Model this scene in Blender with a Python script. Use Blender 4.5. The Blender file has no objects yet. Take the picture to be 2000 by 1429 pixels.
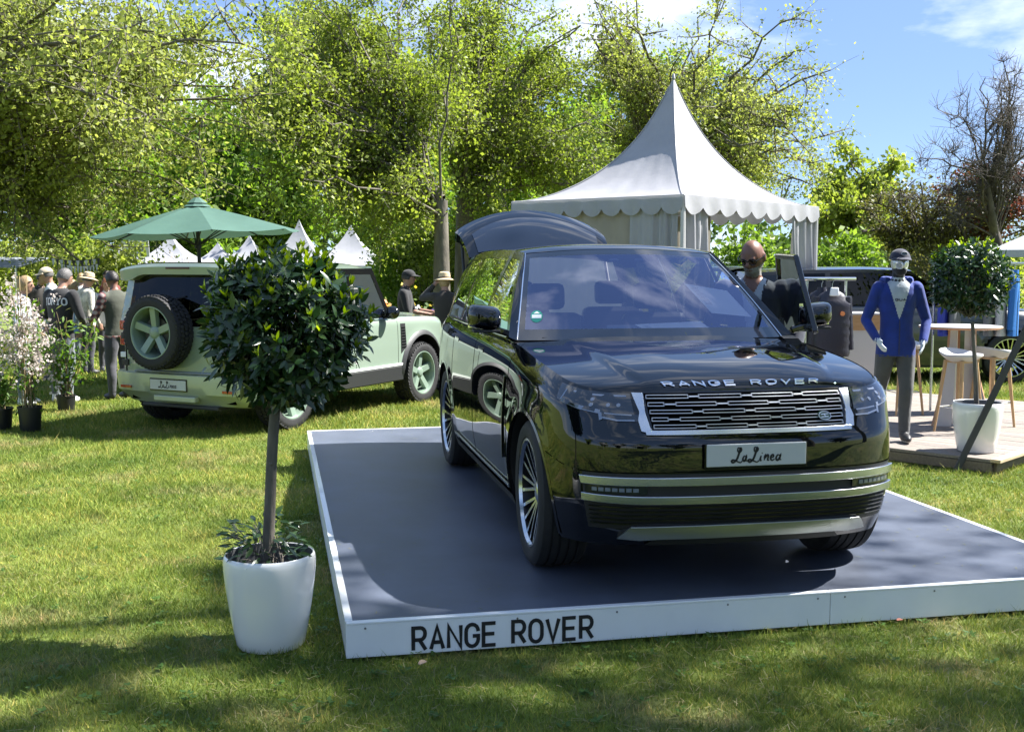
import bpy, bmesh, math, random
import numpy as np
from mathutils import Vector, Matrix, Euler

SC = bpy.context.scene
COL = SC.collection
rnd = random.Random(7)
RAD = math.radians

# ---------------------------------------------------------------- camera
cam_d = bpy.data.cameras.new('camera')
cam = bpy.data.objects.new('camera', cam_d); COL.objects.link(cam)
cam.location = (0, 0, 1.86); cam.rotation_euler = (RAD(90 - 5.19), 0, 0)
cam_d.sensor_width = 36.0; cam_d.lens = 36.0 * 2200 / 2000
cam_d.clip_start = 0.05; cam_d.clip_end = 2000
SC.camera = cam

# ---------------------------------------------------------------- light
SUN_EL, SUN_AZ = RAD(50), RAD(15)          # azimuth measured from +X towards +Y
w = bpy.data.worlds.new('World'); SC.world = w; w.use_nodes = True
nt = w.node_tree; nt.nodes.clear()
out = nt.nodes.new('ShaderNodeOutputWorld'); bg = nt.nodes.new('ShaderNodeBackground')
sky = nt.nodes.new('ShaderNodeTexSky'); sky.sky_type = 'NISHITA'; sky.sun_disc = False
sky.sun_elevation = SUN_EL; sky.sun_rotation = RAD(90) - SUN_AZ
sky.altitude = 600; sky.air_density = 0.8; sky.dust_density = 0.0; sky.ozone_density = 3.0
tc = nt.nodes.new('ShaderNodeTexCoord'); sep = nt.nodes.new('ShaderNodeSeparateXYZ')
nt.links.new(tc.outputs['Generated'], sep.inputs[0])
add = nt.nodes.new('ShaderNodeMath'); add.operation = 'ADD'; add.inputs[1].default_value = 0.18
mx0 = nt.nodes.new('ShaderNodeMath'); mx0.operation = 'MAXIMUM'; mx0.inputs[1].default_value = 0.0
nt.links.new(sep.outputs['Z'], mx0.inputs[0]); nt.links.new(mx0.outputs[0], add.inputs[0])
dvx = nt.nodes.new('ShaderNodeMath'); dvx.operation = 'DIVIDE'; dvy = nt.nodes.new('ShaderNodeMath'); dvy.operation = 'DIVIDE'
nt.links.new(sep.outputs['X'], dvx.inputs[0]); nt.links.new(add.outputs[0], dvx.inputs[1])
nt.links.new(sep.outputs['Y'], dvy.inputs[0]); nt.links.new(add.outputs[0], dvy.inputs[1])
cmb = nt.nodes.new('ShaderNodeCombineXYZ')
nt.links.new(dvx.outputs[0], cmb.inputs[0]); nt.links.new(dvy.outputs[0], cmb.inputs[1])
no = nt.nodes.new('ShaderNodeTexNoise'); no.inputs['Scale'].default_value = 4.2; no.inputs['Detail'].default_value = 9; no.inputs['Roughness'].default_value = 0.56
no.inputs['Distortion'].default_value = 0.15
cmp_ = nt.nodes.new('ShaderNodeMapping'); cmp_.inputs['Scale'].default_value = (1, 1, 2.6); cmp_.inputs['Location'].default_value = (0.35, 0.1, 0.2); nt.links.new(tc.outputs['Generated'], cmp_.inputs[0]); nt.links.new(cmp_.outputs[0], no.inputs['Vector'])
cr = nt.nodes.new('ShaderNodeValToRGB'); cr.color_ramp.elements[0].position = 0.51; cr.color_ramp.elements[1].position = 0.73
nt.links.new(no.outputs['Fac'], cr.inputs[0])
mixc = nt.nodes.new('ShaderNodeMix'); mixc.data_type = 'RGBA'
nt.links.new(cr.outputs['Color'], mixc.inputs['Factor'])
hs = nt.nodes.new('ShaderNodeHueSaturation'); hs.inputs['Saturation'].default_value = 1.06; hs.inputs['Value'].default_value = 0.37; hs.inputs['Hue'].default_value = 0.522
nt.links.new(sky.outputs['Color'], hs.inputs['Color'])
hz = nt.nodes.new('ShaderNodeMix'); hz.data_type = 'RGBA'; hz.inputs['Factor'].default_value = 0.62; hz.inputs['B'].default_value = (0.66, 1.10, 1.85, 1)      # thin even veil of high haze
nt.links.new(hs.outputs['Color'], hz.inputs['A']); nt.links.new(hz.outputs['Result'], mixc.inputs['A']); mixc.inputs['B'].default_value = (2.7, 2.85, 3.1, 1)
nt.links.new(mixc.outputs['Result'], bg.inputs['Color']); bg.inputs['Strength'].default_value = 0.13
nt.links.new(bg.outputs[0], out.inputs['Surface'])

sun_d = bpy.data.lights.new('sun', 'SUN'); sun_d.energy = 4.2; sun_d.angle = RAD(0.53); sun_d.color = (1.0, 0.97, 0.92)
sun = bpy.data.objects.new('sun', sun_d); COL.objects.link(sun)
SUNV = Vector((math.cos(SUN_EL) * math.cos(SUN_AZ), math.cos(SUN_EL) * math.sin(SUN_AZ), math.sin(SUN_EL)))
sun.rotation_euler = SUNV.to_track_quat('Z', 'Y').to_euler()
sun.location = (10, 6, 14)

SC.view_settings.view_transform = 'Standard'; SC.view_settings.look = 'None'
SC.view_settings.gamma = 1.0; SC.view_settings.exposure = 2.15; SC.view_settings.use_curve_mapping = False
SC.cycles.max_bounces = 12; SC.cycles.transparent_max_bounces = 12; SC.cycles.glossy_bounces = 4
SC.cycles.diffuse_bounces = 6; SC.cycles.transmission_bounces = 8; SC.cycles.use_denoising = True
SC.cycles.caustics_reflective = False; SC.cycles.caustics_refractive = False
SC.render.film_transparent = False

# ---------------------------------------------------------------- helpers
def unproj(u, v, y):                     # photo pixel at a depth -> world point (used while placing far things)
    a = (u - 1000) / 2200.; b = (714.5 - v) / 2200.
    c, s = math.cos(RAD(5.19)), math.sin(RAD(5.19))
    r = (a, c + b * s, -s + b * c); t = y / r[1]
    return Vector((r[0] * t, y, 1.86 + r[2] * t))

def rot2(x, y, a):
    c, s = math.cos(a), math.sin(a); return (x * c - y * s, x * s + y * c)

def tagit(o, label=None, cat=None, group=None, kind=None):
    if label: o['label'] = label
    if cat: o['category'] = cat
    if group: o['group'] = group
    if kind: o['kind'] = kind
    return o

def thing(name, label, cat, loc=(0, 0, 0), rz=0.0, group=None, parent=None):
    o = bpy.data.objects.new(name, None); COL.objects.link(o)
    o.location = loc; o.rotation_euler = (0, 0, rz); o.empty_display_size = 0.2
    return tagit(o, label, cat, group)

def copy_tree(o, parent=None):
    c = o.copy(); COL.objects.link(c); c.parent = parent
    for ch in list(o.children): copy_tree(ch, c)
    return c

class MB:
    def __init__(s): s.v = []; s.f = []; s.m = []
    def add(s, V, F, mi=0):
        o = len(s.v); s.v += [tuple(p) for p in V]
        for f in F: s.f.append(tuple(i + o for i in f)); s.m.append(mi)
        return s
    def box(s, c, sz, mi=0, rot=None, taper=1.0):
        hx, hy, hz = sz[0] / 2, sz[1] / 2, sz[2] / 2
        V = []
        for z in (-1, 1):
            k = taper if z > 0 else 1.0
            for x, y in ((-1, -1), (1, -1), (1, 1), (-1, 1)): V.append(Vector((x * hx * k, y * hy * k, z * hz)))
        if rot is not None: V = [rot @ p for p in V]
        V = [p + Vector(c) for p in V]
        return s.add(V, [(0, 3, 2, 1), (4, 5, 6, 7), (0, 1, 5, 4), (1, 2, 6, 5), (2, 3, 7, 6), (3, 0, 4, 7)], mi)
    def bar(s, a, b, w, h, mi=0, up=(0, 0, 1)):
        a, b = Vector(a), Vector(b); d = (b - a); L = d.length; d.normalize()
        u = Vector(up); sd = d.cross(u)
        if sd.length < 1e-4: sd = d.cross(Vector((1, 0, 0)))
        sd.normalize(); u = sd.cross(d)
        V = []
        for p in (a, b):
            for x, y in ((-1, -1), (1, -1), (1, 1), (-1, 1)): V.append(p + sd * x * w / 2 + u * y * h / 2)
        return s.add(V, [(0, 1, 2, 3), (7, 6, 5, 4), (0, 4, 5, 1), (1, 5, 6, 2), (2, 6, 7, 3), (3, 7, 4, 0)], mi)
    def tube(s, pts, rad, n=8, mi=0, cap=True, flat=None):
        pts = [Vector(p) for p in pts]; k = len(pts)
        if not hasattr(rad, '__len__'): rad = [rad] * k
        V = []; ref = None
        for i in range(k):
            t = (pts[min(i + 1, k - 1)] - pts[max(i - 1, 0)])
            if t.length < 1e-9: t = Vector((0, 0, 1))
            t.normalize()
            if ref is None:
                ref = Vector((0, 0, 1)) if abs(t.z) < 0.9 else Vector((1, 0, 0))
            a = (ref - t * ref.dot(t)); 
            if a.length < 1e-5: a = t.orthogonal()
            a.normalize(); b = t.cross(a); ref = a
            for j in range(n):
                th = 2 * math.pi * j / n
                V.append(pts[i] + (a * math.cos(th) + b * math.sin(th)) * rad[i])
        F = []
        for i in range(k - 1):
            for j in range(n):
                F.append((i * n + j, i * n + (j + 1) % n, (i + 1) * n + (j + 1) % n, (i + 1) * n + j))
        if cap: F.append(tuple(range(n - 1, -1, -1))); F.append(tuple((k - 1) * n + j for j in range(n)))
        return s.add(V, F, mi)
    def lathe(s, prof, n=32, mi=0, axis='Z', c=(0, 0, 0), mis=None, sx=1.0, sy=1.0):
        V = []; F = []; k = len(prof)
        for (r, h) in prof:
            for j in range(n):
                th = 2 * math.pi * j / n; x, y = r * math.cos(th) * sx, r * math.sin(th) * sy
                p = (x, y, h) if axis == 'Z' else (h, x, y)
                V.append((p[0] + c[0], p[1] + c[1], p[2] + c[2]))
        o = len(s.v); s.v += V
        for i in range(k - 1):
            for j in range(n):
                s.f.append((o + i * n + j, o + i * n + (j + 1) % n, o + (i + 1) * n + (j + 1) % n, o + (i + 1) * n + j))
                s.m.append(mis[i] if mis else mi)
        return s
    def grid(s, P, mi=0, cu=False, flip=False, mask=None):
        P = np.asarray(P, float); nu, nv = P.shape[:2]; o = len(s.v)
        s.v += [tuple(q) for q in P.reshape(-1, 3)]
        for i in range(nu if cu else nu - 1):
            i2 = (i + 1) % nu
            for j in range(nv - 1):
                if mask is not None and not mask[i, j]: continue
                f = (o + i * nv + j, o + i2 * nv + j, o + i2 * nv + j + 1, o + i * nv + j + 1)
                s.f.append(f[::-1] if flip else f); s.m.append(mi)
        return s
    def prism(s, poly, y0, y1, mi=0, fn=None):   # polygon in x,z extruded along y; fn maps (x,y,z)
        n = len(poly); V = [(p[0], y0, p[1]) for p in poly] + [(p[0], y1, p[1]) for p in poly]
        if fn: V = [fn(*q) for q in V]
        F = [tuple(range(n)), tuple(range(2 * n - 1, n - 1, -1))] + [(i, i + n, (i + 1) % n + n, (i + 1) % n) for i in range(n)]
        return s.add(V, F, mi)
    def sphere(s, c, r, nu=16, nv=10, mi=0, rot=None):
        if not hasattr(r, '__len__'): r = (r, r, r)
        V = []; F = []
        for i in range(nv + 1):
            ph = math.pi * i / nv
            for j in range(nu):
                th = 2 * math.pi * j / nu
                q = Vector((r[0] * math.sin(ph) * math.cos(th), r[1] * math.sin(ph) * math.sin(th), r[2] * math.cos(ph)))
                if rot is not None: q = rot @ q
                V.append(q + Vector(c))
        for i in range(nv):
            for j in range(nu): F.append((i * nu + j, (i + 1) * nu + j, (i + 1) * nu + (j + 1) % nu, i * nu + (j + 1) % nu))
        return s.add(V, F, mi)
    def build(s, name, mats, parent=None, smooth=True, ang=35, loc=None, bevel=0, kind=None, solid=0, sub=0):
        me = bpy.data.meshes.new(name); me.from_pydata(s.v, [], s.f); 
        if not isinstance(mats, (list, tuple)): mats = [mats]
        for m in mats: me.materials.append(m)
        if len(mats) > 1: me.polygons.foreach_set('material_index', s.m)
        if smooth:
            me.shade_smooth(); me.set_sharp_from_angle(angle=RAD(ang))
        me.update()
        o = bpy.data.objects.new(name, me); COL.objects.link(o)
        if parent is not None: o.parent = parent
        if loc is not None: o.location = loc
        if solid:
            md = o.modifiers.new('solid', 'SOLIDIFY'); md.thickness = solid; md.offset = -1
        if bevel:
            md = o.modifiers.new('bev', 'BEVEL'); md.width = bevel; md.segments = 2; md.limit_method = 'ANGLE'; md.angle_limit = RAD(40)
        if sub:
            md = o.modifiers.new('sub', 'SUBSURF'); md.levels = sub; md.render_levels = sub
        if kind: o['kind'] = kind
        return o

def big_mesh(name, V, F, mats, parent=None, attrs=None, kind=None, smooth=False, mi=None):
    V = np.ascontiguousarray(V, np.float32); F = np.ascontiguousarray(F, np.int32)
    me = bpy.data.meshes.new(name); me.vertices.add(len(V)); me.vertices.foreach_set('co', V.ravel())
    k = F.shape[1]; me.loops.add(F.size); me.polygons.add(len(F))
    me.polygons.foreach_set('loop_start', np.arange(0, F.size, k, dtype=np.int32))
    me.loops.foreach_set('vertex_index', F.ravel())
    if not isinstance(mats, (list, tuple)): mats = [mats]
    for m in mats: me.materials.append(m)
    if mi is not None: me.polygons.foreach_set('material_index', np.ascontiguousarray(mi, np.int32))
    if attrs:
        for an, arr in attrs.items():
            at = me.attributes.new(an, 'FLOAT', 'POINT'); at.data.foreach_set('value', np.ascontiguousarray(arr, np.float32))
    me.update(calc_edges=True)
    if smooth: me.shade_smooth()
    o = bpy.data.objects.new(name, me); COL.objects.link(o)
    if parent is not None: o.parent = parent
    if kind: o['kind'] = kind
    return o

# ---------------------------------------------------------------- materials
MATS = {}
def pmat(name, col, rough=0.5, metal=0.0, coat=0.0, spec=0.5, var=0.0, vscale=8.0, bump=0.0, bscale=60.0, col2=None, sheen=0.0, crough=0.03, detail=4, stretch=None, emit=None):
    if name in MATS: return MATS[name]
    m = bpy.data.materials.new(name); m.use_nodes = True; n = m.node_tree
    b = n.nodes['Principled BSDF']
    b.inputs['Base Color'].default_value = (*col, 1); b.inputs['Roughness'].default_value = rough
    b.inputs['Metallic'].default_value = metal; b.inputs['Coat Weight'].default_value = coat
    b.inputs['Coat Roughness'].default_value = crough; b.inputs['Specular IOR Level'].default_value = spec
    b.inputs['Sheen Weight'].default_value = sheen
    if coat >= 1.0: b.inputs['Coat IOR'].default_value = 1.58
    co = None
    if var or bump or col2:
        t = n.nodes.new('ShaderNodeTexCoord'); co = t.outputs['Object']
        if stretch:
            mp = n.nodes.new('ShaderNodeMapping'); mp.inputs['Scale'].default_value = stretch; n.links.new(co, mp.inputs[0]); co = mp.outputs[0]
    if var or col2:
        x = n.nodes.new('ShaderNodeTexNoise'); x.inputs['Scale'].default_value = vscale; x.inputs['Detail'].default_value = detail; x.inputs['Roughness'].default_value = 0.6
        n.links.new(co, x.inputs['Vector'])
        r = n.nodes.new('ShaderNodeValToRGB'); r.color_ramp.elements[0].position = 0.35; r.color_ramp.elements[1].position = 0.65
        c2 = col2 if col2 else tuple(min(1, c * (1 + var)) for c in col); c1 = col if col2 else tuple(c * (1 - var) for c in col)
        r.color_ramp.elements[0].color = (*c1, 1); r.color_ramp.elements[1].color = (*c2, 1)
        n.links.new(x.outputs['Fac'], r.inputs[0]); n.links.new(r.outputs[0], b.inputs['Base Color'])
        rr = n.nodes.new('ShaderNodeMath'); rr.operation = 'MULTIPLY_ADD'; rr.inputs[1].default_value = 0.25 * rough; rr.inputs[2].default_value = rough * 0.87
        n.links.new(x.outputs['Fac'], rr.inputs[0]); n.links.new(rr.outputs[0], b.inputs['Roughness'])
    if bump:
        y = n.nodes.new('ShaderNodeTexNoise'); y.inputs['Scale'].default_value = bscale; y.inputs['Detail'].default_value = 6
        n.links.new(co, y.inputs['Vector'])
        bp = n.nodes.new('ShaderNodeBump'); bp.inputs['Strength'].default_value = bump; bp.inputs['Distance'].default_value = 0.02
        n.links.new(y.outputs['Fac'], bp.inputs['Height']); n.links.new(bp.outputs[0], b.inputs['Normal'])
    if emit: b.inputs['Emission Color'].default_value = (*emit, 1); b.inputs['Emission Strength'].default_value = 1.0
    MATS[name] = m; return m

def glassmat(name, tint=(0.5, 0.55, 0.55), refl=(0.95, 0.95, 1.0), base=0.03, ior=1.5, rough=0.0):
    if name in MATS: return MATS[name]
    m = bpy.data.materials.new(name); m.use_nodes = True; n = m.node_tree; n.nodes.clear()
    o = n.nodes.new('ShaderNodeOutputMaterial'); mx = n.nodes.new('ShaderNodeMixShader')
    tr = n.nodes.new('ShaderNodeBsdfTransparent'); gl = n.nodes.new('ShaderNodeBsdfGlossy')
    tr.inputs[0].default_value = (*tint, 1); gl.inputs[0].default_value = (*refl, 1); gl.inputs['Roughness'].default_value = rough
    fr = n.nodes.new('ShaderNodeFresnel'); fr.inputs[0].default_value = ior
    ad = n.nodes.new('ShaderNodeMath'); ad.operation = 'ADD'; ad.inputs[1].default_value = base; ad.use_clamp = True
    n.links.new(fr.outputs[0], ad.inputs[0]); n.links.new(ad.outputs[0], mx.inputs[0])
    n.links.new(tr.outputs[0], mx.inputs[1]); n.links.new(gl.outputs[0], mx.inputs[2]); n.links.new(mx.outputs[0], o.inputs[0])
    MATS[name] = m; return m

def leafmat(name, c1, c2, c3=None, trans=0.45, rough=0.5, spec=0.3, patch=0.0):
    """foliage: colour from a per-leaf value; part of the light passes through"""
    if name in MATS: return MATS[name]
    m = bpy.data.materials.new(name); m.use_nodes = True; n = m.node_tree
    b = n.nodes['Principled BSDF']; o = n.nodes['Material Output']
    at = n.nodes.new('ShaderNodeAttribute'); at.attribute_name = 'rnd'
    r = n.nodes.new('ShaderNodeValToRGB'); e = r.color_ramp.elements
    e[0].position = 0.0; e[0].color = (*c1, 1); e[1].position = 0.75 if c3 else 1.0; e[1].color = (*c2, 1)
    if c3: k = e.new(1.0); k.color = (*c3, 1)
    n.links.new(at.outputs['Fac'], r.inputs[0])
    n.links.new(r.outputs[0], b.inputs['Base Color']); b.inputs['Roughness'].default_value = rough; b.inputs['Specular IOR Level'].default_value = spec
    t = n.nodes.new('ShaderNodeBsdfTranslucent'); hv = n.nodes.new('ShaderNodeHueSaturation'); hv.inputs['Value'].default_value = 1.5; hv.inputs['Saturation'].default_value = 1.15
    n.links.new(r.outputs[0], hv.inputs['Color']); n.links.new(hv.outputs[0], t.inputs[0])
    mx = n.nodes.new('ShaderNodeMixShader'); mx.inputs[0].default_value = trans
    n.links.new(b.outputs[0], mx.inputs[1]); n.links.new(t.outputs[0], mx.inputs[2]); n.links.new(mx.outputs[0], o.inputs[0])
    MATS[name] = m; return m

# ---------------------------------------------------------------- stroke lettering
def arc(cx, cy, rx, ry, a0, a1, n=8):
    return [(cx + rx * math.cos(RAD(a0 + (a1 - a0) * i / n)), cy + ry * math.sin(RAD(a0 + (a1 - a0) * i / n))) for i in range(n + 1)]
GLY = {
 'R': [[(0, 0), (0, 1), (.55, 1)] + arc(.58, .73, .38, .27, 90, -90) + [(.0, .46)], [(.5, .46), (1, 0)]],
 'A': [[(0, 0), (.5, 1), (1, 0)], [(.2, .3), (.8, .3)]],
 'N': [[(0, 0), (0, 1), (1, 0), (1, 1)]],
 'G': [arc(.5, .68, .5, .32, 0, 180) + arc(.5, .32, .5, .32, 180, 360) + [(1, .47), (.55, .47)]],
 'E': [[(1, 1), (0, 1), (0, 0), (1, 0)], [(0, .52), (.9, .52)]],
 'O': [arc(.5, .68, .5, .32, 0, 180) + arc(.5, .32, .5, .32, 180, 360) + [(1, .68)]],
 'V': [[(0, 1), (.5, 0), (1, 1)]],
 'T': [[(0, 1), (1, 1)], [(.5, 1), (.5, 0)]],
 'K': [[(0, 0), (0, 1)], [(1, 1), (.04, .45)], [(.3, .6), (1, 0)]],
 'Y': [[(0, 1), (.5, .48), (1, 1)], [(.5, .48), (.5, 0)]],
 'U': [[(0, 1), (0, .32)] + arc(.5, .32, .5, .32, 180, 360) + [(1, 1)]],
 'J': [[(.8, 1), (.8, .3)] + arc(.4, .3, .4, .3, 0, -180)],
}
def ribbon(pl, w0, w1=None, taper=None):
    """2-D polyline to quads with mitred joints; taper(t) scales the width"""
    pts = [Vector(p) for p in pl]; n = len(pts); L = []; Rr = []
    cl = (pts[0] - pts[-1]).length < 1e-6
    for i in range(n):
        a = pts[i] - pts[i - 1] if i > 0 else (pts[1] - pts[0] if not cl else pts[0] - pts[-2])
        b = pts[i + 1] - pts[i] if i < n - 1 else (pts[-1] - pts[-2] if not cl else pts[1] - pts[0])
        if a.length < 1e-9: a = b
        if b.length < 1e-9: b = a
        a = a.normalized(); b = b.normalized(); t = (a + b)
        if t.length < 1e-3: t = b
        t.normalize(); nn = Vector((-t.y, t.x)); k = 1.0 / max(0.45, abs(t.dot(b)))
        ww = w0 * (taper(i / (n - 1)) if taper else 1.0) / 2 * k
        L.append(pts[i] + nn * ww); Rr.append(pts[i] - nn * ww)
    return L, Rr
def strokes_mesh(mb, strokes, w, fn, depth, mi=0, taper=None):
    """strokes in 2-D; fn(x, y, off) gives the 3-D point; raised by depth"""
    for pl in strokes:
        L, R_ = ribbon(pl, w, taper=taper); n = len(pl)
        V = []
        for off in (depth, 0.0):
            for i in range(n): V += [fn(L[i].x, L[i].y, off), fn(R_[i].x, R_[i].y, off)]
        F = []; m = 2 * n
        for i in range(n - 1):
            a = 2 * i
            F += [(a, a + 1, a + 3, a + 2), (a + m, a + m + 2, a + m + 3, a + m + 1), (a, a + 2, a + m + 2, a + m), (a + 1, a + m + 1, a + m + 3, a + 3)]
        F += [(0, m, m + 1, 1), (2 * n - 2, 2 * n - 1, m + 2 * n - 1, m + 2 * n - 2)]
        mb.add(V, F, mi)
def text_strokes(txt, h, wd, gap, space=None):
    x = 0; S = []
    for ch in txt:
        if ch == ' ': x += (space or wd); continue
        for pl in GLY[ch]: S.append([(x + p[0] * wd, p[1] * h) for p in pl])
        x += wd + gap
    return S, x - gap
def smoothpl(pts, k=5):
    """Catmull-Rom through 2-D points"""
    P = [np.array(p, float) for p in pts]; P = [2 * P[0] - P[1]] + P + [2 * P[-1] - P[-2]]; o = []
    for i in range(1, len(P) - 2):
        for j in range(k):
            t = j / k; a, b, c, d = P[i - 1], P[i], P[i + 1], P[i + 2]
            o.append(tuple(0.5 * (2 * b + (c - a) * t + (2 * a - 5 * b + 4 * c - d) * t * t + (3 * b - a - 3 * c + d) * t ** 3)))
    o.append(tuple(P[-2])); return o
# handwritten plate script: strokes in a box about 3.4 wide and 1 high
SCRIPT = [smoothpl([(.62, 1.0), (.45, 1.02), (.42, .8), (.55, .72), (.66, .86), (.6, .98), (.5, .6), (.36, .22), (.14, .02), (.02, .1), (.12, .2), (.36, .1), (.6, .0), (.72, .1)]),
          smoothpl([(.98, .42), (.84, .42), (.76, .22), (.84, .1), (.95, .2), (1.0, .42), (.96, .16), (1.06, .1)]),
          smoothpl([(1.72, 1.0), (1.55, 1.02), (1.52, .8), (1.65, .72), (1.76, .86), (1.7, .98), (1.6, .6), (1.46, .22), (1.24, .02), (1.12, .1), (1.22, .2), (1.46, .1), (1.7, .0), (1.84, .1)]),
          smoothpl([(1.98, .44), (1.92, .14), (2.02, .1)]), [(2.03, .58), (2.06, .64)],
          smoothpl([(2.18, .1), (2.26, .46), (2.22, .28), (2.4, .46), (2.46, .38), (2.42, .12), (2.52, .1)]),
          smoothpl([(2.62, .26), (2.8, .32), (2.78, .46), (2.66, .4), (2.62, .2), (2.72, .08), (2.88, .18)]),
          smoothpl([(3.24, .42), (3.08, .44), (2.98, .22), (3.06, .08), (3.2, .2), (3.28, .44), (3.22, .16), (3.34, .1)])]
# ---------------------------------------------------------------- shared car materials
BLACK = pmat('black_car_paint', (0.0025, 0.0032, 0.005), 0.3, coat=1.0, crough=0.008, spec=0.0)
GBLACK = pmat('gloss_black_trim', (0.004, 0.004, 0.0045), 0.12, coat=0.4)
MBLACK = pmat('matt_black_plastic', (0.012, 0.012, 0.013), 0.55, bump=0.1, bscale=300)
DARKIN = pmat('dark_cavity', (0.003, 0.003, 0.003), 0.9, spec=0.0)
SATIN = pmat('satin_silver', (0.56, 0.58, 0.61), 0.24, metal=0.92)
GBAR = pmat('grille_bright_metal', (.52, .53, .55), .28, metal=.85)
CHROME = pmat('chrome', (0.8, 0.8, 0.82), 0.08, metal=1.0)
RUBBER = pmat('tyre_rubber', (0.014, 0.014, 0.015), 0.75, bump=0.15, bscale=120, var=0.3, vscale=20)
RIMDARK = pmat('rim_dark', (0.02, 0.021, 0.023), 0.3, metal=0.6)
RIMCUT = pmat('rim_machined', (0.62, 0.64, 0.66), 0.2, metal=1.0)
SEAT = pmat('seat_leather', (0.035, 0.034, 0.036), 0.45, bump=0.1, bscale=200)
LINER = pmat('headliner', (0.10, 0.10, 0.105), 0.9)
WGLASS = glassmat('windscreen_glass', (0.92, 0.94, 0.96), (0.66, 0.71, 1.0), base=0.19, ior=1.5)
SGLASS = glassmat('tinted_side_glass', (0.10, 0.11, 0.11), (0.95, 0.97, 1.0), base=0.02, ior=1.5)
LAMP = pmat('lamp_cover', (0.008, 0.010, 0.016), 0.08, coat=1.0, crough=0.0)
LAMPIN = pmat('lamp_light_bar', (0.20, 0.225, 0.29), 0.15, metal=0.3, coat=1.0)
PAPER = pmat('white_paper', (0.82, 0.83, 0.84), 0.7)
PLATE = pmat('plate_white', (0.50, 0.51, 0.505), 0.4, coat=0.3)
INK = pmat('black_ink', (0.01, 0.01, 0.012), 0.5)

def lerpf(xs, ys):
    return lambda v: float(np.interp(v, xs, ys))
def lerps(xs, ys, w_):
    xs_ = np.linspace(xs[0], xs[-1], 600); yy = np.interp(xs_, xs, ys); h = max(1, int(w_ / (xs_[1] - xs_[0]))); k_ = np.hanning(2 * h + 3); k_ /= k_.sum(); pad = np.r_[np.full(h + 1, yy[0]), yy, np.full(h + 1, yy[-1])]; sm_ = np.convolve(pad, k_, 'valid')
    return lambda v: float(np.interp(v, xs_, sm_))
def smooth01(t): t = min(1, max(0, t)); return t * t * (3 - 2 * t)

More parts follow.
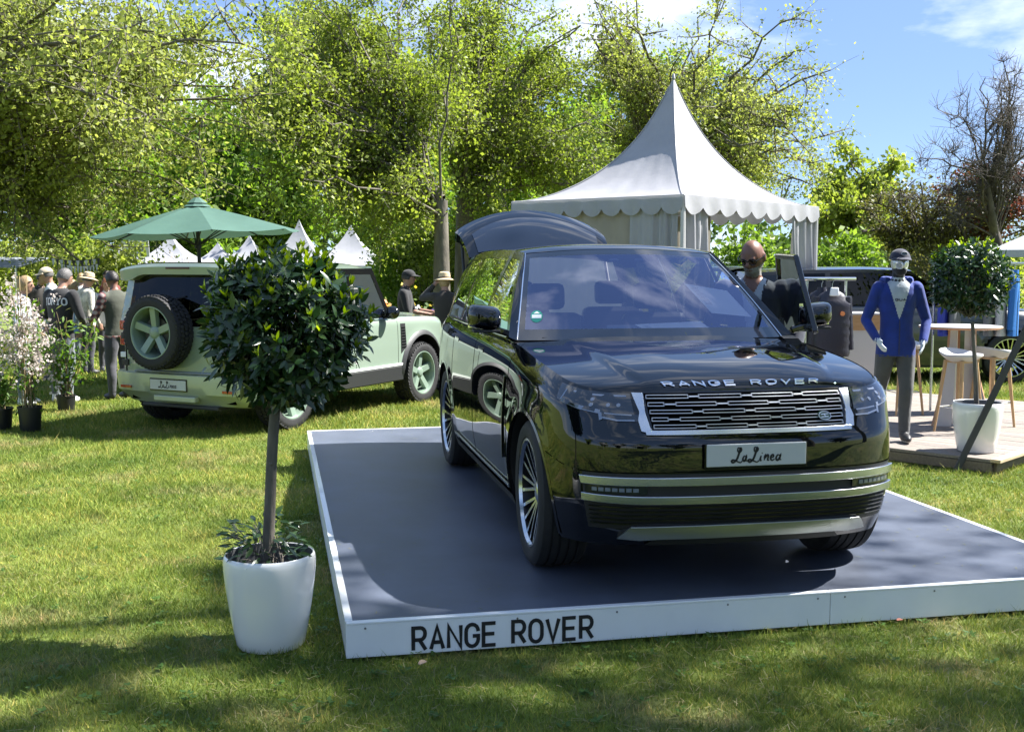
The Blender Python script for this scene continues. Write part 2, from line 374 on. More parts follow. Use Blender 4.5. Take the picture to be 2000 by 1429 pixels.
class Shell:
    """car wall: a plan outline (front centre -> side -> rear centre) swept up with an inset profile"""
    def __init__(s, pts, front_in, side_in, rear_in, ztop, zbot, shoulder=0.06, sh_h=0.12, n=400):
        pl = np.array(smoothpl(pts, 14)); pl[0, 0] = 0; pl[-1, 0] = 0; pl[:, 0] = np.maximum(pl[:, 0], 0)
        d = np.r_[0, np.cumsum(np.hypot(*np.diff(pl, axis=0).T))]
        s.S = d[-1]; ss = np.linspace(0, s.S, n); s.ss = ss
        s.px = np.interp(ss, d, pl[:, 0]); s.py = np.interp(ss, d, pl[:, 1])
        k = np.ones(9) / 9
        def sm(a, sgn):
            e = np.r_[sgn * a[8:0:-1], a, sgn * a[-2:-10:-1]] if sgn < 0 else np.r_[a[8:0:-1], a, a[-2:-10:-1]]
            return np.convolve(e, k, 'same')[8:-8]
        s.px = sm(s.px, -1); s.py = sm(s.py, 1)
        tx, ty = np.gradient(s.px), np.gradient(s.py); L = np.hypot(tx, ty); s.nx, s.ny = ty / L, -tx / L
        s.fi, s.si, s.ri, s.zt, s.zb, s.sh, s.shh = front_in, side_in, rear_in, ztop, zbot, shoulder, sh_h
        s.bulge = []
    def s_at_y(s, y): return float(np.interp(y, np.maximum.accumulate(s.py), s.ss))
    def s_at_x(s, x): return float(np.interp(x, np.maximum.accumulate(s.px[:s.px.argmax() + 1]), s.ss[:s.px.argmax() + 1]))
    def base(s, sv):
        a = abs(sv); g = 1 if sv >= 0 else -1
        return g, float(np.interp(a, s.ss, s.px)), float(np.interp(a, s.ss, s.py)), float(np.interp(a, s.ss, s.nx)), float(np.interp(a, s.ss, s.ny))
    def pt(s, sv, z, off=0.0):
        g, x, y, nx, ny = s.base(sv)
        wf = ny * ny if ny < 0 else 0; wr = ny * ny if ny > 0 else 0; wsd = nx * nx
        zt = s.zt(y); ins = wf * s.fi(z) + wsd * s.si(z) + wr * s.ri(z)
        if z > zt - s.shh: ins += (wsd + 0.35 * wf) * s.sh * ((z - zt + s.shh) / s.shh) ** 2
        for (by, bz, R_, amt) in s.bulge:
            dd = math.hypot(y - by, z - bz); ins -= wsd * amt * math.exp(-((dd - R_) / 0.07) ** 2)
        o = off - ins
        return (g * (x + nx * o), y + ny * o, z)
    def wall(s, nc, nr, arches, hole=None):
        S_ = np.linspace(-s.S, s.S, nc); P = np.zeros((nc, nr, 3)); YZ = np.zeros((nc, nr, 2)); side = np.zeros(nc, bool)
        for i, sv in enumerate(S_):
            g, x, y, nx, ny = s.base(sv); side[i] = nx > 0.6
            for j in range(nr):
                t = j / (nr - 1); z = s.zb(y) + (s.zt(y) - s.zb(y)) * t
                P[i, j] = s.pt(sv, z); YZ[i, j] = (y, z)
        mask = np.ones((nc - 1, nr - 1), bool)
        for (cy, cz, R_) in arches:
            D = np.hypot(YZ[..., 0] - cy, YZ[..., 1] - cz)
            Dc = (D[:-1, :-1] + D[1:, :-1] + D[:-1, 1:] + D[1:, 1:]) / 4
            sd = side[:-1] & side[1:]
            mask &= ~((Dc < R_) & sd[:, None])
            for i in range(nc):
                if not side[i]: continue
                for j in range(nr):
                    near = D[i, j] < R_ or D[i, j] < R_ + 0.012
                    if near and D[i, j] > R_ - 0.09:
                        k = R_ / max(D[i, j], 1e-6); y2 = cy + (YZ[i, j, 0] - cy) * k; z2 = cz + (YZ[i, j, 1] - cz) * k
                        z2 = min(max(z2, s.zb(y2)), s.zt(y2))
                        g = 1 if S_[i] >= 0 else -1
                        P[i, j] = s.pt(g * s.s_at_y(y2), z2)
        if hole is not None:
            for i in range(nc - 1):
                for j in range(nr - 1):
                    c = (P[i, j] + P[i + 1, j + 1]) / 2
                    if hole(c): mask[i, j] = False
        return P, mask
    def patch(s, mb, lo, hi, n=24, m=4, off=0.004, mi=0, back=0.02):
        """panel on the wall between two (s,z) curves lo(t), hi(t), with a rim that runs back into the wall"""
        P = np.zeros((n, m + 2, 3))
        for i in range(n):
            t = i / (n - 1); a = lo(t); b = hi(t)
            for j in range(m):
                k = j / (m - 1); P[i, j + 1] = s.pt(a[0] + (b[0] - a[0]) * k, a[1] + (b[1] - a[1]) * k, off)
            P[i, 0] = s.pt(a[0], a[1], off - back); P[i, -1] = s.pt(b[0], b[1], off - back)
        mb.grid(P, mi)
        for e in (0, n - 1):      # end caps
            t = e / (n - 1); a = lo(t); b = hi(t)
            V = [s.pt(a[0], a[1], off), s.pt(b[0], b[1], off), s.pt(b[0], b[1], off - back), s.pt(a[0], a[1], off - back)]
            mb.add(V, [(0, 1, 2, 3)] if e == 0 else [(3, 2, 1, 0)], mi)

def line2(a, b): return lambda t: (a[0] + (b[0] - a[0]) * t, a[1] + (b[1] - a[1]) * t)
def poly2(pts):
    xs = np.linspace(0, 1, len(pts)); A = np.array(pts)
    return lambda t: (float(np.interp(t, xs, A[:, 0])), float(np.interp(t, xs, A[:, 1])))

def tyre_mb(R_, rim, wdt, grooves=True):
    mb = MB(); h = wdt / 2
    pr = [(rim, -h * 0.86), (rim + 0.012, -h * 0.95), (rim + (R_ - rim) * 0.45, -h * 1.0), (R_ - 0.03, -h * 0.97), (R_ - 0.008, -h * 0.84)]
    if grooves:
        for k, x in enumerate((-0.5, -0.17, 0.17, 0.5)):
            pr += [(R_ - 0.001, h * (x - 0.045) * 1.0), (R_ - 0.009, h * (x - 0.035)), (R_ - 0.009, h * (x + 0.035)), (R_ - 0.001, h * (x + 0.045))]
    pr += [(R_ - 0.008, h * 0.84), (R_ - 0.03, h * 0.97), (rim + (R_ - rim) * 0.45, h), (rim + 0.012, h * 0.95), (rim, h * 0.86)]
    mb.lathe(pr, 56, 0, axis='X'); return mb

def spoke_geo(mb, a0, a1, r0, r1, w0, w1, x0, x1, th=0.03, mface=0, mside=1):
    """one spoke: angle a0 at the hub to a1 at the rim, outward face towards -x"""
    V = []
    for (a, r, w_, x) in ((a0, r0, w0, x0), (a1, r1, w1, x1)):
        rx = Vector((0, math.cos(a), math.sin(a))); tn = Vector((0, -math.sin(a), math.cos(a))); c = rx * r
        for sx, st in ((-1, -1), (-1, 1), (1, 1), (1, -1)):
            k = 0.75 if sx < 0 else 1.0
            V.append(c + tn * st * w_ * k / 2 + Vector((x + (0 if sx < 0 else th), 0, 0)))
    mb.add(V, [(0, 1, 5, 4)], mface); mb.add(V, [(1, 2, 6, 5), (2, 3, 7, 6), (3, 0, 4, 7), (0, 3, 2, 1), (4, 5, 6, 7)], mside)

def make_wheel(parent, R_, rimr, wdt, style, mats, tread=False):
    """wheel with its outer face towards -x, origin in the hub"""
    cut, dark = mats
    hb = MB(); h = wdt / 2
    hb.lathe([(0.0, -h * .62), (0.035, -h * .62), (0.06, -h * .55), (0.075, -h * .4), (0.075, 0)], 24, 0, axis='X')
    hb.lathe([(rimr * .60, 0.0), (rimr * .60, -0.02), (0.05, -0.02)], 40, 1, axis='X')      # brake disc
    wh = hb.build('wheel', [cut, RIMDARK], parent)
    tyre_mb(R_, rimr, wdt, not tread).build('tyre', RUBBER, wh)
    if tread:
        tb = MB(); nb = 52
        for row, (xc, ww) in enumerate(((-.80, .30), (-.42, .30), (0, .34), (.42, .30), (.80, .30))):
            for k in range(nb):
                a = 2 * math.pi * (k + (0.5 if row % 2 else 0.0) + 0.12 * math.sin(k * 2.1 + row)) / nb
                rx = Vector((0, math.cos(a), math.sin(a))); tn = Vector((0, -math.sin(a), math.cos(a)))
                r_in = R_ - 0.012 - (0.018 if abs(xc) > .7 else 0); L = 2 * math.pi * R_ / nb * 0.72
                M = Matrix(((1, rx.x, tn.x), (0, rx.y, tn.y), (0, rx.z, tn.z))); M = Matrix((Vector((1, 0, 0)), rx, tn)).transposed()
                skew = Matrix.Rotation(0.35 * (-1) ** row, 3, rx)
                tb.box(Vector((xc * h, 0, 0)) + rx * (r_in + 0.010), (ww * h, 0.022, L), 0, rot=skew @ M)
        tb.build('tread', RUBBER, wh, smooth=False)
    rb = MB()
    rb.lathe([(rimr + .004, -h * .86), (rimr + 0.002, -h * .93), (rimr - .010, -h * .93), (rimr - .018, -h * .80)], 56, 0, axis='X')
    rb.lathe([(rimr - .018, -h * .80), (rimr - .03, -h * .3), (rimr - .035, h * .8)], 56, 1, axis='X')
    rb.build('rim', [cut, dark], wh)
    if style == 'multi':
        for k in range(5):
            b = 2 * math.pi * k / 5 + 0.35
            for da0, da1 in ((-.20, -.50), (-.07, -.20), (.07, .14), (.20, .44)):
                sp = MB(); spoke_geo(sp, b + da0, b + da1, 0.055, rimr - .012, 0.024, 0.024, -h * .50, -h * .80, 0.03)
                sp.build('spoke', [cut, dark], wh, smooth=False, bevel=0.002)
    else:
        for k in range(5):
            b = 2 * math.pi * k / 5 + math.pi / 2
            sp = MB(); spoke_geo(sp, b, b, 0.03, rimr - .010, 0.09, 0.105, -h * .42, -h * .66, 0.05, 0, 0)
            sp.build('spoke', [cut, dark], wh, smooth=False, bevel=0.008)
        for k in range(5):
            a = 2 * math.pi * (k + .5) / 5 + math.pi / 2; nb_ = MB()
            nb_.lathe([(0, -0.014), (.009, -0.012), (.011, 0.01)], 8, 0, axis='X', c=(-h * .42, .052 * math.cos(a), .052 * math.sin(a)))
            nb_.build('wheel_nut', CHROME, wh)
    return wh

# ================================================================ display platform
PLX, PLY, PLR, PLW, PLL, PTOP = -0.776, 5.13, RAD(11.9), 4.12, 6.22, 0.19
PANEL = pmat('platform_white_panel', (0.74, 0.76, 0.77), 0.35, var=0.03, vscale=3, bump=0.02, bscale=15)
TRIM = pmat('platform_white_trim', (0.78, 0.79, 0.80), 0.25, coat=0.3)
PDECK = pmat('platform_grey_floor', (0.066, 0.078, 0.106), 0.46, var=0.22, vscale=1.9, bump=0.05, bscale=180, detail=12, spec=0.5)
SCREW = pmat('screw_steel', (0.25, 0.25, 0.26), 0.35, metal=1.0)
plat = thing('display_platform', 'low grey display platform with white edges under the black SUV, lettered on its front', 'platform', (PLX, PLY, 0), PLR)
b = MB(); b.box((PLW / 2, PLL / 2, PTOP - 0.052), (PLW - 0.06, PLL - 0.06, 0.10)); b.build('floor_board', PDECK, plat, smooth=False)
b = MB(); b.box((PLW / 2, PLL / 2, 0.05), (PLW - 0.08, PLL - 0.08, 0.09)); b.build('base_frame', DARKIN, plat, smooth=False)
jf = 2.46      # joint in the front edge
def pbox(name, x0, x1, y0, y1, z0, z1, m, bev=0.003):
    q = MB(); q.box(((x0 + x1) / 2, (y0 + y1) / 2, (z0 + z1) / 2), (x1 - x0, y1 - y0, z1 - z0)); return q.build(name, m, plat, smooth=False, bevel=bev)
T = 0.034; Z1 = PTOP - 0.012
for x0, x1 in ((0, jf - .0015), (jf + .0015, PLW)):
    pbox('edge_panel', x0, x1, 0, 0.012, 0.018, Z1, PANEL)
    pbox('edge_trim', x0, x1, -0.003, T, Z1, PTOP, TRIM)
    pbox('edge_panel', x0, x1, PLL - .012, PLL, 0.018, Z1, PANEL)
    pbox('edge_trim', x0, x1, PLL - T, PLL + .003, Z1, PTOP, TRIM)
for y0, y1 in ((0.014, 3.05), (3.053, PLL - .014)):
    pbox('edge_panel', 0, 0.012, y0, y1, 0.018, Z1, PANEL)
    pbox('edge_trim', -0.003, T, max(y0, T + .002), min(y1, PLL - T - .002), Z1, PTOP, TRIM)
    pbox('edge_panel', PLW - .012, PLW, y0, y1, 0.018, Z1, PANEL)
    pbox('edge_trim', PLW - T, PLW + .003, max(y0, T + .002), min(y1, PLL - T - .002), Z1, PTOP, TRIM)
for x in (0.09, 0.82, 1.32, 1.90, jf - .07, jf + .08, 3.05, 3.6, 4.03):
    q = MB(); q.lathe([(0, -0.0035), (0.004, -0.003), (0.0055, 0)], 10); 
    q.v = [(v[0] + x, v[2] - 0.0005, v[1] + 0.158) for v in q.v]; q.build('screw', SCREW, plat)
x0 = 0.315
for word in ('RANGE', 'ROVER'):
    S_, Wt = text_strokes(word, 0.107, 0.059, 0.0255)
    q = MB(); strokes_mesh(q, S_, 0.0178, lambda x, y, o: (x0 + x, -0.0005 - o, 0.037 + y), 0.0025)
    lt = q.build('platform_lettering', INK, plat, smooth=False); lt['label'] = 'black word %s on the white front edge' % word; x0 += Wt + .0235 + .062

r = np.random.default_rng(17); n = 420; X = r.random(n) ** 1.6 * PLW * .98 + .03; X = np.where(r.random(n) < .5, X, PLW - X); Y = r.random(n) * (PLL - .1) + .05; L = r.uniform(.008, .03, n); a = r.uniform(0, 6.28, n)
V = np.stack([np.c_[X - np.cos(a) * L, Y - np.sin(a) * L, np.full(n, PTOP + .0005)], np.c_[X + np.sin(a) * .0025, Y - np.cos(a) * .0025, np.full(n, PTOP + .004)], np.c_[X + np.cos(a) * L, Y + np.sin(a) * L, np.full(n, PTOP + .001)], np.c_[X - np.sin(a) * .0025, Y + np.cos(a) * .0025, np.full(n, PTOP + .004)]], 1).reshape(-1, 3)
big_mesh('grass_clippings', V, np.arange(4 * n).reshape(-1, 4), pmat('dry_clippings', (.24, .22, .10), .8, col2=(.12, .15, .04), vscale=3), plat, kind='stuff')
# ================================================================ black SUV
CARX, CARY, CARR = 1.038, 6.362, RAD(11.3); WB = 3.197
suv = thing('black_suv', 'glossy black luxury SUV on the grey platform, tailgate raised and a front door ajar', 'car', (CARX, CARY, PTOP), CARR)
fi = lerps([.2, .27, .36, .5, .62, .80, .86, 1.06, 1.2], [.16, .10, .035, .0, -.005, .0, .035, .135, .2], .05)
si = lerps([.2, .27, .36, .5, .7, .9, 1.0, 1.22], [.09, .06, .03, .006, 0, .006, .014, .04], .08)
ri = lerpf([.2, .3, .5, .9, 1.25], [.12, .05, 0, .02, .08])
zt = lerps([-.95, -.78, -.6, -.2, .55, 1.2, 3.2, 3.9, 4.2, 4.4], [1.022, 1.03, 1.050, 1.112, 1.185, 1.205, 1.225, 1.23, 1.0, 1.0], .22)
zb = lerpf([-.95, -.5, -.35, 3.4, 3.9, 4.4], [.265, .255, .25, .25, .27, .32])
sh = Shell([(0, -.850), (.3, -.842), (.55, -.808), (.75, -.730), (.875, -.605), (.945, -.42), (.98, -.15), (.995, .2), (1.0, .9), (1.0, 1.8), (.995, 2.7), (.98, 3.4), (.945, 3.9), (.86, 4.22), (.62, 4.34), (.3, 4.365), (0, 4.37)], fi, si, ri, zt, zb)
AZ, AR = 0.41, 0.445
sh.bulge = [(0, AZ, AR, .012), (WB, AZ, AR, .012)]
P, mk = sh.wall(330, 34, [(0, AZ, AR), (WB, AZ, AR)], hole=lambda c: c[0] > .5 and .50 < c[1] < 1.74 and c[2] > .36)
q = MB(); q.grid(P, 0, mask=mk); body = q.build('body', BLACK, suv, ang=50)
# dark inner block so that no light passes through gaps
q = MB(); q.box((0, -.05, .62), (1.30, 1.15, .74)); q.box((0, 1.85, .42), (1.72, 3.9, .2)); q.build('chassis', DARKIN, suv, smooth=False)
for sgn in (-1, 1):
    for cy in (0, WB):       # wheel-arch liners and lips
        q = MB(); n = 28; PP = np.zeros((n, 3, 3)); LL = np.zeros((n, 3, 3))
        for i in range(n):
            a = math.pi * (-.10 + 1.2 * i / (n - 1)); yy, zz = cy + AR * math.cos(a), AZ + AR * math.sin(a); zz = max(zz, .26)
            x = sh.pt(sgn * sh.s_at_y(yy), zz)[0]
            PP[i] = [(x - sgn * .004, yy, zz), (x - sgn * .05, yy, zz), (sgn * .55, yy, zz)]
            y3, z3 = cy + (AR + .018) * math.cos(a), AZ + (AR + .018) * math.sin(a); z3 = max(z3, .26)
            x3 = sh.pt(sgn * sh.s_at_y(y3), z3)[0]
            LL[i] = [(x3 + sgn * .001, y3, z3), (x + sgn * .004, yy, zz), (x - sgn * .02, yy, zz)]
        q.grid(PP, 0); q.build('wheel_arch_liner', MBLACK, suv)
        q = MB(); q.grid(LL, 0); q.build('wheel_arch_lip', GBLACK, suv)
# wheels
wl = make_wheel(suv, .405, .298, .285, 'multi', (RIMCUT, RIMDARK)); wl.location = (-.835, 0, .405); wl.rotation_euler = (0, 0, RAD(-1.5))
for (x, y, rz, rx) in ((-.84, WB, 0, .5), (.835, 0, RAD(178.5), .2), (.84, WB, math.pi, .9)):
    c = copy_tree(wl, suv); c.location = (x, y, .405); c.rotation_euler = (rx, 0, rz)

# ---- bonnet
def topedge(sv):
    y = float(np.interp(abs(sv), sh.ss, sh.py)); return np.array(sh.pt(sv, zt(y) - .003, -.002))
SC_ = sh.s_at_x(.80); S1_ = sh.s_at_y(.70)
def cowl_edge(u): return np.array([u * abs(topedge(S1_)[0]), .60 + .10 * u * u + (topedge(S1_)[1] - .70) * abs(u), 1.205 - (1.205 - topedge(S1_)[2]) * abs(u) ** 3])
TE = np.array([topedge(sv) for sv in np.linspace(0, S1_, 160)]); TS = np.linspace(0, S1_, 160)
def te(sv):
    p = np.array([np.interp(abs(sv), TS, TE[:, k]) for k in range(3)]); p[0] *= 1 if sv >= 0 else -1; return p
CEX = te(S1_)
ZC_ = np.array(smoothpl([(0, TE[0, 2]), (.02, TE[0, 2] + .020), (.06, TE[0, 2] + .046), (.14, 1.100), (.30, 1.142), (.6, 1.191), (1.0, 1.214)], 16)); ZC = lambda v: float(np.interp(v, ZC_[:, 0], ZC_[:, 1]))
def cw(u): return np.array([u * CEX[0], .60 + (CEX[1] - .60) * u * u, 1.214 + (CEX[2] - 1.214) * abs(u) ** 3])
def hood_pt(u, v, off=0.0):
    F_, C_ = te(u * SC_), cw(u); E1, E0 = te(SC_ + v * (S1_ - SC_)), te(SC_ + v * (S1_ - SC_)) * np.array([-1, 1, 1]); a = (u + 1) / 2
    f1, f0, c1, c0 = te(SC_), te(-SC_), cw(1.), cw(-1.)
    P = (1 - v) * F_ + v * C_ + (1 - a) * E0 + a * E1 - ((1 - a) * (1 - v) * f0 + a * (1 - v) * f1 + (1 - a) * v * c0 + a * v * c1)
    zc = ZC(v)
    fz = F_[2] + (zc - TE[0, 2]) * (1 - abs(u) ** 5)      # profile lifted off the front edge
    k = abs(u); bl = smooth01((k - .25) / .75) * .75 + .25 * k ** 6
    z = (zc * (1 - bl) + E1[2] * bl) if v > .12 else (fz * (1 - v / .12) + (zc * (1 - bl) + E1[2] * bl) * (v / .12))
    cr_ = .62 + .10 * v          # creases that run from the screen corners to the nose
    z += .016 * smooth01((cr_ - k) / .07) * smooth01(v * 3.0) * (1 - .4 * v)
    return (float(P[0]), float(P[1]), float(z + off))
nu, nv = 81, 60; P = np.zeros((nu, nv, 3))
for i in range(nu):
    for j in range(nv): P[i, j] = hood_pt(-1 + 2 * i / (nu - 1), (j / (nv - 1)) ** 1.25)
q = MB(); q.grid(P, 0)
rim_ = np.concatenate([P[0, ::-1], P[1:, 0], P[-1, 1:]]); low = rim_.copy(); low[:, 2] -= .03; low[:, 0] *= .985
q.grid(np.stack([rim_, low], 1), 0, flip=True); q.build('bonnet', BLACK, suv, ang=60)
S_, Wt = text_strokes('RANGE ROVER', 1.0, .052, .0315, .060)
q = MB(); k0 = Wt / 2
def on_hood(x, y, o):
    x = x - k0; u = x / .86; p = hood_pt(u, .030 + .032 * y); return (p[0], p[1] - o * .5, p[2] + o)
def wide(S): return [[(p[0], p[1]) for p in pl] for pl in S]
S2 = []
for pl in S_:       # subdivide so the strokes follow the bonnet
    o_ = []
    for a, c in zip(pl[:-1], pl[1:]):
        for t in range(3): o_.append((a[0] + (c[0] - a[0]) * t / 3, a[1] + (c[1] - a[1]) * t / 3))
    o_.append(pl[-1]); S2.append([(p[0], p[1] * .034) for p in o_])
for word, sel in (('RANGE', lambda pl: pl[0][0] < k0), ('ROVER', lambda pl: pl[0][0] >= k0)):
    q = MB(); strokes_mesh(q, [pl for pl in S2 if sel(pl)], .0095, lambda x, y, o: on_hood(x, y / .034, o + .004), .004)
    lt = q.build('bonnet_lettering', CHROME, suv, smooth=False); lt['label'] = 'chrome word %s along the front of the bonnet' % word

# ---- grille
gr_in = MB(); sh.patch(gr_in, line2((-.515, .856), (.515, .856)), line2((-.56, 1.026), (.56, 1.026)), 30, 4, .003); grille = gr_in.build('grille', DARKIN, suv)
rows = [(1.010, 0), (.975, 1), (.940, 0), (.905, 1), (.871, 0)]
def gpt(x, z, o): return sh.pt(sh.s_at_x(abs(x)) * (1 if x >= 0 else -1), z, o)
def loop_bar(x0, x1, z, h=.0150, w_=.0029):
    q = MB(); pl = [(x0, -h / 2), (x0, h / 2), ((x0 + x1) / 2, h / 2), (x1, h / 2), (x1, -h / 2), ((x0 + x1) / 2, -h / 2), (x0, -h / 2)]
    strokes_mesh(q, [pl], w_, lambda x, y, o: gpt(x, z + y, .003 + o), .007); q.build('grille_bar', GBAR, grille, smooth=False)
def link_bar(x0, x1, z):
    q = MB(); strokes_mesh(q, [[(x0, 0), (x1, 0)]], .006, lambda x, y, o: gpt(x, z + y, .004 + o), .009); q.build('grille_link', GBAR, grille, smooth=False)
for z, odd in rows:
    hw = float(np.interp(z, [.856, 1.026], [.505, .548])) ; n = 4; pitch = 2 * hw / n; ln = pitch * .76; gp = pitch - ln
    if not odd:
        pitch = (2 * hw + gp * .9) / n; ln = pitch - gp * .9; xs = [(-hw + i * pitch, -hw + i * pitch + ln) for i in range(n)]
    else:
        half = ln * .42; xs = [(-hw, -hw + half)] ; x = -hw + half + gp; ln2 = (2 * hw - 2 * half - 4 * gp) / 3
        for i in range(3): xs.append((x, x + ln2)); x += ln2 + gp
        xs.append((hw - half, hw))
    for a, c in xs: loop_bar(a, c, z)
    for (a, c), (d, e) in zip(xs[:-1], xs[1:]): link_bar(c + .004, d - .004, z)
for sg in (-1, 1):
    q = MB(); sh.patch(q, poly2([(sg * .505, .838), (sg * .527, .86), (sg * .555, .94), (sg * .564, 1.028)]), poly2([(sg * .575, .850), (sg * .592, .900), (sg * .585, .94), (sg * .632, 1.030)]), 20, 4, .012, back=.03)
    if sg < 0: q.f = [f[::-1] for f in q.f]
    q.build('grille_surround', SATIN, suv, bevel=.002)
q = MB(); sh.patch(q, line2((-.55, .832), (.55, .832)), line2((-.555, .854), (.555, .854)), 40, 3, .013, back=.03); q.f = [f for f in q.f]; q.build('grille_surround', SATIN, suv, bevel=.002)
q = MB(); sh.patch(q, line2((-.57, 1.026), (.57, 1.026)), line2((-.565, 1.034), (.565, 1.034)), 30, 3, .006, back=.03); q.build('grille_top_trim', GBLACK, suv)
def disc_on(name, s0, z0, rx, rz, off, m, parent, ring=None):
    q = MB(); n = 24; V = [sh.pt(s0, z0, off + .004)] + [sh.pt(s0 + rx * math.cos(2 * math.pi * i / n), z0 + rz * math.sin(2 * math.pi * i / n), off + .002) for i in range(n)] + [sh.pt(s0 + rx * 1.02 * math.cos(2 * math.pi * i / n), z0 + rz * 1.02 * math.sin(2 * math.pi * i / n), off - .01) for i in range(n)]
    F = [(0, 1 + i, 1 + (i + 1) % n) for i in range(n)] + [(1 + i, 1 + n + i, 1 + n + (i + 1) % n, 1 + (i + 1) % n) for i in range(n)]
    q.add(V, F); o = q.build(name, m, parent)
    if ring:
        q = MB(); strokes_mesh(q, [[(s0 + rx * .93 * math.cos(2 * math.pi * i / n), z0 + rz * .93 * math.sin(2 * math.pi * i / n)) for i in range(n + 1)]], .003, lambda x, y, o_: sh.pt(x, y, off + .003 + o_), .002)
        S3 = [[(s0 - .022, z0 + .006), (s0 + .022, z0 + .008)], [(s0 - .024, z0 - .007), (s0 + .020, z0 - .006)], [(s0 - .004, z0 + .004), (s0 + .004, z0 - .004)]]
        strokes_mesh(q, S3, .004, lambda x, y, o_: sh.pt(x, y, off + .004 + o_), .0015); q.build('badge_mark', ring, o, smooth=False)
    return o
BADGE = pmat('badge_green', (0.01, 0.035, 0.025), 0.25, coat=.6)
disc_on('badge', .405, .905, .038, .021, .014, BADGE, suv, SATIN)
# ---- headlamps
for sg in (-1, 1):
    q = MB(); sh.patch(q, poly2([(sg * .61, .925), (sg * .78, .930), (sg * .95, .955), (sg * 1.10, .985)]), poly2([(sg * .64, 1.024), (sg * .80, 1.028), (sg * .95, 1.038), (sg * 1.13, 1.058)]), 30, 6, .006)
    if sg < 0: q.f = [f[::-1] for f in q.f]
    hl = q.build('headlamp', LAMP, suv)
    q = MB(); sh.patch(q, poly2([(sg * .575, .893), (sg * .70, .893), (sg * .80, .906)]), poly2([(sg * .585, .926), (sg * .70, .930), (sg * .80, .933)]), 14, 3, .006)
    if sg < 0: q.f = [f[::-1] for f in q.f]
    q.build('indicator_cover', LAMP, hl)
    for pts, h in (([(.80, .938), (.93, .956), (1.06, .983)], .019), ([(.625, .924), (.70, .927), (.775, .932)], .006), ([(.61, .899), (.70, .899), (.785, .912)], .008), ([(.66, 1.012), (.85, 1.016), (1.0, 1.028)], .008)):
        q = MB(); strokes_mesh(q, [[(sg * a, c) for a, c in pts]], h, lambda x, y, o: sh.pt(x, y, .0065 + o), .0025); q.build('light_bar', LAMPIN, hl, smooth=False)
    q = MB(); strokes_mesh(q, [[(sg * .79, .900), (sg * .80, .935)]], .016, lambda x, y, o: sh.pt(x, y, .0065 + o), .0025); q.build('light_bar', LAMPIN, hl, smooth=False)
    q = MB(); strokes_mesh(q, [[(sg * 1.065, .985), (sg * 1.055, 1.035)]], .01, lambda x, y, o: sh.pt(x, y, .0065 + o), .0025); q.build('light_bar', LAMPIN, hl, smooth=False)
    for a, c in ((.86, .970), (.86, .995), (.76, .970), (.70, .970)):
        disc_on('projector_lens', sg * a, c, .012, .009, .0065, LAMPIN, hl)
# ---- lower bumper
q = MB(); sh.patch(q, line2((-.86, .355), (.86, .355)), line2((-.88, .640), (.88, .640)), 60, 8, .0015); lowg = q.build('lower_grille', MBLACK, suv)
for k in range(11):
    z = .385 + .022 * k
    if .495 < z < .62: continue
    q = MB(); strokes_mesh(q, [[(-.84 + 1.68 * i / 30, z) for i in range(31)]], .006, lambda x, y, o: sh.pt(x, y, .002 + o), .010); q.build('lower_grille_slat', GBLACK, lowg, smooth=False)
for sg in (-1, 1):
    q = MB(); sh.patch(q, line2((sg * .545, .540), (sg * .855, .540)), line2((sg * .545, .582), (sg * .855, .582)), 16, 3, .012)
    if sg < 0: q.f = [f[::-1] for f in q.f]
    fl = q.build('fog_lamp', LAMP, suv)
    for k in range(7):
        q = MB(); s0 = sg * (.60 + .034 * k); strokes_mesh(q, [[(s0 - .013, .561), (s0 + .013, .561)]], .018, lambda x, y, o: sh.pt(x, y, .013 + o), .003); q.build('fog_lamp_cell', LAMPIN, fl, smooth=False)
q = MB(); sh.patch(q, line2((-.872, .583), (.872, .583)), line2((-.885, .625), (.885, .625)), 80, 4, .022, back=.03); q.build('bumper_bar', SATIN, suv, bevel=.003)
q = MB(); sh.patch(q, poly2([(-.872, .498)] + [(-.6 + i * .2, .490) for i in range(7)] + [(.872, .498)]), poly2([(-.872, .538)] + [(-.6 + i * .2, .531) for i in range(7)] + [(.872, .538)]), 80, 4, .022, back=.03); q.build('bumper_bar', SATIN, suv, bevel=.003)
q = MB(); sh.patch(q, poly2([(-.70, .302), (-.58, .292), (-.48, .300), (0, .302), (.48, .300), (.58, .292), (.70, .302)]), poly2([(-.62, .372), (-.5, .376), (-.4, .378), (0, .380), (.4, .378), (.5, .376), (.62, .372)]), 60, 4, .030, back=.06); q.build('skid_plate', pmat('skid_silver', (.36, .38, .39), .35, metal=.8), suv, bevel=.003)
q = MB(); sh.patch(q, line2((-.55, .262), (.55, .262)), line2((-.50, .300), (.50, .300)), 40, 3, .012, back=.06); q.build('front_undertray', MBLACK, suv)
q = MB(); strokes_mesh(q, [[(-.9 + 1.8 * i / 40, .648 + .004 * math.cos(3 * (i / 20 - 1))) for i in range(41)]], .004, lambda x, y, o: sh.pt(x, y, .001 + o), .002); q.build('bumper_seam', DARKIN, suv, smooth=False)
for a in (-1, 1):      # seam of the bumper towards the wheel arch
    q = MB(); strokes_mesh(q, [[(a * .9, .648), (a * 1.02, .66), (a * 1.18, .70)]], .004, lambda x, y, o: sh.pt(x, y, .0008 + o), .001); q.build('bumper_seam', DARKIN, suv, smooth=False)
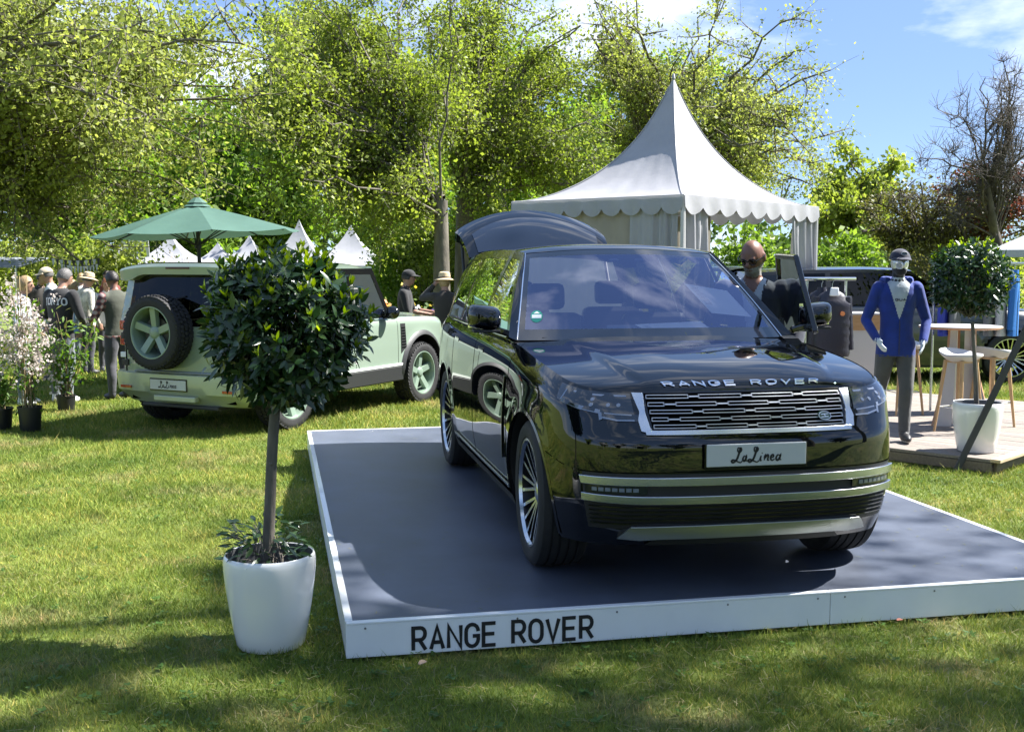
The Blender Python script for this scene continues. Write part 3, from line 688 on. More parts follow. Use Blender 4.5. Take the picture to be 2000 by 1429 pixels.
# ---- number plate
q = MB(); q.box((0, -.873, .732), (.524, .012, .112)); pl_ = q.build('number_plate', PLATE, suv, smooth=False, bevel=.004)
q = MB(); q.box((0, -.867, .725), (.536, .016, .128)); q.build('plate_holder', GBLACK, suv, smooth=False, bevel=.003)
q = MB(); strokes_mesh(q, [[(p[0] * .079 - .135, .695 + p[1] * .072) for p in pl] for pl in SCRIPT], .0085, lambda x, y, o: (x, -.8792 - o, y), .0012, taper=lambda t: .6 + .7 * math.sin(math.pi * t))
lt = q.build('plate_script', INK, pl_, smooth=False); lt['label'] = 'handwritten black words La Linea on the plate'
# ---- cowl, windscreen, pillars, roof
q = MB(); P = np.zeros((31, 3, 3))
for i in range(31):
    u = -1 + i / 15
    P[i] = [(u * .925, .585 + .135 * u * u, 1.188 - .012 * u * u), (u * .915, .63 + .14 * u * u, 1.186), (u * .885, .70 + .14 * u * u, 1.196)]
q.grid(P, 0); q.build('cowl_panel', MBLACK, suv)
for (x0, x1, dz) in ((-.72, -.05, 0), (.02, .68, 0)):
    q = MB(); q.bar((x0, .655 + .14 * (x0 / .9) ** 2, 1.206), (x1, .665 + .14 * (x1 / .9) ** 2, 1.212), .022, .02); q.build('wiper', MBLACK, suv, smooth=False)
def ws(u, t, off=0):
    xb, xt = .872, .662; x = u * (xb + (xt - xb) * t); bul = .022 * math.sin(math.pi * min(1, max(0, t)))
    y = (.615 + .15 * u * u) * (1 - t) + (1.44 + .075 * u * u) * t - bul * .5 - off * .5
    z = (1.198 + .006 * (1 - u * u)) * (1 - t) + (1.735 + .032 * (1 - u * u)) * t + bul * .7 + off * .85
    return (x, y, z)
def wsgrid(u0, u1, t0, t1, nu=21, nv=13, off=0):
    P = np.zeros((nu, nv, 3))
    for i in range(nu):
        for j in range(nv): P[i, j] = ws(u0 + (u1 - u0) * i / (nu - 1), t0 + (t1 - t0) * j / (nv - 1), off)
    return P
FRIT = pmat('windscreen_black_border', (0.006, 0.008, 0.014), 0.06, coat=1.0, crough=0.0)
q = MB(); q.grid(wsgrid(-.955, .955, .105, .935), 0); wsc = q.build('windscreen', WGLASS, suv)
q = MB(); q.grid(wsgrid(-1, 1, .0, .105, 31, 3), 0); q.grid(wsgrid(-1, 1, .935, 1.0, 31, 3), 0); q.grid(wsgrid(-1, -.955, .105, .935, 2, 13), 0); q.grid(wsgrid(.955, 1, .105, .935, 2, 13), 0)
q.build('windscreen_border', FRIT, suv)
q = MB()
V = [ws(a, t, -.006) for a, t in ((-.30, .935), (.30, .935), (.26, .86), (.08, .83), (.06, .77), (-.06, .77), (-.08, .83), (-.26, .86))]; q.add(V, [tuple(range(8))[::-1]]); q.build('sensor_housing', FRIT, wsc, smooth=False)
for u0 in (-.13, .13):
    q = MB(); q.add([ws(u0 - .055, .865, -.004), ws(u0 + .055, .865, -.004), ws(u0 + .035, .885, -.004), ws(u0 - .035, .885, -.004)], [(0, 1, 2, 3)]); q.build('sensor_window', LAMPIN, wsc, smooth=False)
q = MB(); n = 20; V = [ws(-.875, .235, .002)] + [ws(-.875 + .045 * math.cos(2 * math.pi * i / n), .235 + .062 * math.sin(2 * math.pi * i / n), .002) for i in range(n)]; q.add(V, [(0, 1 + i, 1 + (i + 1) % n) for i in range(n)])
stk = q.build('emission_sticker', pmat('sticker_green', (.02, .26, .19), .5), wsc)
q = MB(); q.add([ws(-.91, .215, .003), ws(-.84, .215, .003), ws(-.84, .25, .003), ws(-.91, .25, .003)], [(0, 1, 2, 3)]); q.add([ws(-.90, .262, .003), ws(-.875, .285, .003), ws(-.85, .262, .003)], [(0, 1, 2)]); q.build('sticker_mark', PAPER, wsc, smooth=False)
# A pillars and roof
def rail(y): # roof edge: half width and height at y
    return float(np.interp(y, [1.4, 1.8, 2.6, 3.4, 3.95], [.672, .70, .705, .685, .65])), float(np.interp(y, [1.4, 1.7, 2.2, 3.0, 3.95], [1.738, 1.762, 1.772, 1.762, 1.715]))
def belt(y): return float(np.interp(y, [.6, 1.0, 2.5, 3.6, 4.2], [.928, .932, .930, .90, .80])), 1.222
nu, nv = 25, 30; P = np.zeros((nu, nv, 3))
for i in range(nu):
    u = -1 + 2 * i / (nu - 1); y0 = ws(u, 1.0)[1] + .005
    for j in range(nv):
        y = y0 + (3.97 + .05 * (1 - u * u) - y0) * j / (nv - 1); hw, ze = rail(y); x = u * hw
        z = ze + .045 * (1 - abs(u) ** 2.6) - .0
        if j == 0: z = ws(u, 1.0)[2] + .003
        P[i, j] = (x, y, z)
q = MB(); q.grid(P, 0); q.build('roof', BLACK, suv, ang=60)
q = MB(); P2 = P.copy(); P2[..., 2] -= .035; P2[..., 0] *= .985; q.grid(P2, 0, flip=True); q.build('headliner', LINER, suv)
PIL = GBLACK
for sg in (-1, 1):
    cols = []
    def side_pt(y, t, off=0):
        bx, bz = belt(y); rx, rz = rail(max(y, 1.4)); 
        bow = .018 * math.sin(math.pi * t)
        return (sg * (bx + (rx - bx) * t + bow + off), y, bz + (rz - bz) * t)
    ys0 = lambda t: .745 + .735 * t; ye = lambda t: 4.12 - .20 * t
    brk = [ys0, lambda t: ys0(t) + .075, lambda t: 1.70, lambda t: 1.78, lambda t: 2.74, lambda t: 2.82, lambda t: 3.55 - .06 * t, ye]
    ts = [0, .03, .90, 1.0]
    q = MB()
    def seg(c0, c1, t0, t1, n=4, off=0, flip=False, mb=None):
        P = np.zeros((n, n + 2, 3))
        for i in range(n):
            for j in range(n + 2):
                t = t0 + (t1 - t0) * j / (n + 1); y = c0(t) + (c1(t) - c0(t)) * i / (n - 1); P[i, j] = side_pt(y, t, off)
        (mb or q).grid(P, 0, flip=(sg > 0) != flip)
    for k in (0, 2, 4, 6):
        if sg > 0 and k == 2: pass
        seg(brk[k], brk[k + 1], 0, 1, 5)
    for k in (1, 3, 5):
        if sg > 0 and k == 1:
            seg(brk[k], brk[k + 1], .955, 1.0); continue       # the open door leaves this bay free
        seg(brk[k], brk[k + 1], 0, .03); seg(brk[k], brk[k + 1], .90, 1.0)
    q.build('side_pillars', PIL, suv, ang=60)
    for k in (1, 3, 5):
        if sg > 0 and k == 1: continue
        g = MB(); seg(brk[k], brk[k + 1], .03, .90, 6, -.004, mb=g); g.build('side_window', SGLASS, suv)
    # A pillar filler between screen edge and side
    q = MB(); P = np.zeros((14, 3, 3))
    for j in range(14):
        t = j / 13; a = ws(sg * 1.0, t); c = side_pt(ys0(t), t)
        m_ = [(a[k] + c[k]) / 2 for k in range(3)]; m_[0] += sg * .006; m_[1] -= .006
        P[j] = [a, m_, c]
    q.grid(P, 0, flip=sg < 0); q.build('a_pillar', BLACK, suv)
    q = MB(); q.tube([(lambda a: (a[0] + sg * .002, a[1] - .004, a[2] + .003))(ws(sg * 1.0, t / 12)) for t in range(13)], .0045, 6); q.build('pillar_trim', CHROME, suv)
    q = MB(); q.tube([side_pt(.78 + 3.2 * t / 20, -.004, .004) for t in range(21)], .006, 6); q.build('belt_trim', GBLACK, suv)
# seams and trims of the side
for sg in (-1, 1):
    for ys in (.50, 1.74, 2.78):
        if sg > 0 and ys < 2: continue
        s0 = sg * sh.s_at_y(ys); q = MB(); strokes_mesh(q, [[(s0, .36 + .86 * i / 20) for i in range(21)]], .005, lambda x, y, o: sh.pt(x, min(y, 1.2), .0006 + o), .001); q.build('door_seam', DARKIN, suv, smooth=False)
    s0 = sg * sh.s_at_y(.62); q = MB(); s1 = sg * sh.s_at_y(.58)
    strokes_mesh(q, [[(s0 + (s1 - s0) * i / 12, .50 + .50 * i / 12) for i in range(13)]], .030, lambda x, y, o: sh.pt(x, y, .001 + o), .008)
    if sg < 0: q.build('door_accent_strip', GBLACK, suv, smooth=False, bevel=.002)
    q = MB(); strokes_mesh(q, [[(sg * sh.s_at_y(.50 + 2.2 * i / 30), .345) for i in range(31)]], .022, lambda x, y, o: sh.pt(x, y, .004 + o), .012); q.build('sill_trim', SATIN, suv, smooth=False, bevel=.003)
    q = MB(); P = np.zeros((20, 3, 3))
    for i in range(20):
        y = .45 + 2.28 * i / 19; P[i] = [(sg * .965, y, .30), (sg * .945, y, .245), (sg * .7, y, .235)]
    q.grid(P, 0, flip=sg > 0); q.build('sill', MBLACK, suv)
    for ys in (1.40, 2.52):
        if sg > 0 and ys < 2: continue
        s0 = sg * sh.s_at_y(ys); q = MB(); sh.patch(q, line2((s0, 1.075), (s0 + sg * .2, 1.075)), line2((s0, 1.105), (s0 + sg * .2, 1.105)), 8, 3, .003)
        if sg < 0: q.f = [f[::-1] for f in q.f]
        q.build('door_handle', GBLACK, suv)
# mirrors
def mirror(parent, loc, sg):
    q = MB(); nu, nv = 20, 14; P = np.zeros((nu, nv, 3))
    for i in range(nu):
        th = 2 * math.pi * i / nu
        for j in range(nv):
            f_ = j / (nv - 1); k = (math.sin(math.pi * (f_ * .5)) ** .5) if f_ < 1 else 1
            c_, s_ = math.cos(th), math.sin(th); ex = .55
            X = .108 * math.copysign(abs(c_) ** ex, c_) * k; Z = .078 * math.copysign(abs(s_) ** ex, s_) * k
            Z += .012 * (X * sg / .1); P[i, j] = (X, -.075 + .15 * f_ ** 1.6, Z)
    q.grid(P, 0, cu=True, flip=False); mo = q.build('wing_mirror', BLACK, parent, loc=loc)
    q = MB(); q.add([(.098, .077, -.065), (-.098, .077, -.065), (-.098, .077, .07), (.098, .077, .07)], [(0, 1, 2, 3)]); q.build('mirror_glass', CHROME, mo, smooth=False)
    q = MB(); q.bar((-sg * .05, .02, -.07), (-sg * .16, .03, -.105), .09, .04); q.build('mirror_foot', GBLACK, mo, smooth=False, bevel=.01)
    q = MB(); q.box((0, -.02, -.082), (.17, .08, .018)); q.build('mirror_lower_trim', MBLACK, mo, smooth=False, bevel=.006)
    return mo
mirror(suv, (-1.055, .86, 1.335), -1)
# open front door on the far side, hinged at its front edge
HG = (.965, .50)
door = MB(); P = np.zeros((14, 10, 3)); DL = 1.24
for i in range(14):
    for j in range(10):
        y = DL * i / 13; z = .36 + .845 * j / 9; p = sh.pt(sh.s_at_y(HG[1] + y), z); P[i, j] = (p[0] - HG[0], y, z)
door.grid(P, 0, flip=False); PI_ = P.copy(); PI_[..., 0] -= .09; door.grid(PI_, 1, flip=True)
for A_, B_ in ((P[:, 0], PI_[:, 0]), (P[:, -1], PI_[:, -1]), (P[0], PI_[0]), (P[-1], PI_[-1])): door.grid(np.stack([A_, B_], 1), 1)
dr = door.build('front_door', [BLACK, MBLACK], suv, ang=50); dr.location = (HG[0], HG[1], 0); dr.rotation_euler = (0, 0, -RAD(15)); dr['label'] = 'front door standing ajar'
def dpt(y, t): 
    yy = HG[1] + y; bx, bz = belt(yy); rx, rz = rail(max(yy, 1.4)); return Vector((bx + (rx - bx) * t * .5 + .03 - HG[0], y, bz + (rz - bz) * t - .01))
fr = MB(); f1 = [Vector((.02, .03, 1.24)), Vector((-.03, .47, 1.71)), Vector((-.03, 1.20, 1.725)), Vector((.02, 1.225, 1.19))]
for a, c in ((f1[0], f1[1]), (f1[1], f1[2]), (f1[2], f1[3])): fr.bar(a, c, .034, .034, up=(1, 0, .3))
fr.build('window_frame', GBLACK, dr, smooth=False, bevel=.006)
g = MB(); g.add([f1[0], f1[3], f1[2], f1[1]], [(0, 1, 2, 3)]); g.build('window_glass', glassmat('door_glass', (.55, .6, .58), (.9, .95, 1.0), base=0.0, ior=1.25), dr, smooth=False)
mirror(dr, (1.055 - HG[0], .86 - HG[1], 1.335), 1)
# tailgate, raised
tg = MB(); nu, nv = 61, 28; P = np.zeros((nu, nv, 3))
for i in range(nu):
    u = -1 + 2 * i / (nu - 1)
    for j in range(nv):
        t = j / (nv - 1)
        x = u * (.655 + .055 * t); y = 3.97 + .05 * (1 - u * u) + .50 * t + .10 * t * (1 - u * u)
        z = 1.722 + .05 * (1 - u * u) + .235 * t + (.21 * t - .04 * t * t) * (1 - u * u) ** .8 + .05 * math.sin(math.pi * t)
        P[i, j] = (x, y, z)
tg.grid(P, 0); Pb = P.copy(); Pb[..., 2] -= .035 + .05 * np.linspace(0, 1, nv)[None, :]; tg.grid(Pb, 1, flip=True)
for A_, B_, fl in ((P[:, -1], Pb[:, -1], False), (P[0], Pb[0], True), (P[-1], Pb[-1], False)): tg.grid(np.stack([A_, B_], 1), 0, flip=fl)
tgo = tg.build('tailgate', [BLACK, MBLACK], suv, ang=50); tgo['label'] = 'raised upper tailgate'
g = MB(); Pg = np.zeros((25, 8, 3))
for i in range(25):
    u = -.86 + 1.72 * i / 24
    for j in range(8):
        t = .06 + (.62 - .30 * abs(u) ** 3) * j / 7; ii = (u + 1) / 2 * (nu - 1); k = int(ii); fr_ = ii - k; jj = t * (nv - 1); l = int(jj); gl = jj - l
        p = (P[k, l] * (1 - fr_) + P[min(k + 1, nu - 1), l] * fr_) * (1 - gl) + (P[k, l + 1] * (1 - fr_) + P[min(k + 1, nu - 1), l + 1] * fr_) * gl
        Pg[i, j] = p + np.array([0, -.002, .006])
g.grid(Pg, 0); g.build('rear_window', FRIT, tgo)
for sg in (-1, 1):
    q = MB(); q.tube([(sg * .68, 4.05, 1.40), (sg * .67, 4.30, 1.87)], .015, 8); q.build('gas_strut', MBLACK, suv)
# interior
DASH = pmat('dashboard_trim', (.03, .03, .033), .5)
q = MB(); P = np.zeros((21, 5, 3))
for i in range(21):
    u = -1 + i / 10
    P[i] = [(u * .84, .72 + .13 * u * u, 1.175), (u * .83, .95 + .06 * u * u, 1.165), (u * .82, 1.12, 1.13), (u * .82, 1.20, 1.02), (u * .82, 1.18, .75)]
q.grid(P, 0); q.build('dashboard', DASH, suv)
q = MB(); q.lathe([(.165, 0), (.172, .012), (.185, .016), (.196, .012), (.198, 0), (.19, -.012), (.175, -.012), (.165, 0)], 28); o = q.build('steering_wheel', MBLACK, suv, loc=(.40, 1.30, 1.02)); o.rotation_euler = (RAD(62), 0, 0)
q = MB(); q.box((0, 0, 0), (.34, .05, .05)); q.box((0, -.1, 0), (.05, .2, .04)); q2 = q.build('steering_spokes', MBLACK, o, smooth=False, bevel=.01)
def seat(x, y, w_=.50):
    q = MB(); q.box((x, y, .62), (w_, .5, .16)); q.box((x, y + .33, .98), (w_ * .96, .15, .68), rot=Matrix.Rotation(-.25, 3, 'X')); s_ = q.build('seat', SEAT, suv, smooth=False, bevel=.05)
    q = MB(); q.box((x, y + .47, 1.43), (.27, .11, .19), rot=Matrix.Rotation(-.15, 3, 'X')); q.build('headrest', SEAT, s_, smooth=False, bevel=.04)
for sx in (-.40, .40): seat(sx, 1.55); seat(sx, 2.62, .54)
q = MB(); q.box((0, 2.66, .62), (.3, .5, .16)); q.box((0, 2.98, .95), (.3, .14, .6)); q.build('centre_seat', SEAT, suv, smooth=False, bevel=.05)
q = MB(); q.box((0, 1.5, .66), (.26, 1.0, .3)); q.build('centre_console', DASH, suv, smooth=False, bevel=.04)
q = MB(); q.box((0, 1.18, 1.19), (.36, .02, .15), rot=Matrix.Rotation(-.2, 3, 'X')); q.build('centre_screen', LAMP, suv, smooth=False, bevel=.01)
# sheets of paper behind the screen
def sheet(name, pts, label, lines):
    q = MB(); q.add(pts, [(0, 1, 2, 3)]); o = q.build(name, PAPER, None, smooth=False); o.parent = None
    M = Matrix.Translation((CARX, CARY, PTOP)) @ Matrix.Rotation(CARR, 4, 'Z'); o.matrix_world = M
    q = MB(); A = [Vector(p) for p in pts]; nrm = (A[1] - A[0]).cross(A[3] - A[0]).normalized() * .0015
    if nrm.z < 0: nrm = -nrm
    for (a0, a1, b0, b1, mi) in lines:
        q.add([A[0] + (A[1] - A[0]) * a + (A[3] - A[0]) * b_ + nrm for a, b_ in ((a0, b0), (a1, b0), (a1, b1), (a0, b1))], [(0, 1, 2, 3)], mi)
    q.build('print', [pmat('print_grey', (.35, .37, .4), .7), pmat('print_yellow', (.6, .42, .12), .7), pmat('print_blue', (.12, .2, .45), .7)], o, smooth=False)
    return tagit(o, label, 'paper')
LN = [(.08, .30, .75 - .08 * k, .78 - .08 * k, 0) for k in range(6)] + [(.52, .62, .25, .35, 1), (.60, .74, .18, .27, 1), (.66, .76, .55, .75, 2), (.80, .92, .60, .68, 0), (.82, .9, .30, .38, 0)]
sheet('price_sheet', [ws(-.06, .115, -.03), ws(.47, .115, -.03), ws(.42, .225, -.045), ws(-.13, .20, -.045)], 'white data sheet lying flat on the dashboard behind the windscreen', LN)
LN2 = [(.06, .42, .85 - .05 * k, .87 - .05 * k, 0) for k in range(12)] + [(.52, .93, .85 - .06 * k, .87 - .06 * k, 0) for k in range(11)]
sheet('info_poster', [ws(.55, .29, -.03), ws(.90, .25, -.03), ws(.86, .55, -.03), ws(.47, .62, -.03)], 'large white information sheet propped up behind the windscreen', LN2)
# ================================================================ light green off-roader and other cars
GREEN = pmat('sage_green_paint', (0.205, 0.262, 0.207), 0.35, coat=1.0, crough=0.02)
GTRIM = pmat('sage_green_rim', (0.19, 0.255, 0.20), 0.35, coat=0.5)
CLAD = pmat('grey_black_cladding', (0.022, 0.023, 0.024), 0.5, bump=0.08, bscale=250)
BUMP = pmat('grass_tinted_bumper', (0.38, 0.42, 0.31), 0.3, metal=0.2, coat=0.6)  # body-coloured bumper, with the lawn's reflection mixed into its colour
DGLASS = glassmat('dark_glass', (0.045, 0.05, 0.05), (0.9, 0.93, 1.0), base=0.0, ior=1.35)
SEEG = glassmat('clear_glass', (.62, .66, .64), (.9, .93, 1.0), base=0.0, ior=1.4)
REDLAMP = pmat('red_lamp', (0.35, 0.015, 0.012), 0.15, coat=1.0)
DR = RAD(153); DX, DY, DWB = -2.06, 15.52, 2.8
dfd = thing('green_offroader', 'boxy sage green off-roader with a spare wheel on its rear door, on the lawn', 'car', (DX, DY, 0), DR)
fi2 = lerpf([.3, .45, .7, 1.0, 1.2], [.10, .02, 0, .03, .10]); si2 = lerpf([.3, .42, .5, .8, 1.0, 1.2], [.05, .02, .0, 0, .006, .02]); ri2 = lerpf([.3, .5, .55, 1.2], [.04, -.02, .01, .03])
zt2 = lerpf([-.9, -.6, -.2, .5, 1.0, 3.6], [1.10, 1.125, 1.15, 1.17, 1.175, 1.175]); zb2 = lerpf([-.9, -.5, -.4, 3.2, 3.6], [.42, .36, .34, .34, .40])
s2 = Shell([(0, -.86), (.4, -.855), (.68, -.82), (.86, -.70), (.935, -.48), (.955, -.1), (.965, .5), (.97, 1.5), (.97, 2.6), (.965, 3.15), (.945, 3.38), (.88, 3.485), (.7, 3.52), (.35, 3.53), (0, 3.53)], fi2, si2, ri2, zt2, zb2, shoulder=.05, sh_h=.09)
DAZ, DAR = .42, .50
s2.bulge = [(0, DAZ, DAR, .02), (DWB, DAZ, DAR, .02)]
P, mk = s2.wall(300, 26, [(0, DAZ, DAR), (DWB, DAZ, DAR)])
q = MB(); q.grid(P, 0, mask=mk)
lowm = [1 if np.mean([q.v[i][2] for i in f]) < .53 and abs(np.mean([q.v[i][0] for i in f])) > .8 and -.3 < np.mean([q.v[i][1] for i in f]) < 3.1 else 0 for f in q.f]; q.m = lowm
q.build('body', [GREEN, CLAD], dfd, ang=50)
q = MB(); q.box((0, -.1, .7), (1.2, 1.2, .7)); q.box((0, 1.7, .45), (1.5, 3.6, .22)); q.build('chassis', DARKIN, dfd, smooth=False)
for sgn in (-1, 1):
    for cy in (0, DWB):
        q = MB(); n = 30; PP = np.zeros((n, 3, 3)); LL = np.zeros((n, 4, 3))
        for i in range(n):
            a = math.pi * (-.06 + 1.12 * i / (n - 1)); yy, zz = cy + DAR * math.cos(a), max(.35, DAZ + DAR * math.sin(a))
            x = s2.pt(sgn * s2.s_at_y(yy), min(zz, 1.1))[0]
            PP[i] = [(x - sgn * .004, yy, zz), (x - sgn * .06, yy, zz), (sgn * .5, yy, zz)]
            y3, z3 = cy + (DAR + .06) * math.cos(a), max(.36, DAZ + (DAR + .06) * math.sin(a)); x3 = s2.pt(sgn * s2.s_at_y(y3), min(z3, 1.1))[0]
            LL[i] = [(x3, y3, z3), (x3 + sgn * .018, y3 + (yy - y3) * .3, z3 + (zz - z3) * .3), (x + sgn * .022, yy, zz), (x - sgn * .02, yy, zz)]
        q.grid(PP, 0); q.build('wheel_arch_liner', MBLACK, dfd); q = MB(); q.grid(LL, 0); q.build('wheel_arch_cladding', CLAD, dfd)
    q = MB(); P = np.zeros((20, 4, 3))
    for i in range(20):
        y = .50 + 1.78 * i / 19; P[i] = [(sgn * .972, y, .55), (sgn * .985, y, .53), (sgn * .975, y, .36), (sgn * .8, y, .32)]
    q.grid(P, 0, flip=sgn > 0); q.build('sill_cladding', CLAD, dfd)
    q = MB(); q.bar((sgn * .982, .50, .562), (sgn * .982, 2.28, .562), .012, .03); q.build('sill_reflection', pmat('painted_reflection', (.62, .66, .62), .3), dfd, smooth=False)  # pale strip paints the bright reflection line above the sill cladding
    # side vent
    q = MB(); s0 = s2.s_at_y(.42); s1 = s2.s_at_y(.53); s2.patch(q, poly2([(sgn * s0, .78), (sgn * s1, .70)]), poly2([(sgn * s0, 1.085), (sgn * s1, 1.085)]), 6, 6, .006)
    if sgn < 0: q.f = [f[::-1] for f in q.f]
    vt_ = q.build('side_vent', MBLACK, dfd)
    for k in range(8):
        q = MB(); z = .78 + .036 * k; strokes_mesh(q, [[(sgn * (s0 + .012), z), (sgn * (s1 - .012), z)]], .01, lambda x, y, o: s2.pt(x, y, .007 + o), .006); q.build('vent_slat', GBLACK, vt_, smooth=False)
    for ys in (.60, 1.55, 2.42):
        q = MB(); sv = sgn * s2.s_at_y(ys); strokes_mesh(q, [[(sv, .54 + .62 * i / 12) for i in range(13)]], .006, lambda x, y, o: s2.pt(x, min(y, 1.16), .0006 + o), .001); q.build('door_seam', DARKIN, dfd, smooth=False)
    q = MB(); q.sphere((sgn * 1.05, .86, 1.24), (.10, .07, .085)); q.box((sgn * .97, .86, 1.18), (.1, .06, .04)); q.build('wing_mirror', GBLACK, dfd)
w2 = make_wheel(dfd, .405, .285, .265, 'five', (GTRIM, GTRIM), tread=True); w2.location = (-.86, 0, .405)
for (x, y, rz) in ((-.86, DWB, 0), (.86, 0, math.pi), (.86, DWB, math.pi)):
    c = copy_tree(w2, dfd); c.location = (x, y, .405); c.rotation_euler = (.4, 0, rz)
sp = copy_tree(w2, dfd); sp.name = 'spare_wheel'; sp.location = (.17, 3.67, 1.11); sp.rotation_euler = (0, 0, RAD(-90)); sp['label'] = 'spare wheel on the rear door'
# bonnet
q = MB(); nu, nv = 41, 30; P = np.zeros((nu, nv, 3)); HX2 = np.linspace(0, .93, 50); HY2 = np.array([s2.pt(s2.s_at_x(min(a, .93)), 1.10)[1] for a in HX2])
for i in range(nu):
    u = -1 + 2 * i / (nu - 1)
    for j in range(nv):
        v = j / (nv - 1); x = u * (.86 + .05 * v); y0 = float(np.interp(abs(x), HX2, HY2)) + .005; y = y0 + (.72 - y0) * v
        zc = float(np.interp(v, [0, .04, .15, .5, 1], [1.10, 1.125, 1.155, 1.19, 1.205])); k = abs(u); bl = smooth01((k - .5) / .5)
        z = zc * (1 - bl) + (zt2(y) + .004) * bl + .02 * smooth01((.6 - k) / .06) * smooth01(v * 4); P[i, j] = (x, y, z)
q.grid(P, 0); q.build('bonnet', GREEN, dfd, ang=60)
# cabin
def dside(y, t, sg, off=0): 
    bx = .955 + off; rx = .865 + off; return (sg * (bx + (rx - bx) * t), y, 1.175 + .625 * t)
for sg in (-1, 1):
    ysd = lambda t: .74 + .30 * t; yed = lambda t: 3.46 - .10 * t
    bk = [ysd, lambda t: ysd(t) + .08, lambda t: 1.50, lambda t: 1.60, lambda t: 2.36, lambda t: 2.46, lambda t: 3.24 - .06 * t, yed]
    q = MB(); g = MB()
    def seg2(mb, c0, c1, t0, t1, off=0):
        P = np.zeros((3, 4, 3))
        for i in range(3):
            for j in range(4):
                t = t0 + (t1 - t0) * j / 3; P[i, j] = dside(c0(t) + (c1(t) - c0(t)) * i / 2, t, sg, off)
        mb.grid(P, 0, flip=sg > 0)
    for k in (0, 2, 4, 6): seg2(q, bk[k], bk[k + 1], 0, 1)
    for k in (1, 3, 5): seg2(q, bk[k], bk[k + 1], 0, .05); seg2(q, bk[k], bk[k + 1], .88, 1)
    q.build('side_pillars', GBLACK, dfd)
    for k in (1, 3, 5): g = MB(); seg2(g, bk[k], bk[k + 1], .05, .88, -.004); g.build('side_window', SEEG if k == 1 else DGLASS, dfd)
q = MB(); P = np.zeros((17, 24, 3))
for i in range(17):
    u = -1 + i / 8
    for j in range(24):
        v = j / 23; y = 1.0 + (3.46 - 1.0) * v; P[i, j] = (u * .868, y, 1.80 + .075 * (1 - abs(u) ** 4) - .05 * smooth01((.10 - v) / .10) + .0)
q.grid(P, 0); q.build('roof', GREEN, dfd, ang=60)
q = MB(); P = np.zeros((13, 6, 3))
for i in range(13):
    u = -1 + i / 6
    for j in range(6): t = j / 5; P[i, j] = (u * (.90 - .05 * t), (.70 + .05 * u * u) * (1 - t) + (1.0 + .03 * u * u) * t, 1.20 + .62 * t)
q.grid(P, 0); q.build('windscreen', SEEG, dfd)
# rear end
rg = MB()
def rbox(name, x0, x1, y0, y1, z0, z1, m, bev=.01, par=dfd):
    q = MB(); q.box(((x0 + x1) / 2, (y0 + y1) / 2, (z0 + z1) / 2), (x1 - x0, y1 - y0, z1 - z0)); return q.build(name, m, par, smooth=False, bevel=bev)
for sg in (-1, 1):
    q = MB(); q.add([(sg * .955, 3.46, 1.17), (sg * .865, 3.36, 1.80), (sg * .72, 3.40, 1.80), (sg * .80, 3.50, 1.17)], [(0, 1, 2, 3) if sg > 0 else (3, 2, 1, 0)]); q.build('rear_pillar', GREEN, dfd, smooth=False)
    for k in range(2): rbox('tail_lamp', min(sg * .80, sg * .91), max(sg * .80, sg * .91), 3.485, 3.515, 1.16 - .17 * k - .05, 1.16 - .17 * k + .06, REDLAMP, .008)
rw = rbox('rear_door', -.78, .78, 3.515, 3.545, .62, 1.18, GREEN, .012)
q = MB(); q.add([(-.80, 3.505, 1.175), (.80, 3.505, 1.175), (.73, 3.405, 1.79), (-.73, 3.405, 1.79)], [(3, 2, 1, 0)]); q.build('rear_window', DGLASS, dfd, smooth=False)
q = MB(); P = np.zeros((21, 5, 3))
for i in range(21):
    u = -1 + i / 10; e = .07 * smooth01((abs(u) - .62) / .25)
    P[i] = [(u * .868, 3.40, 1.803 + .07 * (1 - abs(u) ** 4)), (u * .868, 3.50, 1.80 + .06 * (1 - abs(u) ** 4)), (u * .865, 3.53, 1.775 + .05 * (1 - abs(u) ** 4)), (u * .86, 3.52, 1.74 - e), (u * .855, 3.42, 1.735 - e)]
q.grid(P, 0, flip=True); q.build('rear_spoiler', GREEN, dfd)
rbox('brake_light', -.17, .17, 3.525, 3.537, 1.80, 1.822, pmat('dark_red_strip', (.05, .005, .005), .3), .003)
q = MB(); P = np.zeros((21, 8, 3))
for i in range(21):
    u = -1 + i / 10; yb = 3.56 - .10 * abs(u) ** 4
    P[i] = [(u * .93, yb - .06, .665), (u * .95, yb + .02, .66), (u * .96, yb + .055, .64), (u * .96, yb + .06, .55), (u * .95, yb + .05, .44), (u * .90, yb - .01, .38), (u * .84, yb - .05, .31), (u * .80, yb - .2, .28)]
q.grid(P, 0, flip=True); q.build('rear_bumper', BUMP, dfd, ang=40)
rbox('bumper_step', -.62, .62, 3.50, 3.60, .660, .675, pmat('step_grey', (.22, .24, .27), .4), .004)
rbox('tow_cover', -.30, .30, 3.56, 3.635, .35, .41, BUMP, .01)
rbox('exhaust_tray', -.55, .55, 3.30, 3.55, .27, .31, CLAD, .01)
for sg in (-1, 1): rbox('bumper_reflector', min(sg * .66, sg * .82), max(sg * .66, sg * .82), 3.60, 3.612, .47, .50, REDLAMP, .003)
for (x0, x1, z0, z1) in ((-.80, .80, 1.176, 1.184), (-.80, .80, .612, .620), (-.79, -.782, .62, 1.18), (.782, .79, .62, 1.18)): rbox('door_seam', x0, x1, 3.520, 3.548, z0, z1, DARKIN, 0)
for z in (.75, 1.05): rbox('door_hinge', .74, .84, 3.535, 3.565, z - .035, z + .035, CLAD, .006)
rbox('door_handle', -.70, -.60, 3.54, 3.565, .84, .90, CLAD, .006)
for sg in (-1, 1): rbox('reversing_lamp', min(sg * .80, sg * .91), max(sg * .80, sg * .91), 3.485, 3.512, .80, .86, PAPER, .006)
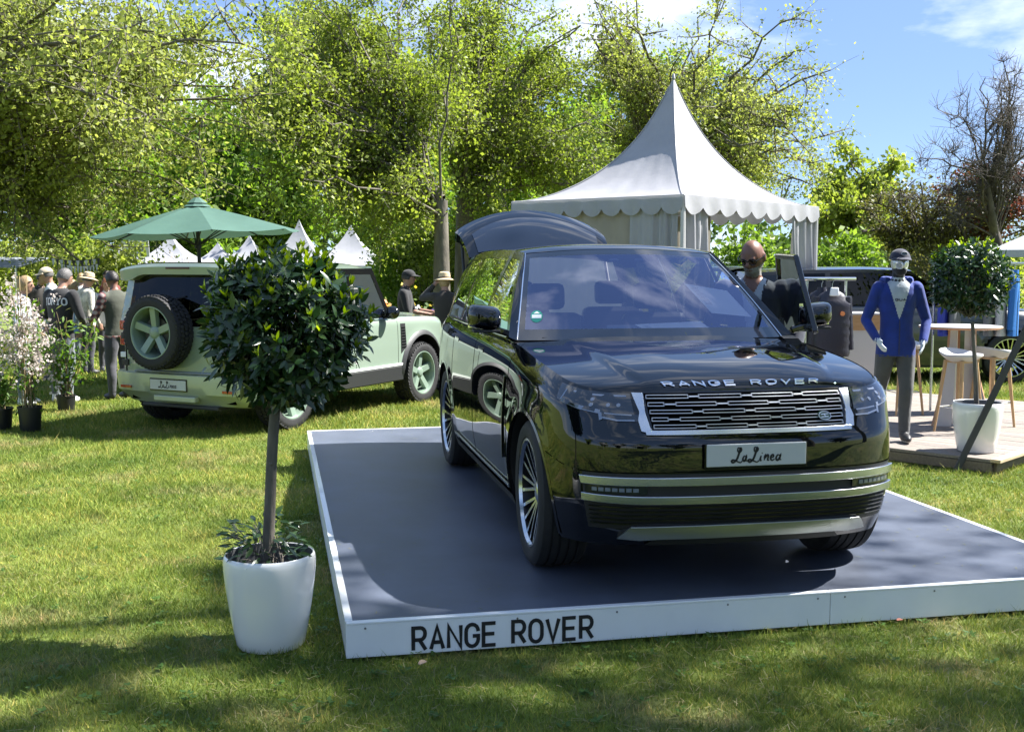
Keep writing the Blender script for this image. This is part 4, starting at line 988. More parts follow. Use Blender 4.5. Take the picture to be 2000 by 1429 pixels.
q = MB(); q.bar((-.05, 3.46, 1.50), (.42, 3.475, 1.40), .02, .015); q.build('rear_wiper', MBLACK, dfd, smooth=False)
# the rear plate sits left of centre as seen from behind
pb = rbox('number_plate', -.17, .35, 3.622, 3.634, .475, .585, PLATE, .004); rbox('plate_holder', -.18, .36, 3.610, 3.628, .463, .60, GBLACK, .004)
q = MB(); strokes_mesh(q, [[(.225 - p[0] * .079, .495 + p[1] * .072) for p in pl] for pl in SCRIPT], .0085, lambda x, y, o: (x, 3.6345 + o, y), .0012); lt = q.build('plate_script', INK, pb, smooth=False); lt['label'] = 'handwritten black words La Linea on the plate'

# ---------------------------------------------------------------- plainer dark SUVs in the background
NAVY = pmat('dark_navy_paint', (0.010, 0.014, 0.022), 0.3, coat=1.0)
GREYP = pmat('slate_grey_paint', (0.035, 0.045, 0.06), 0.3, coat=1.0)
def plain_suv(name, label, loc, rz, paint, gate=False):
    t = thing(name, label, 'car', loc, rz)
    P, mk = sh.wall(260, 28, [(0, AZ, AR), (WB, AZ, AR)]); q = MB(); q.grid(P, 0, mask=mk); q.build('body', paint, t, ang=50)
    q = MB(); q.box((0, -.05, .62), (1.30, 1.15, .74)); q.box((0, 1.85, .42), (1.72, 3.9, .2)); q.build('chassis', DARKIN, t, smooth=False)
    q = MB(); P = np.zeros((25, 14, 3))
    for i in range(25):
        for j in range(14): P[i, j] = hood_pt(-1 + i / 12, j / 13)
    q.grid(P, 0); q.build('bonnet', paint, t, ang=60)
    q = MB(); q.grid(wsgrid(-1, 1, 0, 1), 0); q.build('windscreen', DGLASS, t)
    q = MB(); P = np.zeros((13, 12, 3))
    for i in range(13):
        u = -1 + i / 6
        for j in range(12): y = 1.46 + 2.52 * j / 11; hw, ze = rail(y); P[i, j] = (u * hw, y, ze + .045 * (1 - abs(u) ** 2.6))
    q.grid(P, 0); q.build('roof', paint, t, ang=60)
    for sg in (-1, 1):
        q = MB(); g = MB()
        def sp_(y, tt, off=0): bx, bz = belt(y); rx, rz_ = rail(max(y, 1.4)); return (sg * (bx + (rx - bx) * tt + off), y, bz + (rz_ - bz) * tt)
        def sgm(mb, y0, y1, t0, t1, off=0):
            P = np.zeros((4, 4, 3))
            for i in range(4):
                for j in range(4): tt = t0 + (t1 - t0) * j / 3; ys = max(y0, .745 + .735 * tt); P[i, j] = sp_(ys + (max(y1, ys) - ys) * i / 3, tt, off)
            mb.grid(P, 0, flip=sg > 0)
        sgm(q, .7, 4.0, .90, 1); sgm(q, 1.70, 1.78, 0, .9); sgm(q, 2.74, 2.82, 0, .9); sgm(q, 3.5, 4.05, 0, .9); q.build('side_pillars', GBLACK, t)
        for a, c in ((.7, 1.70), (1.78, 2.74), (2.82, 3.5)): g = MB(); sgm(g, a, c, 0, .9, -.004); g.build('side_window', DGLASS, t)
        q = MB(); n = 20
        for cy in (0, WB):
            PP = np.zeros((n, 2, 3))
            for i in range(n):
                a = math.pi * (-.1 + 1.2 * i / (n - 1)); PP[i] = [(sg * .97, cy + AR * math.cos(a), max(.26, AZ + AR * math.sin(a))), (sg * .5, cy + AR * math.cos(a), max(.26, AZ + AR * math.sin(a)))]
            q.grid(PP, 0)
        q.build('wheel_arch_liner', MBLACK, t)
    for (x, y, r_) in ((-.84, 0, 0), (-.84, WB, 0), (.84, 0, math.pi), (.84, WB, math.pi)):
        c = copy_tree(wl, t); c.location = (x, y, .405); c.rotation_euler = (.3, 0, r_)
    if gate:
        q = MB(); q.v = list(tg.v); q.f = list(tg.f); q.m = list(tg.m); q.build('tailgate', [paint, MBLACK], t, ang=50)
    else:
        q = MB(); q.add([(-.80, 4.16, 1.0), (.80, 4.16, 1.0), (.65, 3.97, 1.73), (-.65, 3.97, 1.73)], [(0, 1, 2, 3)]); q.build('rear_window', DGLASS, t, smooth=False)
    return t
plain_suv('dark_suv', 'dark navy SUV parked side-on behind the clothes rack and mannequin', (7.75, 18.35, 0), RAD(88), NAVY)
plain_suv('grey_suv', 'slate grey SUV with raised tailgate seen through the white tent opening', (5.35, 20.0, 0), RAD(28), GREYP, gate=True)
# ================================================================ lawn
def lawn_mat(name, blades):
    m = bpy.data.materials.new(name); m.use_nodes = True; n = m.node_tree; b = n.nodes['Principled BSDF']
    g = n.nodes.new('ShaderNodeNewGeometry')
    def noise(sc, det, ro=0.6):
        x = n.nodes.new('ShaderNodeTexNoise'); x.inputs['Scale'].default_value = sc; x.inputs['Detail'].default_value = det; x.inputs['Roughness'].default_value = ro
        n.links.new(g.outputs['Position'], x.inputs['Vector']); return x.outputs['Fac']
    def ramp(fac, els):
        r = n.nodes.new('ShaderNodeValToRGB'); e = r.color_ramp.elements
        e[0].position, e[0].color = els[0][0], (*els[0][1], 1); e[1].position, e[1].color = els[-1][0], (*els[-1][1], 1)
        for p, c in els[1:-1]: k = e.new(p); k.color = (*c, 1)
        n.links.new(fac, r.inputs[0]); return r.outputs[0]
    def mix(fac, a, c, typ='MIX'):
        x = n.nodes.new('ShaderNodeMix'); x.data_type = 'RGBA'; x.blend_type = typ
        if hasattr(fac, 'is_linked'): n.links.new(fac, x.inputs['Factor'])
        else: x.inputs['Factor'].default_value = fac
        n.links.new(a, x.inputs['A']); n.links.new(c, x.inputs['B']); return x.outputs['Result']
    base = ramp(noise(.9, 5), [(.32, (.105, .17, .024)), (.50, (.185, .25, .040)), (.68, (.27, .31, .062))])
    dry = ramp(noise(2.3, 6, .65), [(.0, (.32, .27, .12)), (1.0, (.42, .36, .19))])
    dryf = ramp(noise(1.25, 7, .68), [(.52, (0, 0, 0)), (.72, (.75, .75, .75))])
    c = mix(dryf, base, dry)
    if blades:
        at = n.nodes.new('ShaderNodeAttribute'); at.attribute_name = 'rnd'
        v = ramp(at.outputs['Fac'], [(0, (.55, .62, .5)), (.5, (1, 1, 1)), (.80, (1.25, 1.2, 1.0)), (.86, (1.9, 1.35, 1.6)), (1, (2.6, 1.7, 2.4))])
        c = mix(1.0, c, v, 'MULTIPLY')
    else:
        soil = ramp(noise(14, 6, .7), [(.3, (.35, .33, .30)), (.7, (.95, .95, .95))]); c = mix(1.0, c, soil, 'MULTIPLY')
        y = n.nodes.new('ShaderNodeBump'); y.inputs['Strength'].default_value = .8; y.inputs['Distance'].default_value = .03
        n.links.new(noise(45, 6, .7), y.inputs['Height']); n.links.new(y.outputs[0], b.inputs['Normal'])
    n.links.new(c, b.inputs['Base Color']); b.inputs['Roughness'].default_value = .65; b.inputs['Specular IOR Level'].default_value = .25
    if blades:
        o = n.nodes['Material Output']; t = n.nodes.new('ShaderNodeBsdfTranslucent'); n.links.new(c, t.inputs[0])
        mx = n.nodes.new('ShaderNodeMixShader'); mx.inputs[0].default_value = .35; n.links.new(b.outputs[0], mx.inputs[1]); n.links.new(t.outputs[0], mx.inputs[2]); n.links.new(mx.outputs[0], o.inputs[0])
    return m
G = 40; xs = np.r_[np.linspace(-600, -40, 8), np.linspace(-30, 30, 41), np.linspace(40, 600, 8)]; ys = np.r_[np.linspace(-600, -40, 8), np.linspace(-30, 40, 47), np.linspace(60, 900, 9)]
P = np.zeros((len(xs), len(ys), 3)); P[..., 0] = xs[:, None]; P[..., 1] = ys[None, :]
P[..., 2] = -.004 + .004 * np.sin(P[..., 0] * 1.3) * np.cos(P[..., 1] * 1.7)
q = MB(); q.grid(P, 0); gnd = q.build('lawn_ground', lawn_mat('lawn_soil', False)); gnd['kind'] = 'structure'

rg = np.random.default_rng(5)
DECK_C = Vector((4.251, 9.80, 0)); DECK_R = RAD(46)       # front corner of the timber deck
def free_of_floor(X, Y):
    c, s_ = math.cos(-PLR), math.sin(-PLR); x, y = X - PLX, Y - PLY; lx, ly = x * c - y * s_, x * s_ + y * c
    m = ~((lx > .005) & (lx < PLW - .005) & (ly > .005) & (ly < PLL - .005))
    x, y = X - DECK_C.x, Y - DECK_C.y; c, s_ = math.cos(-DECK_R), math.sin(-DECK_R); lx, ly = x * c - y * s_, x * s_ + y * c
    return m & ~((lx > 0) & (lx < 4.6) & (ly > 0) & (ly < 3.4))
def patchnoise(X, Y, k=1.0):
    return (np.sin(X * 2.1 * k + 1.3 * np.sin(Y * 1.7 * k)) * np.cos(Y * 1.9 * k + 1.1 * np.sin(X * 1.3 * k)) + .6 * np.sin(X * 5.3 * k + Y * 3.1) * np.sin(Y * 4.7 * k)) / 1.6
Vs, Fs, As = [], [], []; base_i = 0
for (y0, y1, dens, hh, wd, wing) in [t_ + (0,) for t_ in ((3.9, 5.6, 8200, .030, .0047), (5.6, 8.0, 5900, .031, .0054), (8.0, 12.5, 3600, .036, .0075), (12.5, 17, 1700, .045, .012), (17, 27, 480, .055, .026))] + [(1.5, 8, 900, .034, .012, 1), (8, 17, 420, .05, .022, 1)]:
    half = lambda y: .47 * y + .6
    n = int(dens * (y1 - y0) * (half(y0) + half(y1)))
    Y = rg.uniform(y0, y1, n); X = rg.uniform(-1, 1, n) * (.47 * Y + .6)
    if wing: X = np.sign(X) * (.47 * Y + .6 + 3.4 * rg.random(n))
    keep = free_of_floor(X, Y); X, Y = X[keep], Y[keep]; n = len(X)
    pn = patchnoise(X, Y); h = hh * (.45 + 1.0 * rg.random(n) ** 1.5) * (1 + .45 * pn); h *= np.where(rg.random(n) < .03, 1.7, 1)
    a = rg.uniform(0, 2 * np.pi, n); lean = rg.uniform(.1, 1.5, n) * h; la = rg.uniform(0, 2 * np.pi, n)
    dx, dy = np.cos(a) * wd / 2, np.sin(a) * wd / 2
    V = np.zeros((n, 3, 3)); V[:, 0] = np.c_[X - dx, Y - dy, np.full(n, -.004)]; V[:, 1] = np.c_[X + dx, Y + dy, np.full(n, -.004)]
    V[:, 2] = np.c_[X + np.cos(la) * lean, Y + np.sin(la) * lean, h]
    Vs.append(V.reshape(-1, 3)); Fs.append(np.arange(3 * n).reshape(-1, 3) + base_i); base_i += 3 * n
    As.append(np.repeat(np.clip(rg.random(n) * .92 + .08 * rg.random(n), 0, 1), 3))
gr = big_mesh('grass', np.concatenate(Vs), np.concatenate(Fs), lawn_mat('grass_blades', True), attrs={'rnd': np.concatenate(As)})
tagit(gr, 'short mown lawn grass with dry straw patches', 'grass', kind='stuff')

n = 12000; Y = 3.9 + 9 * rg.random(n) ** 1.5; X = rg.uniform(-1, 1, n) * (.47 * Y + .5); keep = free_of_floor(X, Y) & (patchnoise(X * 1.2 + 3, Y * 1.1, .8) + rg.normal(0, .35, n) > .05); X, Y = X[keep], Y[keep]; n = len(X); a = rg.uniform(0, 6.28, n); L = rg.uniform(.012, .038, n); wd = .0011 + .0003 * (Y / 6); z0, z1 = rg.uniform(.004, .030, n), rg.uniform(.004, .030, n); ca, sa = np.cos(a), np.sin(a)
V = np.stack([np.c_[X - ca * L - sa * wd, Y - sa * L + ca * wd, z0], np.c_[X - ca * L + sa * wd, Y - sa * L - ca * wd, z0], np.c_[X + ca * L + sa * wd, Y + sa * L - ca * wd, z1], np.c_[X + ca * L - sa * wd, Y + sa * L + ca * wd, z1]], 1).reshape(-1, 3)
sw = big_mesh('dry_straw', V, np.arange(4 * n).reshape(-1, 4), leafmat('straw_bits', (.20, .17, .075), (.30, .26, .125), (.38, .34, .19), trans=.2), attrs={'rnd': np.repeat(rg.random(n), 4)}); tagit(sw, 'dry straw-coloured clippings lying in the lawn', 'straw', kind='stuff')
nr_ = 520; Y = 3.9 + 8 * rg.random(nr_) ** 1.3; X = rg.uniform(-1, 1, nr_) * (.47 * Y + .5); k = free_of_floor(X, Y); X, Y = X[k], Y[k]; nr_ = len(X); c_ = np.repeat(np.c_[X, Y, np.full(nr_, .012)], 9, 0); th = rg.uniform(0, 6.28, len(c_)); rad = rg.uniform(.008, .035, len(c_)); c_ = c_ + np.c_[np.cos(th) * rad, np.sin(th) * rad, rg.uniform(0, .022, len(c_))]; V, F = None, None
sz = rg.uniform(.008, .017, len(c_)); t1 = np.c_[np.cos(th), np.sin(th), rg.uniform(.0, .5, len(c_))] * sz[:, None]; t2 = np.c_[-np.sin(th), np.cos(th), rg.uniform(-.3, .3, len(c_))] * sz[:, None] * .7
V = np.stack([c_ - t1, c_ + t2, c_ + t1, c_ - t2], 1).reshape(-1, 3); wd_ = big_mesh('lawn_weeds', V, np.arange(len(V)).reshape(-1, 4), leafmat('clover_leaves', (.05, .11, .02), (.10, .18, .035), trans=.35), attrs={'rnd': np.repeat(rg.random(len(c_)), 4)}); tagit(wd_, 'small clover and weed rosettes scattered in the lawn', 'weeds', kind='stuff')
# ================================================================ trees
BARK = pmat('tree_bark', (0.075, 0.065, 0.05), 0.9, col2=(0.16, 0.14, 0.11), vscale=6, bump=.8, bscale=14, stretch=(1, 1, .35))
BARKD = pmat('dark_bark', (0.055, 0.045, 0.038), 0.9, col2=(0.12, 0.10, 0.085), vscale=8, bump=.6, bscale=20, stretch=(1, 1, .3))
LPLANE = leafmat('plane_leaves', (.15, .18, .042), (.27, .305, .085), (.38, .39, .14), trans=.52)
LMID = leafmat('spring_leaves', (.115, .155, .030), (.23, .28, .060), (.36, .39, .11), trans=.52)
LBRIGHT = leafmat('bright_maple_leaves', (.085, .145, .026), (.165, .25, .045), (.25, .33, .075), trans=.52)
LDARK = leafmat('dark_evergreen_leaves', (.012, .028, .012), (.030, .055, .020), (.05, .085, .03), trans=.2)
LOLIVE = leafmat('olive_twig_leaves', (.075, .075, .022), (.13, .13, .04), (.19, .18, .06), trans=.35)
LRED = leafmat('copper_leaves', (.07, .022, .018), (.13, .05, .035), (.17, .09, .05), trans=.35)

def bez(P0, P1, P2, seg):
    t = np.linspace(0, 1, seg + 1)[None, :, None]
    return P0[:, None] * (1 - t) ** 2 + 2 * P1[:, None] * t * (1 - t) + P2[:, None] * t * t
def tubes(C, ra, rb, sides):
    """C (n, k, 3) centre lines -> verts, quads"""
    n, k = C.shape[:2]; d = C[:, -1] - C[:, 0]; d /= np.linalg.norm(d, axis=1, keepdims=True) + 1e-9
    ref = np.where(np.abs(d[:, 2:3]) < .9, np.array([[0, 0, 1.]]), np.array([[1., 0, 0]])); a = np.cross(d, ref); a /= np.linalg.norm(a, axis=1, keepdims=True); b_ = np.cross(d, a)
    th = np.linspace(0, 2 * np.pi, sides, endpoint=False); t = np.linspace(0, 1, k)
    r = ra[:, None] * (1 - t) + rb[:, None] * t
    V = C[:, :, None] + r[:, :, None, None] * (a[:, None, None] * np.cos(th)[None, None, :, None] + b_[:, None, None] * np.sin(th)[None, None, :, None])
    idx = np.arange(n * k * sides).reshape(n, k, sides); nx = np.roll(idx, -1, 2)
    F = np.stack([idx[:, :-1], nx[:, :-1], nx[:, 1:], idx[:, 1:]], -1).reshape(-1, 4)
    return V.reshape(-1, 3), F
def leaf_quads(C, size, r, up=.35, asp=.62, sd=.3):
    n = len(C); s = size * (1 + sd * r.standard_normal(n)).clip(.4, 1.8)
    ax = r.standard_normal((n, 3)); ax[:, 2] -= .25; ax /= np.linalg.norm(ax, axis=1, keepdims=True)
    nr = r.standard_normal((n, 3)); nr[:, 2] += up; sdv = np.cross(ax, nr); sdv /= np.linalg.norm(sdv, axis=1, keepdims=True) + 1e-9
    V = np.stack([C - ax * s[:, None] * .5, C + sdv * s[:, None] * asp * .5, C + ax * s[:, None] * .5, C - sdv * s[:, None] * asp * .5], 1)
    return V.reshape(-1, 3), np.arange(4 * n).reshape(-1, 4)
def in_ell(r, c, R_, n, lo=.35):
    d = r.standard_normal((n, 3)); d /= np.linalg.norm(d, axis=1, keepdims=True); k = (lo ** 3 + (1 - lo ** 3) * r.random(n)) ** (1 / 3)
    return c + d * k[:, None] * R_
def make_tree(name, label, base, fork, r0, crowns, n1, n2, n3, lpt, lsize, leafm, bark=BARK, seed=1, cat='tree', group=None, spread=.34, twig=.18, lean=(0, 0), trunks=None, minz=.6, leafspread=.5, twup=-.15, thin=1.0, twigs=True):
    r = np.random.default_rng(seed); t = thing(name, label, cat, (base[0], base[1], 0), 0, group); B = np.array([base[0], base[1], 0.])
    crowns = [(np.array(c, float), np.array(R_, float), w_) for c, R_, w_ in crowns]; W = np.array([c[2] for c in crowns], float); W /= W.sum()
    pick = r.choice(len(crowns), n1, p=W); cc = np.array([crowns[i][0] for i in pick]); RR = np.array([crowns[i][1] for i in pick])
    E = np.stack([in_ell(r, cc[i], RR[i] * .78, 1, .45)[0] for i in range(n1)])
    ftop = B + np.array([lean[0], lean[1], fork]); top = np.average([c[0] for c in crowns], axis=0, weights=W); top = top * .6 + ftop * .4; top[2] = max(top[2], fork)
    # trunk
    VV, FF = [], []; off = 0
    def addt(C, ra, rb, sides):
        nonlocal off
        V, F = tubes(C, ra, rb, sides); VV.append(V); FF.append(F + off); off += len(V)
    mid = (B + ftop) / 2 + np.array([lean[0] * -.15, 0, 0])
    B0 = B - [0, 0, .15]
    addt(bez(B0[None], mid[None], ftop[None], 8), np.array([r0 * 1.25]), np.array([r0 * .8]), 10)
    addt(bez(ftop[None], (ftop * .5 + top * .5)[None] + r.normal(0, .2, (1, 3)), top[None], 6), np.array([r0 * .78]), np.array([r0 * .25]), 8)
    tt = r.random(n1) ** 1.3; S0 = np.where((r.random(n1) < .45)[:, None], ftop + (B - ftop) * (r.random(n1) * .12)[:, None], ftop + (top - ftop) * tt[:, None])
    M1 = S0 * .5 + E * .5 + np.array([0, 0, .22]) * np.linalg.norm(E - S0, axis=1, keepdims=True) + r.normal(0, .25, (n1, 3))
    L1 = bez(S0, M1, E, 8); L1[:, 1:-1] += r.normal(0, .05, L1[:, 1:-1].shape) * np.linalg.norm(E - S0, axis=1)[:, None, None] * .35
    ra1 = r0 * r.uniform(.28, .5, n1) * thin; addt(L1, ra1, ra1 * .3, 6)
    # second order
    par = np.repeat(np.arange(n1), n2); N2 = len(par); k = r.integers(2, 9, N2); S2_ = L1[par, k]; Rm = RR[par].mean(1)
    d = r.standard_normal((N2, 3)); d += 1.1 * (S2_ - cc[par]) / RR[par]; d /= np.linalg.norm(d, axis=1, keepdims=True)
    E2 = S2_ + d * (Rm * spread * r.uniform(.6, 1.3, N2))[:, None]
    e = (E2 - cc[par]) / RR[par]; en = np.linalg.norm(e, axis=1); sc_ = np.where(en > 1, (1 - .12 * r.random(N2)) / en, 1); E2 = cc[par] + (E2 - cc[par]) * sc_[:, None]
    E2[:, 2] = np.maximum(E2[:, 2], minz)
    M2 = (S2_ + E2) / 2 + r.normal(0, .12, (N2, 3)) * Rm[:, None] * .3; L2 = bez(S2_, M2, E2, 5)
    ra2 = ra1[par] * .38; addt(L2, ra2, ra2 * .35, 4)
    # twigs
    p3 = np.repeat(np.arange(N2), n3); N3 = len(p3); k = r.integers(1, 6, N3); S3 = L2[p3, k]; Rm3 = Rm[p3]
    d = r.standard_normal((N3, 3)); d[:, 2] += twup; d += .5 * (S3 - cc[par[p3]]) / RR[par[p3]]; d /= np.linalg.norm(d, axis=1, keepdims=True)
    E3 = S3 + d * (Rm3 * twig * r.uniform(.5, 1.4, N3))[:, None]; E3[:, 2] = np.maximum(E3[:, 2], minz)
    L3 = bez(S3, (S3 + E3) / 2 + r.normal(0, .06, (N3, 3)), E3, 2); ra3 = np.full(N3, max(.006, r0 * .022)); 
    if twigs: addt(L3, ra3, ra3 * .5, 3)
    big_mesh('trunk', np.concatenate(VV) - B, np.concatenate(FF), bark, t, smooth=True)
    if lpt:
        p4 = np.repeat(np.arange(N3), lpt); u = r.random(len(p4))[:, None]; C = S3[p4] * (1 - u) + E3[p4] * u + r.normal(0, 1, (len(p4), 3)) * (leafspread * Rm3[p4] * twig)[:, None]
        C[:, 2] = np.maximum(C[:, 2], minz * .8)
        V, F = leaf_quads(C - B, lsize, r); cl = r.random(n1)[par[p3[p4]]] * .4 + r.random(N2)[p3[p4]] * .3; rn = np.clip(cl + r.random(len(p4)) * .4 - .05, 0, 1)
        big_mesh('crown', V, F, leafm, t, attrs={'rnd': np.repeat(rn, 4)})
    return t
def U(u, v, y): return tuple(unproj(u, v, y))
def fill(pts, y, R_, dy=1.6): return [(U(u, v, y + dy * math.sin(u * .37 + v)), R_, 1) for u, v in pts]
make_tree('plane_tree', 'big spreading tree with pale yellow-green young leaves filling the upper left', (-13.2, 23), 3.2, .34,
          fill([(-80, 40), (60, 30), (200, 20), (330, 40), (420, 110), (-20, 150), (120, 140), (270, 150), (390, 230), (20, 260), (160, 270), (300, 300), (-40, 370), (80, 380), (200, 400), (20, 460), (140, 470)], 22.5, (1.75, 2.6, 1.25), 2.6), 70, 10, 7, 17, .086, LPLANE, seed=11, thin=.42, leafspread=.3, spread=.55, twig=.30)
make_tree('slim_park_tree', 'slimmer forked tree in front, its trunk rising behind the hatted woman', (-1.62, 26), 3.3, .19,
          fill([(480, 20), (590, 10), (700, 0), (500, 110), (610, 90), (720, 60), (830, 70), (470, 200), (590, 210), (710, 190), (820, 200), (520, 310), (640, 320), (740, 320), (590, 400), (700, 410)], 26.5, (1.75, 2.6, 1.15), 2.4), 56, 10, 7, 17, .086, LMID, seed=12, leafspread=.3, thin=.5, spread=.5, twig=.28)
make_tree('thick_park_tree', 'thicker forked tree just behind it, trunk beside the raised tailgate', (-1.22, 29.5), 3.6, .28,
          fill([(860, 0), (960, 0), (1070, 10), (890, 60), (1000, 60), (1110, 80), (930, 170), (1050, 180), (1150, 220), (980, 280), (1090, 310), (1170, 340), (1020, 370)], 31, (1.75, 2.6, 1.2), 2.4), 46, 10, 7, 17, .090, LMID, seed=13, leafspread=.3, thin=.5, spread=.5, twig=.28)
make_tree('open_crowned_tree', 'tall open tree with sparse yellowish leaves and dark limbs behind the white tent', (4.4, 33), 3.6, .32,
          fill([(1180, 25), (1275, 30), (1190, 85), (1300, 85), (1410, 75), (1510, 95), (1560, 170), (1450, 160), (1350, 190), (1560, 280), (1470, 290), (1520, 370), (1230, 180), (1190, 290)], 33, (1.7, 2.6, 1.35), 2.4), 52, 10, 7, 12, .092, LPLANE, seed=14, leafspread=.24, thin=.55, spread=.5, twig=.3)
bt = []
for i, (u, v, y, R_, lm, lab) in enumerate([
    (150, 360, 74, (7, 5, 7), LBRIGHT, 'broad mid green tree behind the tents, furthest left'),
    (360, 330, 78, (6.5, 5, 8), LBRIGHT, 'tall mid green tree behind the green parasol'),
    (545, 300, 82, (6, 5, 8), LBRIGHT, 'fresh green maple behind the tents, left of the slim trunk'),
    (745, 385, 68, (5.2, 4, 6.2), LBRIGHT, 'brightest green maple low behind the black capped man'),
    (960, 390, 70, (5.2, 4, 6.0), LBRIGHT, 'bright green maple behind the raised tailgate'),
    (1110, 350, 84, (6, 5, 7), LBRIGHT, 'mid green tree showing left of the white tent roof')]):
    c = U(u, v, y); make_tree('maple_tree', lab, (c[0], y), 3.0, .3, [(c, R_, 2), ((c[0], y, c[2] - R_[2] * .55), (R_[0] * .9, R_[1], R_[2] * .5), 1)], 16, 10, 6, 13, .40, lm, seed=30 + i, group='green trees behind the tents', twig=.16, twigs=False)
for k_, (u_, v_, lab_) in enumerate([(40, 150, 'tall tree filling the view behind the upper left crown'), (250, 110, 'tall tree behind the gap above the parasol'), (420, 170, 'tall tree rising between the left crown and the slim tree'), (700, 130, 'tall tree rising behind the slim park tree'), (930, 150, 'tall tree rising behind the forked trunks'), (1120, 190, 'tall tree rising left of the tent peak'), (1260, 190, 'tall tree rising right behind the tent peak')]):
    c = U(u_, v_, 100); make_tree('tall_background_tree', lab_, (c[0], 100), 6, .4, [(c, (8.5, 5, 5.5), 2), ((c[0], 100, c[2] - 7), (8.5, 5, 5), 1.3)], 16, 10, 6, 14, .46, LMID if k_ % 2 else LBRIGHT, seed=130 + k_, group='tall trees in the far background', twig=.17, twigs=False)
c = U(560, 95, 95); make_tree('dark_conifer', 'very dark conifer standing above the other trees, upper left of centre', (c[0], 95), 6, .5, [(c, (4.5, 4, 8), 2), ((c[0], 95, 8), (5, 4, 6), 1)], 22, 9, 5, 14, .5, LDARK, BARKD, seed=41)
c = U(1690, 345, 60); make_tree('round_tree', 'round topped green tree at the right, behind the bare tree', (c[0], 60), 2, .3, [(c, (2.3, 2.3, 2.4), 2), (U(1650, 420, 58), (2.4, 2, 2.2), 1.2)], 18, 9, 6, 15, .27, LMID, seed=42, twig=.2)
make_tree('bare_tree', 'nearly leafless dark tree with thin upright twigs at the right edge', (12.3, 27.5), 2.6, .15,
          [(U(1930, 230, 27), (1.7, 1.5, 1.5), 3), (U(1985, 150, 27), (1.0, 1.0, .8), 1.2), (U(1830, 320, 26.5), (1.3, 1.4, .9), 2), (U(1800, 400, 26.5), (1.5, 1.2, .6), 1), (U(2080, 250, 27), (1.6, 1.4, 1.6), 1)], 30, 11, 10, 0, .1, LRED, BARKD, seed=51, twig=.30, lean=(-.6, 0), twup=.7, thin=.5)
make_tree('copper_leaved_tree', 'small reddish leaved tree beneath the bare branches at the right edge', (12.6, 30), 1.4, .12, [(U(1930, 370, 29.5), (1.7, 1.2, .75), 1)], 10, 8, 6, 8, .10, LRED, BARKD, seed=52)
make_tree('twiggy_tree', 'low tangled olive tree of fine drooping twigs at the right', (11.2, 30.5), 1.6, .16, [(U(1790, 400, 30), (2.1, 1.3, 1.0), 2), (U(1960, 420, 30), (1.9, 1.2, 1.0), 2), (U(1700, 430, 31), (1.1, 1, .8), 1)], 24, 12, 8, 6, .085, LOLIVE, BARKD, seed=53, twig=.24)
def bush(name, label, c, R_, leafm, n, ls, seed, group=None):
    r = np.random.default_rng(seed); t = thing(name, label, 'bush', (c[0], c[1], 0), 0, group)
    cc = np.array([0, 0, c[2]]); ns = 40; E = in_ell(r, cc, np.array(R_), ns, .6); E[:, 2] = np.maximum(E[:, 2], .15)
    S0 = np.c_[r.normal(0, .06, ns), r.normal(0, .06, ns), np.zeros(ns)]; V, F = tubes(bez(S0, (S0 + E) / 2 + [0, 0, .1], E, 4), np.full(ns, .012), np.full(ns, .004), 4); big_mesh('stems', V, F, BARKD, t)
    clump = in_ell(r, cc, np.array(R_) * .92, max(12, n // 60), .5); C = clump[r.integers(0, len(clump), n)] + r.normal(0, .13, (n, 3)) * np.mean(R_); C[:, 2] = np.maximum(C[:, 2], .06)
    V, F = leaf_quads(C, ls, r); big_mesh('foliage', V, F, leafm, t, attrs={'rnd': np.repeat(r.random(n), 4)}); return t
c = U(1662, 500, 25); bush('leafy_bush', 'bright yellow-green rounded bush above the dark SUV roof', (c[0], 25, 1.35), (.85, .8, 1.25), LBRIGHT, 5200, .11, 61)
c = U(1455, 490, 27); bush('leafy_bush', 'bright green bush seen through the opening of the white tent', (c[0], 27, 1.5), (.95, .8, 1.35), LBRIGHT, 4200, .12, 62)
c = U(1790, 490, 27); bush('leafy_bush', 'olive green bush behind the mannequin, below the bare tree', (c[0], 27, 1.2), (1.5, .8, 1.2), LOLIVE, 5000, .1, 63)
c = U(1930, 480, 26); bush('leafy_bush', 'fresh green bush at the far right behind the ball tree', (c[0], 26, 1.25), (1.2, .8, 1.2), LMID, 4200, .1, 64)
c = U(790, 530, 32); bush('leafy_bush', 'tall fresh green bush left of the slim trunk', (c[0], 32, 1.6), (1.0, 1.0, 1.7), LBRIGHT, 7000, .12, 65)
c = U(840, 540, 30); bush('leafy_bush', 'dark green bush behind the black capped man', (c[0], 31, 1.5), (1.0, .8, 1.6), LMID, 5200, .11, 66)
c = U(905, 520, 31); bush('leafy_bush', 'ivy-like bush round the foot of the thick trunk', (c[0], 30.6, 1.6), (.7, .6, 1.7), LMID, 4200, .1, 67)
for k, u in enumerate((-60, 60, 170)):
    c = U(u, 540, 30); bush('clipped_hedge', ['tall dark hedge at the far left behind the awning', 'tall dark hedge behind the blossom at the left', 'tall dark hedge under the pennants'][k], (c[0], 30 + k, 1.3), (1.5, .8, 1.5), LMID, 5200, .13, 70 + k, 'hedge row behind the crowd')
c = U(228, 540, 24); bush('leafy_bush', 'leafy grey-green bush behind the man in the vest', (c[0], 24, 1.1), (.9, .6, 1.05), LMID, 3600, .1, 68)
